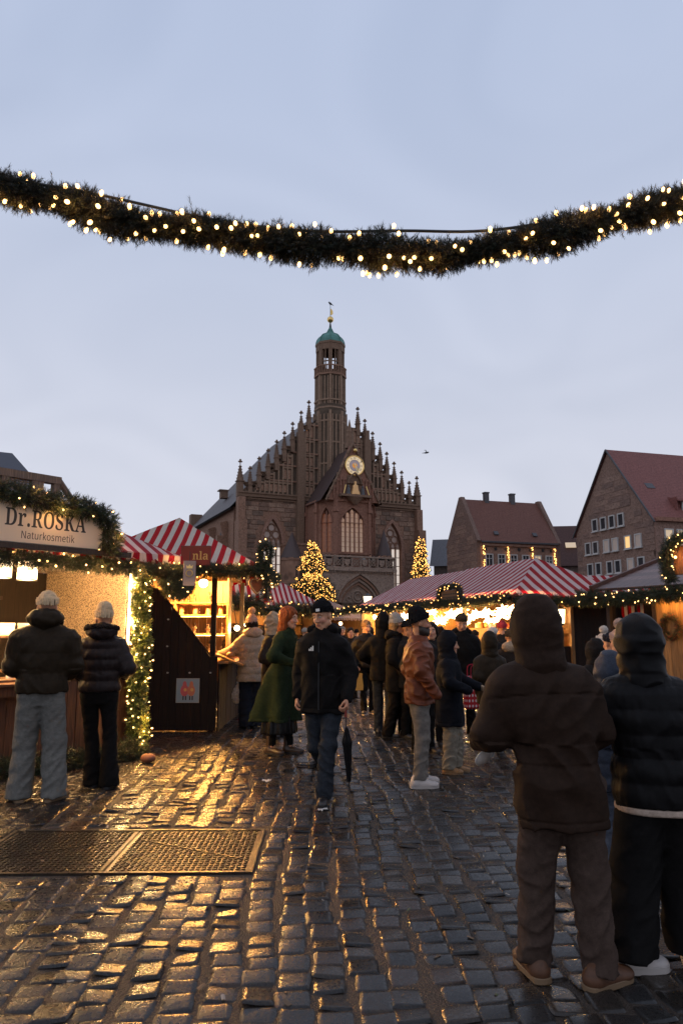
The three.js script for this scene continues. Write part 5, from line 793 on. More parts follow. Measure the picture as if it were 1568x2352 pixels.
G('garland', 'lamp strewn garland framing the orange sign at the right edge', [[2.2, 2.5, 0.56], [2.12, 2.9, 0.58], [2.25, 3.3, 0.58], [2.7, 3.42, 0.58], [3.3, 3.3, 0.58]].map((p) => world(s7, ...p)), 0.09, { bulbs: 36, bulbR: 0.016, density: 900, twig: 1.2, kind: 'small', wire: 0.05, lampEvery: 9, cd: 0.15 });
{ const c = world(s7, 1.75, 1.55, 0.09), q = V(Math.cos(rad(-60)), 0, -Math.sin(rad(-60))); garland('fir_wreath', 'round wreath with red bows hanging on the honey coloured boarding', 'wreath', [...Array(10)].map((_, i) => c.clone().addScaledVector(q, 0.2 * Math.cos(i * 0.628)).add(V(0, 0.24 * Math.sin(i * 0.628), 0))), 0.035, { closed: true, density: 900, kind: 'small', twig: 0.7, colors: [[0.05, 0.06, 0.02], [0.20, 0.05, 0.02], [0.08, 0.07, 0.03]], group: 'fir wreaths' }); }
smallStall('striped roofed stall between the long stall and the plank roof', [11.3, 0, -28.5], rad(6), { w: 5.2, d: 3.4, mat: canvasPinkish(), h: 2.5, rise: 1.2 });
smallStall('grey striped tent roof whose hip corner points to us in the distance', [0.2, 0, -36.2], rad(45), { w: 3.0, d: 2.98, mat: canvasGrey, h: 2.0, rise: 1.0, cd: 14 });
smallStall('far striped tent roof behind the lit lantern post', [4.2, 0, -44], rad(20), { w: 4.0, d: 3, mat: canvasPinkish(), h: 2.2, rise: 1.0, cd: 14 });
smallStall('far stall between the green coat and the church turret', [-5.5, 0, -40], rad(20), { w: 5.0, d: 2.6, mat: canvasPink, h: 2.1, rise: 0.9, cd: 14 });
{ const o = thing('street_lantern', 'lit lantern on a post in front of the church portal', 'street lantern', [1.30, 0, -36]); part('post', cyl(0.05, 0.07, 2.6, 0, 1.3, 0, 10), M.iron, o); part('lamp_glass', new THREE.CylinderGeometry(0.24, 0.15, 0.45, 6).translate(0, 2.85, 0), glow(1, 0.74, 0.42, 3.4), o); part('lamp_top', new THREE.ConeGeometry(0.28, 0.18, 6).translate(0, 3.17, 0), M.iron, o); lampAt(o, 0, 2.85, 0, 5, 6, [1, 0.65, 0.3]); }

// ------------------------------------------------------------------ the great garland across the top
garland('fir_garland', 'thick fir garland with many small lamps hung across the sky', 'garland', [at(-360, 295, 5.3), at(-150, 385, 5.15), at(0, 432, 5.1), at(150, 462, 5.06), at(300, 513, 5.0), at(450, 528, 5.0), at(620, 556, 5.0), at(784, 571, 5.0), at(900, 578, 5.0), at(1010, 590, 5.0), at(1130, 568, 5.0), at(1280, 540, 5.04), at(1400, 504, 5.08), at(1568, 462, 5.12), at(1720, 405, 5.2), at(1930, 305, 5.35)], 0.105, { bulbs: 298, bulbR: 0.0175, proud: 0.012, density: 2900, tufts: 110, kind: 'fir', twig: 0.95, lump: 0.6, wire: 0.045, lampEvery: 4, cd: 0.14, colors: [[0.014, 0.020, 0.008], [0.022, 0.024, 0.010], [0.030, 0.024, 0.011], [0.011, 0.015, 0.007], [0.040, 0.028, 0.013]], group: undefined });
{ const o = solo('support_cable', tube([at(-360, 275, 5.3), at(-150, 372, 5.1), at(250, 452, 5.02), at(500, 506, 5.0), at(700, 530, 5.0), at(930, 530, 5.0), at(1110, 530, 5.0), at(1330, 496, 5.06), at(1720, 392, 5.2), at(1930, 285, 5.35)], 0.011, 100, 6), M.black, 'black steel cable from which the great fir garland hangs', 'cable'); void o; }

// ------------------------------------------------------------------ the two lit christmas trees before the church
function litTree(label, pos, h, r, n, gapAt) {
  const o = thing('christmas_tree', label, 'christmas tree', pos, 0, 'lit christmas trees by the church');
  part('trunk', cyl(0.05, 0.16, h * 0.98, 0, h * 0.49, 0, 8), M.darkWood, o);
  const q = new THREE.Quaternion(), m4 = new THREE.Matrix4(), up = V(0, 1, 0), tw = twig(0.9, 26, 0.30, 0.05), crown = new THREE.InstancedMesh(tw, needleMat, n); crown.name = 'crown'; crown.userData.kind = 'stuff';
  const lights = []; const rad0 = (t) => r * (1 - t) * (0.85 + 0.25 * Math.abs(Math.sin(t * 17))) * (gapAt && Math.abs(t - gapAt) < 0.035 ? 0.45 : 1) + 0.08;
  for (let i = 0; i < n; i++) {
    const t = 1 - Math.pow(rnd(), 0.6) * 0.999, a = R(0, 6.283), rr = rad0(t), f = Math.sqrt(R(0.03, 1)), y = h * (0.06 + 0.93 * t);
    const dir = V(Math.cos(a), R(-0.15, 0.35) + t * 0.5, Math.sin(a)).normalize(), s = Math.min(1, 0.35 + rr * 0.42) * R(0.7, 1.1);
    const pos = V(Math.cos(a) * rr * f * 0.8, y, Math.sin(a) * rr * f * 0.8); q.setFromUnitVectors(up, dir); m4.compose(pos, q, V(s, s, s)); crown.setMatrixAt(i, m4); const k = R(0.6, 1.3); crown.setColorAt(i, lin(0.02 * k, 0.034 * k, 0.012 * k));
    for (let e = 0; e < 2; e++) if (rnd() < 0.5) lights.push(pos.clone().addScaledVector(dir, 0.75 * s).add(V(R(-0.08, 0.08), R(-0.06, 0.1), R(-0.08, 0.08))));
  }
  o.add(crown);
  const li = new THREE.InstancedMesh(new THREE.SphereGeometry(0.036, 6, 5), glow(1, 0.45, 0.09, 6.5), lights.length); li.name = 'lights'; li.userData.kind = 'stuff'; lights.forEach((p, i) => { const s = R(0.7, 1.2); m4.compose(p, q.identity(), V(s, s, s)); li.setMatrixAt(i, m4); }); o.add(li);
  return o;
}
{ const p = at(716, 1420, 66); litTree('broad lit christmas tree before the stair turret of the church', [p.x, 0, p.z], 9.6, 3.0, 2400, 0.62); const q = at(968, 1400, 72); litTree('slim lit christmas tree at the right corner of the church', [q.x, 0, q.z], 10.7, 1.7, 1700, 0); }

// ------------------------------------------------------------------ bodies and clothes: distance fields joined smoothly, meshed on a grid
const capP = (a, b, ra, rb, o = {}) => { // tapered limb from a to b; ribs puff it out, sz flattens it
  const ab = b.clone().sub(a), L2 = Math.max(ab.lengthSq(), 1e-9), L = Math.sqrt(L2), m = Math.max(ra, rb) * 1.15 + (o.amp ?? 0);
  return { k: o.k ?? 0.02, op: o.op ?? 0, min: [Math.min(a.x, b.x) - m, Math.min(a.y, b.y) - m, Math.min(a.z, b.z) - m], max: [Math.max(a.x, b.x) + m, Math.max(a.y, b.y) + m, Math.max(a.z, b.z) + m],
    f(x, y, z) { const px = x - a.x, py = y - a.y, pz = z - a.z, t0 = (px * ab.x + py * ab.y + pz * ab.z) / L2, t = t0 < 0 ? 0 : t0 > 1 ? 1 : t0, dx = px - ab.x * t, dy = py - ab.y * t, dz = pz - ab.z * t; let r = ra + (rb - ra) * t; if (o.amp) r += o.amp * (Math.abs(Math.sin((o.ph ?? 0) + t0 * L / o.pitch * Math.PI)) - 0.6); return Math.sqrt(dx * dx + dy * dy + dz * dz) - r; } };
};
const ellP = (c, r, o = {}) => { const q = o.q ? o.q.clone().invert() : null, m = Math.max(...r), e = [0, 0, 0];
  return { k: o.k ?? 0.015, op: o.op ?? 0, min: [c.x - m, c.y - m, c.z - m], max: [c.x + m, c.y + m, c.z + m],
    f(x, y, z) { e[0] = x - c.x; e[1] = y - c.y; e[2] = z - c.z; if (q) { const v = V(...e).applyQuaternion(q); e[0] = v.x; e[1] = v.y; e[2] = v.z; } const a = e[0] / r[0], b = e[1] / r[1], d = e[2] / r[2], k0 = Math.sqrt(a * a + b * b + d * d), g = Math.sqrt(a * a / (r[0] * r[0]) + b * b / (r[1] * r[1]) + d * d / (r[2] * r[2])); return g < 1e-6 ? -m : k0 * (k0 - 1) / g; } };
};
const loftP = (st, o = {}) => { // elliptical sections stacked upwards: [y, cx, cz, rx, rz]
  const n = st.length; let m = 0, cx0 = 9, cx1 = -9, cz0 = 9, cz1 = -9; for (const s of st) { m = Math.max(m, s[3], s[4]); cx0 = Math.min(cx0, s[1]); cx1 = Math.max(cx1, s[1]); cz0 = Math.min(cz0, s[2]); cz1 = Math.max(cz1, s[2]); }
  m += 0.02; const y0 = st[0][0], y1 = st[n - 1][0], pw = o.pow ?? 2.3;
  return { k: o.k ?? 0.03, op: o.op ?? 0, min: [cx0 - m, y0 - 0.02, cz0 - m], max: [cx1 + m, y1 + 0.02, cz1 + m],
    f(x, y, z) {
      let i = 0; while (i < n - 2 && y > st[i + 1][0]) i++;
      const a = st[i], b = st[i + 1]; let t = (y - a[0]) / (b[0] - a[0]); t = t < 0 ? 0 : t > 1 ? 1 : t; const s = t * t * (3 - 2 * t) * 0.6 + t * 0.4;
      let rx = a[3] + (b[3] - a[3]) * s, rz = a[4] + (b[4] - a[4]) * s; const cx = a[1] + (b[1] - a[1]) * t, cz = a[2] + (b[2] - a[2]) * t;
      if (o.amp) { const w = o.amp * (Math.abs(Math.sin((y - y0) / o.pitch * Math.PI)) - 0.6); rx += w; rz += w; }
      if (o.pleat) { const w = o.pleat(y, Math.atan2(x - cx, z - cz)); rx += w; rz += w; }
      const q = Math.pow(Math.pow(Math.abs(x - cx) / rx, pw) + Math.pow(Math.abs(z - cz) / rz, pw), 1 / pw), dr = (q - 1) * Math.min(rx, rz), dy = y < y0 ? y0 - y : y > y1 ? y - y1 : Math.max(y0 - y, y - y1);
      return dr > 0 && dy > 0 ? Math.hypot(dr, dy) : Math.max(dr, dy);
    } };
};
const planeP = (n, d) => ({ k: 0.006, op: 1, all: true, f: (x, y, z) => n.x * x + n.y * y + n.z * z - d }); // cut away where the value is negative
function mesher(prims, cell, o = {}) {
  let lo = [9, 9, 9], hi = [-9, -9, -9];
  for (const p of prims) if (p.op === 0) for (let i = 0; i < 3; i++) { lo[i] = Math.min(lo[i], p.min[i]); hi[i] = Math.max(hi[i], p.max[i]); }
  const pad = 2.5 * cell + 0.01 + (o.pad ?? 0), nx = Math.ceil((hi[0] - lo[0] + 2 * pad) / cell) + 1, ny = Math.ceil((hi[1] - lo[1] + 2 * pad) / cell) + 1, nz = Math.ceil((hi[2] - lo[2] + 2 * pad) / cell) + 1;
  const ox = lo[0] - pad, oy = lo[1] - pad, oz = lo[2] - pad, F = new Float32Array(nx * ny * nz).fill(0.3), sx = 1, sy = nx, sz = nx * ny;
  for (const p of prims) {
    const e = p.k + 2.5 * cell, r = (a, q, m, n) => [Math.max(0, Math.floor((a - e - q) / cell)), Math.min(n - 1, Math.ceil((m + e - q) / cell))];
    const [i0, i1] = p.all ? [0, nx - 1] : r(p.min[0], ox, p.max[0], nx), [j0, j1] = p.all ? [0, ny - 1] : r(p.min[1], oy, p.max[1], ny), [k0, k1] = p.all ? [0, nz - 1] : r(p.min[2], oz, p.max[2], nz);
    for (let k = k0; k <= k1; k++) for (let j = j0; j <= j1; j++) for (let i = i0; i <= i1; i++) {
      const q = i + j * sy + k * sz, d = p.f(ox + i * cell, oy + j * cell, oz + k * cell), v = F[q];
      if (p.op === 0) { const h = Math.max(0, p.k - Math.abs(v - d)) / p.k; F[q] = Math.min(v, d) - h * h * p.k * 0.25; }
      else { const w = -d, h = Math.max(0, p.k - Math.abs(v - w)) / p.k; F[q] = Math.max(v, w) + h * h * p.k * 0.25; }
    }
  }
  if (o.warp) for (let k = 0; k < nz; k++) for (let j = 0; j < ny; j++) for (let i = 0; i < nx; i++) { const q = i + j * sy + k * sz; if (Math.abs(F[q]) < 3.5 * cell) F[q] += o.warp(ox + i * cell, oy + j * cell, oz + k * cell); }
  const idx = new Int32Array(nx * ny * nz).fill(-1), P = [], N = [], I = [];
  const E = [[0, 1], [2, 3], [4, 5], [6, 7], [0, 2], [1, 3], [4, 6], [5, 7], [0, 4], [1, 5], [2, 6], [3, 7]], C = [0, sx, sy, sx + sy, sz, sx + sz, sy + sz, sx + sy + sz], c = new Float32Array(8);
  for (let k = 0; k < nz - 1; k++) for (let j = 0; j < ny - 1; j++) for (let i = 0; i < nx - 1; i++) {
    const q = i + j * sy + k * sz; let mask = 0; for (let m = 0; m < 8; m++) { c[m] = F[q + C[m]]; if (c[m] < 0) mask |= 1 << m; }
    if (mask === 0 || mask === 255) continue;
    let x = 0, y = 0, z = 0, n = 0; for (const [a, b] of E) { if ((c[a] < 0) === (c[b] < 0)) continue; const t = c[a] / (c[a] - c[b]); x += (a & 1) + t * ((b & 1) - (a & 1)); y += ((a >> 1) & 1) + t * (((b >> 1) & 1) - ((a >> 1) & 1)); z += (a >> 2) + t * ((b >> 2) - (a >> 2)); n++; }
    x /= n; y /= n; z /= n; idx[q] = P.length / 3; P.push(ox + (i + x) * cell, oy + (j + y) * cell, oz + (k + z) * cell);
    const g = (a, b, t, u, v, w) => 0; void g;
    const l = (a, b, t) => a + (b - a) * t;
    let gx = l(l(c[1] - c[0], c[3] - c[2], y), l(c[5] - c[4], c[7] - c[6], y), z), gy = l(l(c[2] - c[0], c[3] - c[1], x), l(c[6] - c[4], c[7] - c[5], x), z), gz = l(l(c[4] - c[0], c[5] - c[1], x), l(c[6] - c[2], c[7] - c[3], x), y);
    const s = 1 / (Math.hypot(gx, gy, gz) || 1); N.push(gx * s, gy * s, gz * s);
  }
  const quad = (a, b, d, e, flip) => { if (a < 0 || b < 0 || d < 0 || e < 0) return; if (flip) I.push(a, d, b, a, e, d); else I.push(a, b, d, a, d, e); };
  for (let k = 1; k < nz - 1; k++) for (let j = 1; j < ny - 1; j++) for (let i = 1; i < nx - 1; i++) {
    const q = i + j * sy + k * sz, s = F[q] < 0;
    if (s !== F[q + sx] < 0) quad(idx[q - sy - sz], idx[q - sz], idx[q], idx[q - sy], !s);
    if (s !== F[q + sy] < 0) quad(idx[q - sx - sz], idx[q - sx], idx[q], idx[q - sz], !s);
    if (s !== F[q + sz] < 0) quad(idx[q - sx - sy], idx[q - sy], idx[q], idx[q - sx], !s);
  }
  const g = new THREE.BufferGeometry(), U = []; for (let i = 0; i < P.length; i += 3) U.push(P[i] * 0.8 + P[i + 2] * 0.7, P[i + 1]);
  g.setAttribute('position', new THREE.Float32BufferAttribute(P, 3)); g.setAttribute('normal', new THREE.Float32BufferAttribute(N, 3)); g.setAttribute('uv', new THREE.Float32BufferAttribute(U, 2)); g.setIndex(I); return g;
}
const tint = (g, fn) => { const p = g.attributes.position, c = []; for (let i = 0; i < p.count; i++) c.push(...fn(p.getX(i), p.getY(i), p.getZ(i))); g.setAttribute('color', new THREE.Float32BufferAttribute(c, 3)); return g; };

// a head looking along +z, its centre (between the ears) at the origin; colours of skin, lips, brows, eyes and stubble lie in the vertices
const SKIN = [0.52, 0.255, 0.145];
const headCache = {};
function headGeo(beard, cell) {
  const key = beard + '|' + cell; if (headCache[key]) return headCache[key].clone();
  const p = [ellP(V(0, 0.04, -0.018), [0.074, 0.083, 0.094]), ellP(V(0, -0.03, 0.022), [0.06, 0.082, 0.066], { k: 0.03 }), capP(V(-0.012, -0.095, 0.056), V(0.012, -0.095, 0.056), 0.022, 0.022, { k: 0.03 }),
    capP(V(-0.048, -0.062, 0.0), V(-0.015, -0.095, 0.05), 0.02, 0.018, { k: 0.03 }), capP(V(0.048, -0.062, 0.0), V(0.015, -0.095, 0.05), 0.02, 0.018, { k: 0.03 }),
    capP(V(-0.042, 0.034, 0.072), V(0.042, 0.034, 0.072), 0.013, 0.013, { k: 0.02 }), ellP(V(-0.036, -0.022, 0.062), [0.024, 0.022, 0.02], { k: 0.02 }), ellP(V(0.036, -0.022, 0.062), [0.024, 0.022, 0.02], { k: 0.02 }),
    { ...ellP(V(-0.031, 0.013, 0.096), [0.019, 0.013, 0.016], { k: 0.012 }), op: 1 }, { ...ellP(V(0.031, 0.013, 0.096), [0.019, 0.013, 0.016], { k: 0.012 }), op: 1 },
    ellP(V(-0.031, 0.012, 0.071), [0.013, 0.0115, 0.013], { k: 0.004 }), ellP(V(0.031, 0.012, 0.071), [0.013, 0.0115, 0.013], { k: 0.004 }),
    capP(V(0, 0.016, 0.085), V(0, -0.026, 0.106), 0.009, 0.0125, { k: 0.012 }), ellP(V(-0.012, -0.029, 0.094), [0.009, 0.008, 0.011], { k: 0.008 }), ellP(V(0.012, -0.029, 0.094), [0.009, 0.008, 0.011], { k: 0.008 }),
    capP(V(-0.022, -0.058, 0.078), V(0.022, -0.058, 0.078), 0.009, 0.009, { k: 0.008 }), capP(V(-0.018, -0.069, 0.077), V(0.018, -0.069, 0.077), 0.009, 0.009, { k: 0.008 }), { ...ellP(V(0, -0.0635, 0.09), [0.026, 0.0022, 0.014], { k: 0.005 }), op: 1 },
    ellP(V(-0.076, 0.0, -0.012), [0.011, 0.032, 0.02], { k: 0.012 }), ellP(V(0.076, 0.0, -0.012), [0.011, 0.032, 0.02], { k: 0.012 }), capP(V(0, -0.06, -0.03), V(0, -0.17, -0.045), 0.052, 0.058, { k: 0.03 })];
  if (beard) p.push(ellP(V(0, -0.082, 0.03), [0.062, 0.05, 0.058], { k: 0.02 }), ellP(V(0, -0.105, 0.055), [0.038, 0.028, 0.028], { k: 0.02 }));
  const g = mesher(p, cell), hit = (x, y, cx, cy, rx, ry) => ((x - cx) / rx) ** 2 + ((y - cy) / ry) ** 2 < 1;
  tint(g, (x, y, z) => {
    const ax = Math.abs(x); if (z > 0.07 && hit(ax, y, 0.031, 0.012, 0.0045, 0.006)) return [0.012, 0.01, 0.009]; if (z > 0.066 && hit(ax, y, 0.031, 0.012, 0.0115, 0.0058)) return [0.55, 0.52, 0.49];
    if (z > 0.06 && hit(ax, y, 0.033, 0.036, 0.020, 0.0052)) return [0.07, 0.04, 0.025]; if (z > 0.06 && hit(ax, y, 0, -0.0635, 0.024, 0.011) && !(beard && y > -0.058)) return [0.34, 0.12, 0.10];
    if (beard && y < -0.035 + 0.3 * Math.max(0, 0.05 - z) && y > -0.15 && z > -0.03 && !(z > 0.06 && hit(ax, y, 0, -0.0635, 0.02, 0.009))) return [0.03, 0.017, 0.011];
    const k = 0.95 + 0.08 * n3(x * 30, y * 30, z * 30); return [SKIN[0] * k, SKIN[1] * k * (ax > 0.02 && y < 0 && y > -0.045 && z > 0.03 ? 0.9 : 1), SKIN[2] * k];
  });
  return (headCache[key] = g).clone();
}
// a left hand: wrist at the origin, fingers along -y, palm towards -x (towards the thigh), thumb towards +z; curl 0..1
const handCache = {};
function handGeo(curl, cell) {
  const key = curl + '|' + cell; if (handCache[key]) return handCache[key].clone();
  const p = [capP(V(0, 0.03, 0), V(0, -0.01, 0), 0.026, 0.024, { k: 0.02 })];
  for (const z of [-0.027, -0.009, 0.009, 0.027]) p.push(capP(V(0, -0.012, z * 0.7), V(0, -0.082, z), 0.0145, 0.0115, { k: 0.012 }));
  [[-0.030, 0.062, 0.0078], [-0.010, 0.074, 0.0086], [0.010, 0.080, 0.009], [0.029, 0.072, 0.0086]].forEach(([z, len, r], i) => { let a = V(0, -0.084, z), th = 0.25 + curl * 0.7; for (let s = 0; s < 3; s++) { const l = len * [0.45, 0.32, 0.23][s], b = a.clone().add(V(-Math.sin(th) * l, -Math.cos(th) * l, (z * 0.08))); p.push(capP(a, b, r * (1 - s * 0.08), r * (0.94 - s * 0.1), { k: 0.004 })); a = b; th += curl * (0.95 + i * 0.04); } });
  { let a = V(-0.006, -0.028, 0.026), b = V(-0.018, -0.06, 0.052), c = V(-0.03 - 0.02 * curl, -0.088, 0.054 - 0.02 * curl); p.push(capP(V(0, -0.012, 0.016), a, 0.016, 0.0145, { k: 0.012 }), capP(a, b, 0.0125, 0.0105, { k: 0.006 }), capP(b, c, 0.0105, 0.008, { k: 0.004 })); }
  const g = tint(mesher(p, cell), (x, y, z) => { const k = 0.96 + 0.1 * n3(x * 40, y * 40, z * 40); return [SKIN[0] * k, SKIN[1] * k * 0.95, SKIN[2] * k * 0.95]; });
  return (handCache[key] = g).clone();
}
const skinMat = phys({ vertexColors: true, color: lin(1, 1, 1), roughness: 0.55 });
function ik(a, c, l1, l2, hint) { // the joint between a and c for two bones, bent towards hint
  const d = c.clone().sub(a), L = clamp(d.length(), 0.02, (l1 + l2) * 0.999), u = d.clone().normalize(), x = (l1 * l1 - l2 * l2 + L * L) / (2 * L), h = Math.sqrt(Math.max(0, l1 * l1 - x * x)), w = hint.clone().addScaledVector(u, -hint.dot(u)).normalize();
  return { mid: a.clone().addScaledVector(u, x).addScaledVector(w, h), end: a.clone().addScaledVector(u, L) };
}
const up = V(0, 1, 0);
// one person. All lengths are those of a figure 1.75 m tall, scaled to o.h at the end. Facing +z; the left side is +x.
function person(label, pos, facing, o) {
  const crown = o.base ?? (o.coat?.hood === 'up' ? 1.79 + 0.35 * (o.coat.t ?? 0.03) : o.hat ? 1.628 + (o.hat.top ?? 0.155) + (o.hat.pom ? 0.10 : 0) : o.hair ? 1.77 : 1.75), g = thing('person', label, 'person', pos, rad(facing), o.group), S = o.h / crown; g.scale.setScalar(S);
  const cell = o.cell ?? 0.014, wide = o.wide ?? 1, lean = o.lean ?? 0, sideLean = o.side ?? 0;
  const tz = (y) => Math.tan(lean) * Math.max(0, y - 0.85), tx = (y) => Math.tan(sideLean) * Math.max(0, y - 0.85);
  const hipY = o.hipY ?? 0.90, feet = o.feet ?? [[0.10, 0.02, 8], [-0.10, -0.02, -8]];   // per side (left, right): x, z, toe angle, heel lift
  const legs = [0, 1].map((i) => { const s = i ? -1 : 1, f = feet[i], hip = V(s * 0.09, hipY, 0), an = V(f[0], 0.085 + (f[3] ?? 0), f[1]), a = rad(f[2] ?? 0); return { s, hip, an, ...ik(hip, an, (f[3] ? 0.43 : hip.distanceTo(an) * 0.506), (f[3] ? 0.42 : hip.distanceTo(an) * 0.4965), V(Math.sin(a) * 0.4, 0, 1)), a, lift: f[3] ?? 0 }; });
  const shW = 0.178 * wide, shY = 1.42, arms = [0, 1].map((i) => { const s = i ? -1 : 1, sh = V(s * shW + tx(shY), shY, tz(shY)), d = (o.arms ?? [])[i] ?? [0.06, -0.53, 0.06]; const h = V(sh.x + s * d[0], sh.y + d[1], sh.z + d[2]); return { s, sh, ...ik(sh, h, 0.29, 0.265, V(s * (d[3] ?? 0.35), d[5] ?? -0.2, d[4] ?? -1)), curl: d[6] ?? 0.55, hide: d[7] }; });
  const neck = V(tx(1.50), 1.49, tz(1.50) + 0.0), headP = V(tx(1.63), 1.625, tz(1.63) + 0.025 + (o.headFwd ?? 0)), hq = new THREE.Quaternion().setFromEuler(new THREE.Euler(o.nod ?? 0, o.yaw ?? 0, o.tilt ?? 0, 'YXZ')), hm = new THREE.Matrix4().compose(headP, hq, V(1, 1, 1));
  // body: one continuous figure inside the clothes, with head and hands on finer grids
  const bp = [loftP([[0.84, 0, 0, 0.12, 0.075], [1.0, tx(1.0), tz(1.0), 0.11, 0.072], [1.25, tx(1.25), tz(1.25), 0.125, 0.08], [1.40, tx(1.40), tz(1.40), 0.10, 0.06], [1.48, tx(1.48), tz(1.48), 0.055, 0.05]]), capP(V(neck.x, 1.42, neck.z), headP.clone().add(V(0, -0.06, -0.02).applyQuaternion(hq)), 0.055, 0.052)];
  for (const l of legs) bp.push(capP(l.hip, l.mid, 0.06, 0.045), capP(l.mid, l.end, 0.045, 0.032)); for (const a of arms) bp.push(capP(a.sh.clone().add(V(-a.s * 0.04, -0.07, 0)), a.mid, 0.035, 0.03), capP(a.mid, a.end, 0.03, 0.022));
  const skin = o.skin ?? [1, 1, 1], geos = [tint(mesher(bp, 0.02), () => SKIN)];
  const hg = headGeo(o.beard ? 1 : 0, o.headCell ?? 0.006); hg.applyMatrix4(hm); geos.push(hg);
  for (const a of arms) { if (a.hide) continue; const h = handGeo(a.curl, o.handCell ?? 0.0055); if (a.s < 0) { h.scale(-1, 1, 1); const ix = h.index.array; for (let i = 0; i < ix.length; i += 3) { const t = ix[i]; ix[i] = ix[i + 1]; ix[i + 1] = t; } } const d = a.end.clone().sub(a.mid).normalize(); const q = new THREE.Quaternion().setFromUnitVectors(V(0, -1, 0), d); h.applyMatrix4(new THREE.Matrix4().compose(a.end.clone().addScaledVector(d, 0.012), q, V(1, 1, 1))); geos.push(h); }
  for (const q of geos) { const c = q.attributes.color; for (let i = 0; i < c.count; i++) c.setXYZ(i, c.getX(i) * skin[0], c.getY(i) * skin[1], c.getZ(i) * skin[2]); }
  part('body', mergeGeometries(geos.map((q) => { const r = q.toNonIndexed(); return r; }), false), skinMat, g);
  // trousers
  const T0 = o.trousers; if (T0) {
    const [rt, rk, rh] = T0.r ?? [0.092, 0.070, 0.068], sd = rnd() * 50, pr = [loftP([[hipY - 0.1, 0, 0, 0.15, 0.10], [hipY + 0.02, 0, -0.012, 0.172 * (T0.hips ?? 1), 0.122], [hipY + 0.13, tx(hipY + 0.13), tz(hipY + 0.13), 0.15, 0.105]])];
    for (const l of legs) { const d = l.end.clone().sub(l.mid).normalize(), hem = l.end.clone().addScaledVector(d, T0.long ?? 0.03); pr.push(capP(l.hip.clone().add(V(0, -0.03, -0.01)), l.mid, rt, rk, { k: 0.035 }), capP(l.mid, hem, rk, rh, { k: 0.03 })); if (T0.bunch) pr.push(capP(hem.clone().addScaledVector(d, -0.06), hem, rh * 1.05, rh * 1.1, { k: 0.02 })); }
    for (const l of legs) { const y = (o.ground ?? 0) + (T0.hem ?? 0.05) + l.lift; pr.push({ k: 0.004, op: 1, min: [l.end.x - 0.16, y - 0.3, l.end.z - 0.2], max: [l.end.x + 0.16, y, l.end.z + 0.2], f: (x, yy, z) => Math.max(yy - y, Math.abs(x - l.end.x) - 0.16, Math.abs(z - l.end.z) - 0.2) }); }
    const am = T0.fold ?? 0.007; part('trousers', mesher(pr, cell, { warp: (x, y, z) => am * (0.55 + 0.75 * smooth(0.62, 0.3, Math.abs(y - 0.5)) * smooth(0.75, 0.1, y)) * (Math.abs(n3(x * 4 + sd, y * 7 + x * 5 - z * 3, z * 4)) * 2.2 - 0.6) + am * 0.6 * n3(x * 3 + sd, y * 4, z * 3) }), T0.mat, g);
  }
  // shoes
  if (o.shoes) for (const l of legs) {
    const s = node('shoe', g), rx = l.lift ? clamp(l.lift * 4.5, 0, 0.9) : 0; s.position.set(l.end.x, Math.max(0, l.lift - 0.02), l.end.z); s.rotation.set(rx, l.a, 0, 'YXZ');
    const k = o.shoes.k ?? 1, w = o.shoes.w ?? 1, up2 = mesher([capP(V(0, 0.045, -0.045), V(0, 0.04, 0.07), 0.041 * w, 0.043 * w, { k: 0.03 }), ellP(V(0.004 * l.s, 0.034, 0.125 * k), [0.044 * w, 0.036, 0.062], { k: 0.03 }), capP(V(0, 0.05, -0.035), V(0, o.shoes.high ?? 0.095, -0.03), 0.042, 0.044, { k: 0.03 }), planeP(V(0, 1, 0), 0.016)], 0.007);
    part('upper', up2, o.shoes.mat, s);
    const so = new THREE.Shape(); so.moveTo(0.036 * w, -0.075); so.bezierCurveTo(0.040 * w, 0, 0.052 * w, 0.09, 0.040 * w, 0.145 * k); so.bezierCurveTo(0.026, 0.19 * k, -0.026, 0.19 * k, -0.038 * w, 0.145 * k); so.bezierCurveTo(-0.046 * w, 0.09, -0.040 * w, 0, -0.036 * w, -0.075); so.bezierCurveTo(-0.03, -0.098, 0.03, -0.098, 0.036 * w, -0.075);
    part('sole', new THREE.ExtrudeGeometry(so, { depth: o.shoes.sole ?? 0.022, bevelEnabled: true, bevelSize: 0.003, bevelThickness: 0.003, bevelSegments: 1, curveSegments: 8 }).rotateX(Math.PI / 2).scale(1, -1, 1).scale(1, -1, 1).translate(0, (o.shoes.sole ?? 0.022) + 0.002, 0), o.shoes.soleMat ?? M.black, s);
  }
  // coat
  const C = o.coat; if (C) {
    const t = C.t ?? 0.03, hem = C.hem ?? 0.78, A = C.amp ?? 0, pt = C.pitch ?? 0.1, sd = rnd() * 50, st = [], fl = C.flare ?? 0, add = (y, rx, rz) => st.push([y, tx(y), tz(y), rx, rz]);
    add(hem, 0.165 + t + fl, 0.118 + t + fl); if (hem < 0.85) add(0.93, 0.163 + t + fl * 0.35 * 1, 0.118 + t + fl * 0.3); add(1.08, 0.145 + t * (C.waist ?? 1), 0.108 + t * (C.waist ?? 1)); add(1.26, 0.165 * Math.sqrt(wide) + t, 0.122 + t); add(1.38, 0.172 * wide + t * 0.7, 0.112 + t * 0.8); add(1.46, 0.115 * wide + t * 0.6, 0.088 + t * 0.5); add(1.508, 0.066 + t * 0.3, 0.066 + t * 0.3);
    const pr = [loftP(st, { amp: A, pitch: pt, pleat: C.pleat, k: 0.035 })];
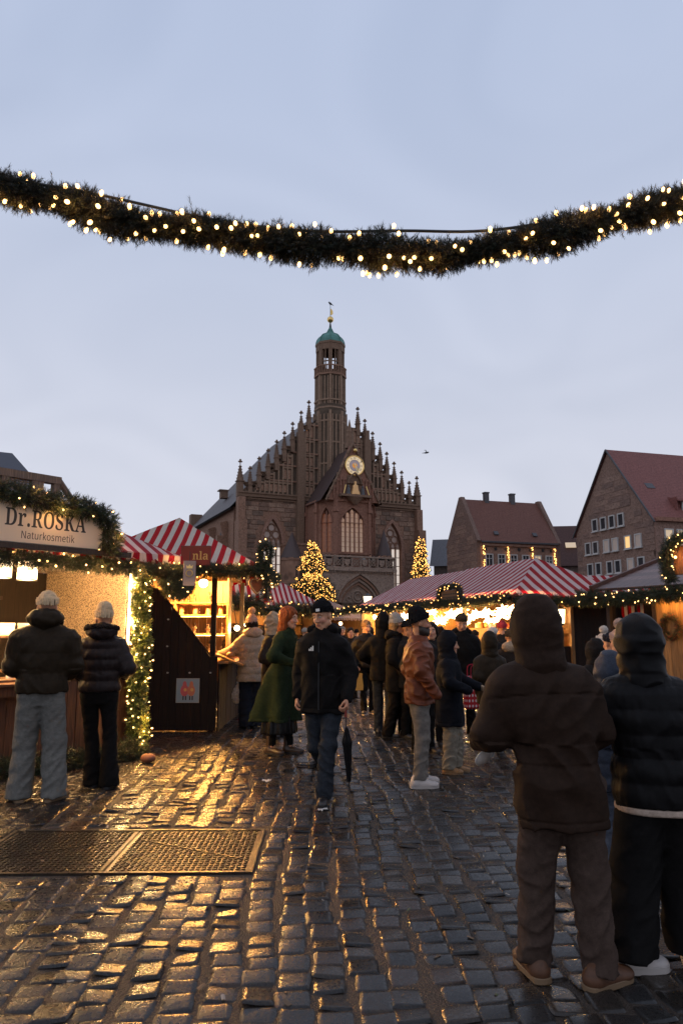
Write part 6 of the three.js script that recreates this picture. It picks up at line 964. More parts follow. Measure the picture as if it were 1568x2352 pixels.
    for (const a of arms) { const d = a.end.clone().sub(a.mid).normalize(), cuff = a.end.clone().addScaledVector(d, C.cuff ?? -0.005); pr.push(capP(a.sh.clone().add(V(-a.s * 0.022, -0.03 - t * 0.85, 0)), a.mid, 0.060 + t * 0.8, 0.050 + t * 0.72, { k: 0.06, amp: A, pitch: pt }), capP(a.mid, cuff, 0.052 + t * 0.75, 0.037 + t * 0.45, { k: 0.03, amp: A * 0.8, pitch: pt, ph: 0.7 })); }
    if (C.collar) pr.push(capP(V(neck.x, 1.43, neck.z), V(neck.x, 1.456 + 0.022 * C.collar, neck.z + 0.004), 0.078 + t * 0.3, 0.076 + t * 0.3, { k: 0.03 }), { ...capP(V(neck.x, 1.53, neck.z + 0.012), V(neck.x, 1.66, neck.z + 0.03), 0.062, 0.075, { k: 0.01 }), op: 1 });
    const ln = (d, w) => Math.exp(-((d / w) ** 2)), stitch = (x, y, z) => cell > 0.0135 || A ? 0 : 0.0045 * ln(y - hem - 0.045, 0.007) + (z > 0 ? 0.0045 * ln(x - tx(y) - 0.012, 0.006) + 0.006 * ln(Math.abs(x - tx(y)) - 0.115 - (y - hem - 0.22) * 0.4, 0.007) * (Math.abs(y - hem - 0.24) < 0.075 ? 1 : 0) : 0.004 * ln(y - 1.345 + 0.3 * x * x, 0.007)); const am = C.fold ?? 0.006, fx = C.fx ?? 7, fy = C.fy ?? 5; const geo = mesher(pr, cell, { warp: (x, y, z) => am * (Math.abs(n3(x * fx * 0.6 + sd, y * fy * 0.8 + x * 3 * Math.sign(y - 1.1), z * fx * 0.6)) * 2.2 - 0.6) + am * 0.6 * n3(x * 3 + sd, y * 3, z * 3) + (A ? 0.25 * A * n3(x * 22, y * 9, z * 22 + sd) : 0) + (C.seams ? C.seams(x, y, z) : stitch(x, y, z)) });
    part(C.name ?? 'jacket', geo, C.mat, g);
    void stitch;
    const H = C.hood; if (H === 'down') part('hood', mesher([ellP(headP.clone().add(V(0, C.hoodY ?? -0.135, -0.105)), [0.155, 0.085, 0.10], { q: new THREE.Quaternion().setFromEuler(new THREE.Euler(-0.5, 0, 0)) }), capP(V(neck.x - 0.10, 1.50, neck.z + 0.02), V(neck.x, 1.485, neck.z - 0.07), 0.045, 0.05, { k: 0.04 }), capP(V(neck.x + 0.10, 1.50, neck.z + 0.02), V(neck.x, 1.485, neck.z - 0.07), 0.045, 0.05, { k: 0.04 })], cell, { warp: (x, y, z) => 0.008 * n3(x * 12 + sd, y * 12, z * 12) }), C.hoodMat ?? C.mat, g);
    if (H === 'up') { const Q = (v) => v.applyMatrix4(hm); part('hood', mesher([ellP(Q(V(0, 0.035, -0.03)), [0.108 + t * 0.4, 0.128 + t * 0.4, 0.128 + t * 0.4], { k: 0.03, q: hq }), capP(Q(V(0, -0.06, -0.03)), V(neck.x, 1.475, neck.z - 0.01), 0.10 + t * 0.3, 0.105 + t * 0.5, { k: 0.05 }), ellP(Q(V(0, C.peak ?? 0.15, -0.05)), [0.06, 0.045, 0.06], { k: 0.07, q: hq }), { ...ellP(Q(V(0, 0.0, 0.13)), [0.078, 0.115, 0.115], { k: 0.02, q: hq }), op: 1 }], cell * 0.8, { warp: (x, y, z) => (C.hoodFold ?? 0.006) * (Math.abs(n3(x * 5 + sd, y * 8, z * 5)) * 2.2 - 0.6) + (A ? -A * 0.6 * (Math.abs(Math.sin(y / (pt * 0.85) * Math.PI)) - 0.6) : 0) }), C.hoodMat ?? C.mat, g); }
    if (C.fur) part('fur_trim', mesher([...Array(9)].map((_, i) => { const a = -2.2 + i * 0.55, b = a + 0.55, q = (w) => V(neck.x + 0.15 * Math.sin(w), 1.545 + 0.02 * Math.cos(w), neck.z - 0.08 - 0.075 * Math.cos(w)); return capP(q(a), q(b), 0.022, 0.022, { k: 0.02 }); }), 0.009, { warp: (x, y, z) => 0.012 * n3(x * 55, y * 55, z * 55) }), C.fur, g);
    if (C.extra) C.extra(g, { arms, legs, neck, headP, tz, tx });
  }
  if (o.skirt) { const K = o.skirt; part('skirt', mesher([loftP([[K.hem, 0, 0, K.r, K.r * 0.85], [0.7, 0, 0, 0.19, 0.15], [1.0, 0, 0, 0.14, 0.1]], { pleat: (y, a) => 0.012 * Math.sin(a * 11) })], cell), K.mat, g); }
  // hats and hair sit on the head
  const hp = node('head_wear', g); hp.position.copy(headP); hp.quaternion.copy(hq);
  const lower = (n, d) => planeP(n, d);
  if (o.hat) {
    const K = o.hat, top = K.top ?? 0.155, wv = (x, y, z) => 0.0036 * Math.sin(Math.atan2(x, z) * 34) + 0.003 * n3(x * 20, y * 20, z * 20);
    part('hat', mesher([ellP(V(0, 0.05, -0.018), [0.089, Math.max(0.095, top - 0.05), 0.108], { k: 0.02 }), ...(K.slouch ? [ellP(V(0, top - 0.035, -0.05), [0.06, 0.05, 0.065], { k: 0.06 })] : []), { k: 0.006, op: 1, all: true, f: (x, y, z) => y - (0.045 + z * (K.slope ?? 0.22)) }], 0.0075, { warp: wv, pad: 0.01 }), K.mat, hp);
    if (K.cuff !== 0) part('hat_cuff', mesher([{ k: 0.008, op: 0, min: [-0.105, 0.0, -0.135], max: [0.105, 0.12, 0.105], f: (x, y, z) => { const q = Math.hypot(x / 0.0895, (z + 0.018) / 0.1085), dr = Math.abs((q - 1) * 0.096) - 0.006, yy = y - (0.068 + z * (K.slope ?? 0.22)); return Math.max(dr, Math.abs(yy) - 0.03); } }], 0.0075, { warp: wv }), K.mat, hp);
    if (K.pom) part('pompom', mesher([ellP(V(0, top + 0.045, -0.03), [0.06, 0.058, 0.06])], 0.007, { warp: (x, y, z) => 0.011 * n3(x * 60, y * 60, z * 60) }), K.pomMat ?? K.mat, hp);
    if (K.patch) part('patch', box(0.035, 0.025, 0.006, 0.035, 0.082, 0.098, 0.3, -0.2), M.white, hp);
    if (K.brim) part('brim', new THREE.CylinderGeometry(0.19, 0.2, 0.012, 28).scale(1, 1, 1).translate(0, 0.055, -0.015), K.mat, hp);
    if (K.visor) part('visor', mesher([ellP(V(0, 0.055, 0.095), [0.075, 0.012, 0.06])], 0.006), K.mat, hp);
  }
  if (o.hair) { const K = o.hair, L = K.len ?? 0.05, sd = rnd() * 9; part('hair', mesher([(o.hat ? ellP(V(0, 0.03, -0.03), [0.078, 0.075, 0.090], { k: 0.03 }) : ellP(V(0, 0.052, -0.028), [0.090 + (K.vol ?? 0), 0.092 + (K.vol ?? 0), 0.104 + (K.vol ?? 0)], { k: 0.03 })), ...(L > 0.08 ? [capP(V(-0.055, 0, -0.045), V(-0.06, -L, -0.05), 0.05 + (K.vol ?? 0), 0.04 + (K.vol ?? 0), { k: 0.04 }), capP(V(0.055, 0, -0.045), V(0.06, -L, -0.05), 0.05 + (K.vol ?? 0), 0.04 + (K.vol ?? 0), { k: 0.04 }), capP(V(0, 0, -0.07), V(0, -L * 1.05, -0.075), 0.065, 0.06 + (K.vol ?? 0), { k: 0.04 })] : []), { ...ellP(V(0, -0.015, 0.115), [0.072, 0.098, 0.085], { k: 0.02 }), op: 1 }, ...(L > 0.08 ? [] : [{ k: 0.01, op: 1, all: true, f: (x, y, z) => y - (-0.02 + z * 0.9) }])], 0.0075, { warp: (x, y, z) => 0.007 * n3(x * 26 + sd, y * 10, z * 26) + 0.004 * n3(x * 70, y * 24 + sd, z * 70) }), K.mat, hp); }
  if (o.glasses) part('glasses', merge([-1, 1].flatMap((s) => [new THREE.TorusGeometry(0.02, 0.0022, 5, 16).translate(s * 0.031, 0.01, 0.098), bar(V(s * 0.051, 0.012, 0.096), V(s * 0.08, 0.012, -0.01), 0.002, 4)]).concat([bar(V(-0.011, 0.012, 0.1), V(0.011, 0.012, 0.1), 0.002, 4)])), M.black, hp);
  if (!hp.children.length) g.remove(hp);
  else { // a hat or hair is a part of the person itself
    hp.updateMatrix(); for (const c of [...hp.children]) { c.applyMatrix4(hp.matrix); g.add(c); } g.remove(hp);
  }
  g.rig = { arms, legs, headP, S };
  return g;
}
const onPerson = (g, p) => { g.updateMatrixWorld(true); return p.clone().applyMatrix4(g.matrixWorld); };

// ------------------------------------------------------------------ the people
const knit = rep(tex(64, 64, (u, v) => 0.5 + 0.5 * Math.sin(u * 6.2832 * 4) * (0.6 + 0.4 * Math.sin(v * 6.2832 * 8 + Math.sin(u * 6.2832 * 4))), false), 24, 24);
const F = {
  black: fabric(0.011, 0.0098, 0.0095, 0.85), blackShine: fabric(0.011, 0.010, 0.0105, 0.5), char: fabric(0.022, 0.019, 0.018, 0.85), olive: fabric(0.030, 0.020, 0.011, 0.55), plum: fabric(0.032, 0.023, 0.022, 0.36), cream: fabric(0.45, 0.35, 0.26, 0.5), green: fabric(0.021, 0.032, 0.015, 0.95), brownJ: fabric(0.036, 0.0195, 0.0125, 0.75), darkBrown: fabric(0.03, 0.022, 0.018, 0.85),
  leather: phys({ color: lin(0.17, 0.042, 0.014), map: rep(T.fab, 2, 2), roughness: 0.5, specularIntensity: 0.5, bumpMap: rep(T.bump, 3, 3), bumpScale: 0.004 }), navy: fabric(0.016, 0.018, 0.03, 0.7), navyCoat: fabric(0.010, 0.011, 0.016, 0.85),
  jeansL: fabric(0.19, 0.185, 0.168, 0.95), jeansB: fabric(0.034, 0.039, 0.048, 0.95), jeansD: fabric(0.018, 0.022, 0.034, 0.95), jeansG: fabric(0.13, 0.15, 0.20, 0.95), greyP: fabric(0.22, 0.195, 0.17, 0.9), creamP: fabric(0.30, 0.26, 0.20, 0.9), brownP: fabric(0.085, 0.056, 0.044, 0.9), blueJ: fabric(0.05, 0.06, 0.085, 0.5),
  beige: fabric(0.85, 0.62, 0.38, 0.95, { bumpMap: knit, bumpScale: 0.004 }), pinkish: fabric(0.55, 0.38, 0.31, 0.95), greyKnit: fabric(0.42, 0.40, 0.37, 0.95, { bumpMap: knit, bumpScale: 0.004 }), blackKnit: fabric(0.012, 0.012, 0.014, 0.95), brownKnit: fabric(0.07, 0.05, 0.035, 0.95), whiteFur: fabric(0.66, 0.60, 0.55, 1), red: fabric(0.42, 0.05, 0.07, 0.95),
  tan: phys({ color: lin(0.36, 0.19, 0.075), roughness: 0.6, map: rep(T.fab, 3, 3) }), brownShoe: phys({ color: lin(0.13, 0.052, 0.022), roughness: 0.6, map: rep(T.fab, 3, 3) }), whiteShoe: phys({ color: lin(0.45, 0.40, 0.37), roughness: 0.6 }), blackShoe: phys({ color: lin(0.014, 0.012, 0.012), roughness: 0.35 }), soleW: std({ color: lin(0.38, 0.34, 0.31), roughness: 0.7 }), soleTan: std({ color: lin(0.17, 0.105, 0.055), roughness: 0.7 }),
  redHair: fabric(0.30, 0.075, 0.022, 0.55), darkHair: fabric(0.018, 0.012, 0.009, 0.5), blond: fabric(0.34, 0.20, 0.09, 0.6), greyHair: fabric(0.25, 0.23, 0.21, 0.6), fur: fabric(0.45, 0.33, 0.22, 1),
};
const shoesBlack = { mat: F.blackShoe, soleMat: M.black };
const foot = (u, v) => ground(u, v);
// height of a figure standing at p whose top appears at pixel row v
const tall = (p, u, v) => at(u, v, -p.z).y;

{ // the couple at the cosmetics stall
  const p = foot(80, 1840); person('person in beige beanie, olive puffer jacket and wide pale jeans at the cosmetics stall', p, 196, { h: 1.87, cell: 0.012, wide: 1.22, feet: [[0.13, 0.03, 12], [-0.15, -0.02, -32]], arms: [[-0.02, -0.36, 0.28, 0.2, -0.55, -0.7, 0.6, 1], [-0.02, -0.38, 0.26, 0.2, -0.55, -0.7, 0.6, 1]], nod: 0.12,
    coat: { mat: F.olive, t: 0.055, hem: 0.90, amp: 0.010, pitch: 0.17, collar: 1, hood: 'down', hoodY: -0.085, fold: 0.006 }, trousers: { mat: F.jeansL, r: [0.108, 0.098, 0.105], long: 0.05, hem: 0.03, fold: 0.0065, hips: 1.08 }, shoes: { mat: F.tan, soleMat: F.soleTan, high: 0.11 }, hat: { mat: F.beige, top: 0.160 } });
  const q = foot(218, 1808); person('person in beige beanie, dark quilted puffer and black flared trousers at the cosmetics stall', q, 190, { h: 1.77, cell: 0.012, wide: 1.02, feet: [[0.03, 0.06, 30], [-0.14, -0.06, -18]], arms: [[0.0, -0.38, 0.24, 0.2, -0.6, -0.6, 0.6, 1], [0.03, -0.36, 0.2, 0.35, -0.6, -0.6, 0.6, 1]], nod: 0.1, yaw: 0.15,
    coat: { mat: F.plum, t: 0.042, hem: 0.92, amp: 0.014, pitch: 0.105, collar: 1, hood: 'down', hoodY: -0.11, fur: F.darkBrown, fold: 0.004 }, trousers: { mat: F.black, r: [0.090, 0.066, 0.098], long: 0.04, hem: 0.02, fold: 0.006, hips: 1.0 }, shoes: { mat: F.blackShoe, soleMat: M.black }, hat: { mat: F.beige, top: 0.172, slouch: true } });
}
let creamP, walker, bagP, bigP, rightP;
{ // woman in the cream coat at the second stall
  const p = foot(574, 1672); creamP = person('person in white bobble hat and long cream puffer reaching to the stall counter', p, 206, { h: tall(p, 575, 1394), cell: 0.014, feet: [[0.07, 0.0, 8], [-0.08, 0.02, -8]], arms: [[0.24, -0.28, 0.36, 0.3, 0.2, -1, 0.35], [0.16, -0.26, 0.26, 0.9, -0.4, -0.5, 0.6]], yaw: -0.25,
    coat: { mat: F.cream, t: 0.05, hem: 0.72, amp: 0.010, pitch: 0.115, collar: 1, hood: 'down', fold: 0.005, flare: 0.012 }, trousers: { mat: F.jeansD, r: [0.105, 0.10, 0.115], hem: 0.03, long: 0.04 }, shoes: shoesBlack, hat: { mat: F.pinkish, top: 0.172, pom: 1, pomMat: F.beige }, hair: { mat: F.darkHair, len: 0.16 } });
  // red-haired woman in the green flared coat
  const q = foot(640, 1732), pl = (y, a) => (y < 1.05 ? (1.05 - y) * 0.075 * Math.sin(a * 5 + 0.6) : 0) + (y < 1.0 ? (1.0 - y) * 0.16 * Math.max(0, -Math.cos(a)) : 0);
  person('person with red hair in a flared green coat leaning over to speak', q, 68, { h: tall(q, 640, 1404) * 1.03, cell: 0.013, wide: 0.92, lean: 0.13, feet: [[0.09, 0.10, 8], [-0.07, -0.06, -10]], arms: [[0.0, -0.36, 0.22, 0.8, -0.7, -0.3, 0.6, 1], [0.05, -0.33, 0.22, 0.8, -0.8, -0.3, 0.6, 1]], nod: 0.1,
    coat: { name: 'coat', mat: F.green, t: 0.03, hem: 0.40, flare: 0.09, waist: 0.45, pleat: pl, collar: 1, fold: 0.005 }, skirt: { hem: 0.25, r: 0.24, mat: phys({ color: lin(0.02, 0.012, 0.01), roughness: 0.3, metalness: 0.5, map: tex(128, 128, (u, v) => tn(u, v, 14, 2) > 0.62 ? [1, 0.8, 0.4] : [0.15, 0.1, 0.08]), emissiveIntensity: 0 }) }, trousers: { mat: F.black, r: [0.07, 0.055, 0.045], hem: 0.1 }, shoes: { mat: phys({ color: lin(0.05, 0.026, 0.013), roughness: 0.4 }), high: 0.2, soleMat: M.black }, hair: { mat: F.redHair, len: 0.17, vol: 0.014 } });
  const f = foot(622, 1712); person('person in a beige fur hood facing the red haired person', V(f.x - 0.05, 0, f.z - 0.7), 75, { h: 1.74, cell: 0.018, arms: [, [0.05, -0.35, 0.2]], coat: { mat: F.darkBrown, t: 0.045, hem: 0.7, hood: 'up', hoodMat: F.fur, hoodFold: 0.012 }, trousers: { mat: F.black }, shoes: shoesBlack, hair: { mat: F.darkHair, len: 0.1 } });
  const f2 = foot(744, 1760); person('person in grey flat cap and glasses half hidden behind the walking man', V(f2.x, 0, f2.z), -35, { h: 1.80, cell: 0.018, arms: [[0.0, -0.5, 0.05, 0.3, -1, -0.2, 0.5, 1], [0.0, -0.5, 0.05, 0.3, -1, -0.2, 0.5, 1]], feet: [[0.04, 0, 5], [-0.05, 0, -5]], coat: { mat: F.black, t: 0.03, hem: 0.75, collar: 1 }, trousers: { mat: F.black, r: [0.075, 0.06, 0.055] }, shoes: shoesBlack, hat: { mat: F.char, top: 0.135, cuff: 0, visor: 1, slope: 0.1 }, glasses: 1 });
}
{ // the walking man with the umbrella
  const p = foot(742, 1838); walker = person('person in black beanie and black coat walking towards us carrying an umbrella', p, -14, { h: tall(p, 735, 1374), cell: 0.012, wide: 1.03, hipY: 0.885, feet: [[0.05, 0.16, 6], [-0.07, -0.40, -4, 0.15]], arms: [[0.075, -0.51, 0.12, 0.3, -1, -0.2, 0.8], [0.06, -0.52, -0.02, 0.3, -1, -0.2, 0.6]], yaw: -0.36, lean: 0.04, nod: 0.26, tilt: 0.03,
    coat: { mat: F.black, t: 0.042, hem: 0.76, collar: 1, hood: 'down', fold: 0.009, extra: (g, k) => { const z = k.tz(1.33) + 0.122 + 0.05; part('chest_emblem', merge([0, 1, 2].map((i) => box(0.011, 0.018 + i * 0.013, 0.004, -0.085 + i * 0.016, 1.325 + i * 0.0065, z - 0.013, -0.25))), M.white, g); part('zip', box(0.008, 0.6, 0.006, 0, 1.1, 0.172), M.iron, g); } },
    trousers: { mat: F.jeansB, r: [0.10, 0.078, 0.072], hem: 0.045, fold: 0.009 }, shoes: { mat: F.blackShoe, soleMat: M.black, w: 1.08 }, hat: { mat: F.blackKnit, top: 0.166, patch: 1 }, headCell: 0.005 });
  const a = walker.rig.arms[0], h = onPerson(walker, a.end.clone().addScaledVector(a.end.clone().sub(a.mid).normalize(), 0.085).add(V(-0.012, 0, 0)));
  const u = thing('umbrella', 'closed black umbrella with red handle hanging from the walking man\'s hand', 'umbrella', [h.x, h.y, h.z], 0.2); u.rotation.z = 0.05;
  part('handle', tube([[0, 0.06, 0], [0, 0.0, 0], [0, -0.09, 0]], 0.012, 10, 8), phys({ color: lin(0.22, 0.03, 0.02), roughness: 0.35 }), u); part('shaft', cyl(0.005, 0.005, 0.2, 0, -0.16, 0, 8), M.iron, u);
  part('folded_canopy', mesher([capP(V(0, -0.19, 0), V(0, -0.30, 0), 0.014, 0.036, { k: 0.02 }), capP(V(0, -0.30, 0), V(0, -0.62, 0), 0.036, 0.016, { k: 0.02 })], 0.006, { warp: (x, y, z) => 0.007 * Math.sin(Math.atan2(x, z) * 7 + y * 9) }), F.blackShine, u); part('tip', cyl(0.006, 0.003, 0.11, 0, -0.685, 0, 8), M.iron, u);
}
{ // further people in the lane
  const a = at(805, 1441, 15.5); person('person with short dark hair facing us in the distance between two darker figures', V(a.x, 0, a.z), 5, { h: a.y, cell: 0.022, coat: { mat: F.char, t: 0.04, hem: 0.75, collar: 1 }, trousers: { mat: F.black }, shoes: shoesBlack, hair: { mat: F.darkHair } });
  const b = foot(842, 1640); bagP = person('person with short blond hair in black puffer carrying a yellow paper bag', b, 14, { h: tall(b, 830, 1424), cell: 0.016, wide: 1.05, feet: [[0.10, 0.02, 10], [-0.07, 0.05, -12]], arms: [[-0.04, -0.20, 0.26, 0.9, -0.4, -0.4, 0.8], [0.06, -0.50, 0.10, 0.6, -1, -0.2, 0.85]], nod: 0.2, yaw: 0.2,
    coat: { mat: F.blackShine, t: 0.05, hem: 0.86, amp: 0.008, pitch: 0.12, collar: 1 }, trousers: { mat: F.black, r: [0.085, 0.066, 0.06] }, shoes: { mat: F.blackShoe, soleMat: F.soleW }, hair: { mat: F.blond, vol: 0.004 } });
  const r = bagP.rig.arms[1], h = onPerson(bagP, r.end.clone().add(V(0, -0.10, 0.0)));
  const pb = thing('paper_bag', 'yellow brown paper bag with twisted handles hanging from a hand', 'paper bag', [h.x, h.y - 0.34, h.z + 0.03], 0.35), pm = std({ color: lin(0.85, 0.47, 0.09), roughness: 0.8, map: rep(T.grain, 2, 2), side: THREE.DoubleSide, bumpMap: rep(T.bump, 3, 3), bumpScale: 0.006 });
  part('bag', new THREE.BoxGeometry(0.25, 0.29, 0.10, 4, 4, 2).translate(0, 0.145, 0), pm, pb).geometry.attributes.position.array.forEach((v, i, arr) => { if (i % 3 === 0) { const y = arr[i + 1]; arr[i] *= 1 + 0.06 * Math.sin(y * 20); arr[i + 2] *= 1 - 0.5 * (y / 0.29); } });
  for (const z of [-0.03, 0.03]) part('handle', tube([[-0.05, 0.28, z], [-0.04, 0.34, z * 0.5], [0.04, 0.34, z * 0.5], [0.05, 0.28, z]], 0.004, 16, 5), pm, pb);
  const c = foot(882, 1690); person('person in dark hood and blue jeans seen from behind beside the grey beanie', c, 172, { h: tall(c, 868, 1408), cell: 0.016, feet: [[0.09, 0.06, 5], [-0.1, -0.1, -5]], arms: [[0.02, -0.36, 0.22, 0.8, -0.5, -0.3, 0.6, 1], [0.02, -0.36, 0.22, 0.8, -0.5, -0.3, 0.6, 1]], coat: { mat: F.black, t: 0.045, hem: 0.80, hood: 'up', fold: 0.006 }, trousers: { mat: F.jeansB, r: [0.092, 0.075, 0.07] }, shoes: shoesBlack });
  const d = foot(912, 1694); person('person in pale grey beanie and long black coat turned to the right', d, 78, { h: tall(d, 905, 1409), cell: 0.015, feet: [[0.06, 0.10, 6], [-0.08, -0.12, -6]], arms: [[0.0, -0.5, 0.05, 0.3, -1, -0.2, 0.5, 1], [0.02, -0.45, 0.16, 0.5, -1, -0.2, 0.6, 1]], coat: { mat: F.black, t: 0.045, hem: 0.66, collar: 1, hood: 'down', fold: 0.006 }, trousers: { mat: F.black, r: [0.10, 0.09, 0.095], hem: 0.03 }, shoes: shoesBlack, hat: { mat: F.greyKnit, top: 0.18, slouch: true }, hair: { mat: F.blond, len: 0.11 } });
  const e = foot(966, 1806); person('person in black beanie, brown leather jacket, grey trousers and white sneakers', e, 92, { h: tall(e, 968, 1394), cell: 0.011, wide: 1.05, feet: [[0.10, 0.02, 14], [-0.09, -0.03, -2]], arms: [[0.0, -0.50, 0.06, 0.4, -1, -0.2, 0.6, 1], [0.07, -0.50, 0.14, 0.5, -1, -0.2, 0.8, 1]], beard: 1, skin: [0.75, 0.68, 0.62], headCell: 0.005, nod: -0.04,
    coat: { mat: F.leather, t: 0.038, hem: 0.82, collar: 1, fold: 0.010, fy: 9 }, trousers: { mat: F.greyP, r: [0.096, 0.078, 0.064], hem: 0.075, fold: 0.008, bunch: 1 }, shoes: { mat: F.whiteShoe, soleMat: F.soleW, k: 1.1, w: 1.1, sole: 0.03 }, hat: { mat: F.blackKnit, top: 0.178, slouch: true, slope: 0.3 } });
  const n = foot(1036, 1776); person('person in navy hooded coat with tan mitten and cream trousers', n, 72, { h: tall(n, 1022, 1450), cell: 0.012, wide: 0.9, feet: [[0.09, 0.05, 10], [-0.06, -0.02, 0]], arms: [[0.05, -0.34, 0.36, 0.5, -0.4, -0.9, 0.85, 1], [0.04, -0.36, 0.28, 0.6, -0.6, -0.6, 0.8, 1]], nod: 0.06,
    coat: { name: 'coat', mat: F.navyCoat, t: 0.045, hem: 0.60, hood: 'up', flare: 0.025, fold: 0.006, extra: (g, k) => { const m = k.arms[0], dd = m.end.clone().sub(m.mid).normalize(); part('mitten', mesher([capP(m.end, m.end.clone().addScaledVector(dd, 0.1), 0.036, 0.032), capP(m.end, m.end.clone().addScaledVector(dd, 0.05).add(V(-0.03, 0.02, 0)), 0.02, 0.015)], 0.008), F.fur, g); } }, trousers: { mat: F.creamP, r: [0.10, 0.098, 0.085], hem: 0.06, fold: 0.010 }, shoes: { mat: F.tan, soleMat: F.soleTan } });
  const k = foot(1066, 1694); person('person in striped brown beanie and black coat looking down, facing us', k, -4, { h: tall(k, 1056, 1408), cell: 0.015, wide: 1.08, nod: 0.35, arms: [[0.02, -0.48, 0.14, 0.5, -1, -0.2, 0.6, 1], [0.02, -0.40, 0.22, 0.6, -1, -0.2, 0.6, 1]], coat: { mat: F.black, t: 0.045, hem: 0.78, collar: 1, hood: 'down' }, trousers: { mat: F.black, r: [0.092, 0.075, 0.07] }, shoes: shoesBlack, hat: { mat: F.brownKnit, top: 0.150 } });
  // heads between and behind
  const far = (u, v, D, face, label, o) => { const q = at(u, v, D); return person(label, V(q.x, 0, q.z), face, { h: q.y, cell: 0.022, headCell: 0.008, arms: [[0.0, -0.5, 0.05, 0.3, -1, -0.2, 0.5, 1], [0.0, -0.5, 0.05, 0.3, -1, -0.2, 0.5, 1]], trousers: { mat: F.black }, shoes: shoesBlack, coat: { mat: F.char, t: 0.04, hem: 0.75, collar: 1 }, ...o }); };
  far(934, 1424, 10.4, 60, 'person in black brimmed hat behind the leather jacket', { hat: { mat: F.blackKnit, top: 0.14, cuff: 0, brim: 1 } });
  far(966, 1424, 9.2, 30, 'person with grey hair and dark cap just right of the bearded man', { hair: { mat: F.greyHair, len: 0.09 } });
  far(990, 1428, 9.8, -10, 'person with long dark hair behind the navy hood', { hair: { mat: F.darkHair, len: 0.16 } });
  far(1122, 1452, 9.0, 185, 'person in hooded olive brown jacket facing the bright stall', { coat: { mat: F.olive, t: 0.05, hem: 0.75, hood: 'up' } });
  far(1130, 1438, 11.5, 180, 'person in white knit hat standing at the bright stall', { hat: { mat: F.whiteFur, top: 0.15 } });
  far(1152, 1424, 12.6, 175, 'person in bright red knit hat at the stall beside the big hood', { hat: { mat: F.red, top: 0.16 } });
  far(1172, 1442, 9.6, 170, 'person in brown knit hat and fur collar beside the big hood', { hat: { mat: F.brownKnit, top: 0.15 }, coat: { mat: F.darkBrown, t: 0.05, hem: 0.75, collar: 1, hood: 'down', hoodMat: F.fur } });
  far(1364, 1468, 7.6, 200, 'person in dark hood turned away between the two big figures', { coat: { mat: F.char, t: 0.045, hem: 0.75, hood: 'up' } });
  far(1384, 1437, 8.6, 205, 'person in fluffy white hat between the two big figures', { hat: { mat: F.whiteFur, top: 0.16, pom: 1 }, hair: { mat: F.blond, len: 0.14 } });
  far(1404, 1450, 7.2, 200, 'person in dark navy beanie nearest the quilted hood', { hat: { mat: F.navy, top: 0.15 } });
  far(1420, 1420, 6.6, 195, 'person in grey bobble hat peeping over the quilted hood', { hat: { mat: F.pinkish, top: 0.165, pom: 1 }, coat: { mat: F.plum, t: 0.05, hem: 0.75, collar: 1 } });
  far(604, 1438, 13.5, 160, 'person in dark coat behind the cream puffer', { hair: { mat: F.darkHair, len: 0.12 } });
  far(538, 1440, 13.8, 200, 'person with dark hair at the far end of the shelves', { hair: { mat: F.darkHair, len: 0.1 } });
  far(786, 1438, 18, 0, 'person far off beside the walking man\'s shoulder', { hair: { mat: F.greyHair } });
  far(818, 1444, 21, 175, 'person far down the lane in dark hat', { hat: { mat: F.blackKnit, top: 0.15 } });
  far(848, 1440, 17, 190, 'person far off behind the blond head', { coat: { mat: F.brownJ, t: 0.04, hem: 0.75, hood: 'up' } });
  far(700, 1441, 19, 170, 'person far off between the red hair and the walking man', { hat: { mat: F.greyKnit, top: 0.15 } });
  far(1010, 1438, 14, 185, 'person at the bright stall left of the striped beanie', { hair: { mat: F.darkHair, len: 0.12 } });
  far(1090, 1446, 15, 180, 'person at the bright stall right of the striped beanie', { hat: { mat: F.char, top: 0.15 } });
}
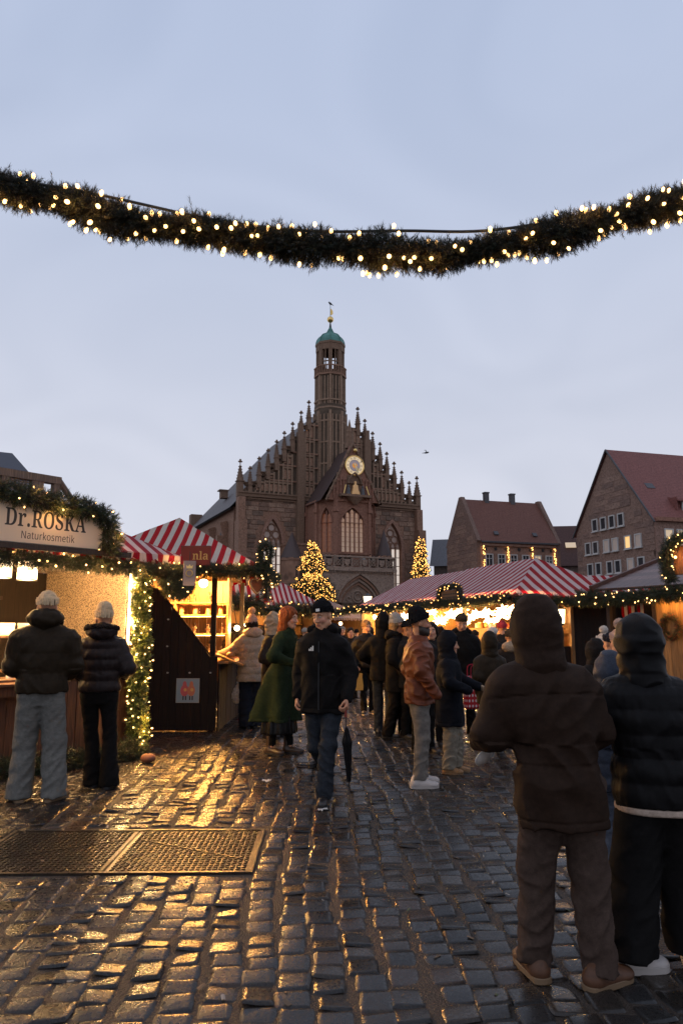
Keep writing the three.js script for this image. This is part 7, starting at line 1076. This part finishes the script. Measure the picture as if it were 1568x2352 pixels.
{ // the two big figures in front
  const p = V(foot(1308, 2262).x, 0, foot(1308, 2262).z); bigP = person('large person in brown hooded jacket and brown trousers seen from behind', p, 186, { h: tall(p, 1228, 1370), cell: 0.011, wide: 1.17, lean: 0.05, side: 0.10, feet: [[0.125, 0.10, 4], [-0.13, -0.04, -68]], arms: [[0.04, -0.36, 0.27, 0.22, -0.7, -0.5, 0.7], [0.05, -0.36, 0.28, 0.22, -0.7, -0.5, 0.7]], nod: 0.18, yaw: 0.12,
    coat: { mat: F.brownJ, t: 0.052, hem: 0.71, hood: 'up', seams: (x, y, z) => (z < 0 ? 0.006 * (Math.exp(-(((y - 1.335 + 0.25 * x * x) / 0.007) ** 2)) + 0.7 * Math.exp(-((x / 0.006) ** 2)) * (y < 1.33 ? 1 : 0)) : 0) + 0.006 * Math.exp(-(((y - 1.0) / 0.008) ** 2)) + 0.005 * Math.exp(-(((y - 0.75) / 0.007) ** 2)), fold: 0.011, fx: 6, fy: 5, hoodFold: 0.004, peak: 0.13 }, trousers: { mat: F.brownP, r: [0.116, 0.092, 0.084], long: 0.03, hem: 0.06, fold: 0.009, hips: 1.2 }, shoes: { mat: F.brownShoe, soleMat: F.soleTan, high: 0.12, w: 1.15, k: 1.12 } });
  const a = bigP.rig.arms[0], n = onPerson(bigP, a.end.clone().add(V(0.0, -0.06, 0.03)));
  const nb = thing('paper_plate', 'folded white paper plate held in front by the large hooded person', 'paper plate', n, 0.3); part('plate', new THREE.SphereGeometry(0.062, 18, 6, 0, Math.PI * 2, 0, 0.9).rotateX(2.2).rotateZ(0.35), std({ color: lin(0.62, 0.56, 0.5), roughness: 0.7, side: THREE.DoubleSide }), nb); part('rim', new THREE.TorusGeometry(0.0486, 0.003, 5, 24).rotateX(Math.PI / 2).translate(0, 0.0385, 0).rotateX(2.2).rotateZ(0.35), M.white, nb);
  const q = foot(1535, 2215); rightP = person('person in black quilted hooded puffer and wide black trousers at the right edge', q, 170, { h: tall(q, 1485, 1412), cell: 0.011, wide: 1.12, lean: 0.03, side: 0.05, feet: [[0.21, -0.12, -74], [-0.12, 0.0, -10]], arms: [[0.14, -0.44, 0.16, 1.0, -0.5, 0.0, 0.8], [0.05, -0.33, 0.28, 0.9, -0.5, -0.1, 0.7, 1]], nod: 0.1,
    coat: { mat: F.blackShine, t: 0.06, hem: 0.80, amp: 0.012, pitch: 0.125, hood: 'up', fold: 0.005, peak: 0.12, extra: (g) => part('shirt_hem', mesher([loftP([[0.765, 0, 0, 0.225, 0.185], [0.80, 0, 0, 0.222, 0.18]])], 0.011), fabric(0.55, 0.42, 0.33), g) }, trousers: { mat: F.black, r: [0.125, 0.125, 0.135], long: 0.02, hem: 0.085, fold: 0.007, hips: 1.15 }, shoes: { mat: F.whiteShoe, soleMat: F.soleW, w: 1.15, k: 1.12, sole: 0.03 } });
  const c = rightP.rig.arms[0], m = onPerson(rightP, c.end.clone().addScaledVector(c.end.clone().sub(c.mid).normalize(), 0.10)); const cup = thing('mug', 'green and brown printed mug held low by the person in the quilted puffer', 'mug', [m.x, m.y - 0.05, m.z], 0.4);
  part('mug_body', new THREE.LatheGeometry([[0.0, 0], [0.034, 0], [0.037, 0.02], [0.041, 0.095], [0.037, 0.095], [0.033, 0.01], [0, 0.008]].map((v) => new THREE.Vector2(...v)), 20), phys({ color: lin(0.09, 0.14, 0.10), roughness: 0.25, map: rep(T.grimy, 6, 6) }), cup); part('handle', new THREE.TorusGeometry(0.026, 0.006, 6, 16).translate(-0.058, 0.05, 0), M.darkWood, cup);
  const b = foot(1432, 2075); person('slim person in blue jacket and grey blue jeans between the two big figures', b, 160, { h: tall(b, 1420, 1500), cell: 0.014, wide: 0.85, feet: [[0.05, 0.02, 20], [-0.05, -0.02, -10]], arms: [[0.02, -0.42, 0.2, 0.5, -1, -0.2, 0.6, 1], [0.02, -0.36, 0.2, 0.5, -1, -0.2, 0.6, 1]], coat: { mat: F.blueJ, t: 0.045, hem: 0.80, amp: 0.008, pitch: 0.1, hood: 'up' }, trousers: { mat: F.jeansG, r: [0.085, 0.08, 0.078], hem: 0.12, long: -0.02 }, shoes: { mat: F.blackShoe, soleMat: F.soleW, high: 0.11 } });
}
{ // visitors on the church balcony, tiny
  const o = new THREE.Object3D(); o.position.set(-1.12, 0, -95.3); o.rotation.y = rad(24); o.updateMatrixWorld(true);
  const base = person('visitor in dark coat leaning on the church balcony', V(0, 8.75, 0).add(V(-4.2, 0, 7.6).applyMatrix4(o.matrixWorld)).setY(8.75), 24, { h: 1.72, cell: 0.05, headCell: 0.016, handCell: 0.02, group: 'visitors on the church balcony', coat: { mat: F.char, t: 0.06, hem: 0.7, collar: 1 }, trousers: { mat: F.black }, hair: { mat: F.darkHair } });
  const mats = [F.black, F.cream, F.jeansB, F.brownKnit, F.char, F.greyKnit];
  [-3.7, -3.0, -2.3, -1.6, -1.0, 0.9, 1.7, 2.1, 2.9, 3.6, 4.2].forEach((x, i) => { const p = V(x, 0, 7.55 + R(-0.3, 0.2)).applyMatrix4(o.matrixWorld); p.y = 8.75; const c = copy(base, p, rad(24 + R(-50, 50)), ['visitor in black coat, third from the left on the balcony', 'visitor in pale coat on the balcony', 'visitor in blue coat on the balcony', 'visitor in brown knitwear on the balcony', 'visitor in dark grey coat on the balcony', 'visitor in light grey on the balcony', 'tall visitor in black by the chapel window', 'visitor in pale coat right of the chapel window', 'visitor in blue coat near the balcony corner', 'visitor in brown near the slender turret', 'visitor at the right end of the balcony'][i]); c.scale.setScalar(R(0.9, 1.06)); c.children.forEach((m) => { if (/jacket/.test(m.name)) m.material = mats[i % 6]; }); });
}

// ------------------------------------------------------------------ small things
{
  const p = onPerson(creamP, V(0.20, 0.50, 0.06)), o = thing('plastic_bag', 'thin white plastic bag hanging beside the cream puffer', 'plastic bag', p, 0.4);
  part('bag', mesher([ellP(V(0, 0.0, 0), [0.085, 0.12, 0.05], { k: 0.03 }), capP(V(0, 0.08, 0), V(0, 0.2, 0), 0.04, 0.012, { k: 0.05 })], 0.009, { warp: (x, y, z) => 0.012 * n3(x * 18, y * 18, z * 18) }), phys({ color: lin(0.5, 0.45, 0.4), roughness: 0.5, transmission: 0.4, thickness: 0 }), o);
  part('handle', tube([[-0.01, 0.19, 0], [0, 0.32, 0], [0.01, 0.19, 0]], 0.004, 12, 5), M.white, o);
  const q = at(1090, 1592, 9.6), b = thing('shopping_bag', 'red shopping bag with white dots hanging beside the striped beanie figure', 'shopping bag', [q.x, q.y - 0.2, q.z], 0.3);
  part('bag', rbox(0.3, 0.42, 0.14, 0.04, 0, 0.21, 0), phys({ color: lin(1, 1, 1), roughness: 0.5, map: rep(tex(128, 128, (u, v) => { const a = (u * 6) % 1 - 0.5, c = (v * 6) % 1 - 0.5; return a * a + c * c < 0.07 ? [0.85, 0.8, 0.8] : [0.7, 0.04, 0.09]; }), 1, 1) }), b); for (const z of [-0.05, 0.05]) part('handle', tube([[-0.08, 0.41, z], [-0.06, 0.55, z], [0.06, 0.55, z], [0.08, 0.41, z]], 0.008, 16, 5), fabric(0.4, 0.03, 0.05), b);
}
{ // birds: one on the wing, one on the weather vane
  const dark = std({ color: lin(0.03, 0.03, 0.035), roughness: 0.7 });
  const mk = (label, pos, turn, fly) => { const b = thing('bird', label, 'bird', pos, turn); part('body', mesher(fly ? [ellP(V(0, 0, 0), [0.09, 0.08, 0.22], { k: 0.05 }), ellP(V(0, 0.03, 0.22), [0.06, 0.055, 0.07], { k: 0.05 }), capP(V(0, 0.02, 0.28), V(0, 0.01, 0.34), 0.02, 0.006), ellP(V(0, 0, -0.28), [0.09, 0.018, 0.14], { k: 0.04 }), ...[-1, 1].flatMap((s) => [capP(V(s * 0.05, 0.03, 0.04), V(s * 0.36, 0.18, 0.06), 0.045, 0.03, { k: 0.03 }), capP(V(s * 0.36, 0.18, 0.06), V(s * 0.8, 0.08, -0.06), 0.03, 0.01, { k: 0.03 })])] : [ellP(V(0, 0.2, 0), [0.11, 0.13, 0.2], { k: 0.05, q: new THREE.Quaternion().setFromEuler(new THREE.Euler(-0.6, 0, 0)) }), ellP(V(0, 0.36, 0.14), [0.075, 0.075, 0.085], { k: 0.05 }), capP(V(0, 0.35, 0.2), V(0, 0.34, 0.29), 0.025, 0.008), ellP(V(0, 0.08, -0.24), [0.06, 0.03, 0.18], { k: 0.04, q: new THREE.Quaternion().setFromEuler(new THREE.Euler(-0.7, 0, 0)) }), capP(V(0.04, 0.1, 0.02), V(0.04, 0, 0.03), 0.014, 0.012), capP(V(-0.04, 0.1, 0.02), V(-0.04, 0, 0.03), 0.014, 0.012)], 0.02), dark, b); return b; };
  const p = at(978, 1040, 70); mk('small dark bird flying in the open sky right of the church', p, 1.2, true);
  const o = new THREE.Object3D(); o.position.set(-1.12, 0, -95.3); o.rotation.y = rad(24); o.updateMatrixWorld(true);
  const q = V(-0.1, 46.9, -0.9).applyMatrix4(o.matrixWorld); const b = mk('dark bird perched on top of the weather vane', q, -1.4, false); b.scale.setScalar(1.25);
}
{ // litter on the cobbles
  const paper = std({ color: lin(0.5, 0.46, 0.42), roughness: 0.8, side: THREE.DoubleSide });
  [[612, 1795], [740, 1862]].forEach(([u, v], i) => { const p = ground(u, v), g = new THREE.PlaneGeometry(0.09, 0.06, 6, 5).rotateX(-Math.PI / 2), a = g.attributes.position; for (let k = 0; k < a.count; k++) a.setY(k, 0.012 + 0.014 * n3(a.getX(k) * 30, a.getZ(k) * 30, i * 9)); g.computeVertexNormals(); solo('paper_scrap', g, paper, i ? 'crumpled white paper scrap by the walking man\'s shoes' : 'crumpled white paper scrap before the brown boots', 'litter', p, i); });
}

{ // wet leaves, needles and grit trodden into the joints
  const leaf = new THREE.PlaneGeometry(0.034, 0.022, 3, 2).rotateX(-Math.PI / 2), a = leaf.attributes.position; for (let k = 0; k < a.count; k++) a.setY(k, 0.004 * Math.sin(a.getX(k) * 120) + 0.003 * Math.cos(a.getZ(k) * 160)); leaf.computeVertexNormals();
  const n = 520, li = new THREE.InstancedMesh(leaf, std({ color: lin(1, 1, 1), roughness: 0.6, side: THREE.DoubleSide }), n), q = new THREE.Quaternion(), m4 = new THREE.Matrix4(); li.name = 'fallen_leaves';
  for (let i = 0; i < n; i++) { const near = i < 260, D = near ? R(6.2, 11) : R(3.2, 13), x = near ? -0.33 * D + R(-0.9, 0.9) : R(-0.45, 0.45) * D; q.setFromEuler(new THREE.Euler(R(-0.15, 0.15), R(0, 6.3), R(-0.15, 0.15))); const s = R(0.35, 1.15); m4.compose(V(x, 0.006, -D), q, V(s, 1, s * R(0.5, 1))); li.setMatrixAt(i, m4); const c = pick([[0.16, 0.09, 0.04], [0.10, 0.06, 0.03], [0.22, 0.15, 0.08], [0.07, 0.08, 0.03], [0.28, 0.24, 0.2]]); li.setColorAt(i, lin(...c)); }
  tag(li, 'small wet leaves and scraps strewn over the cobbles', null, null, 'stuff'); scene.add(li);
}

scene.traverse((o) => { if (o.isMesh) { o.castShadow = true; o.receiveShadow = true; } });
scene.updateMatrixWorld(true);
renderer.render(scene, camera);
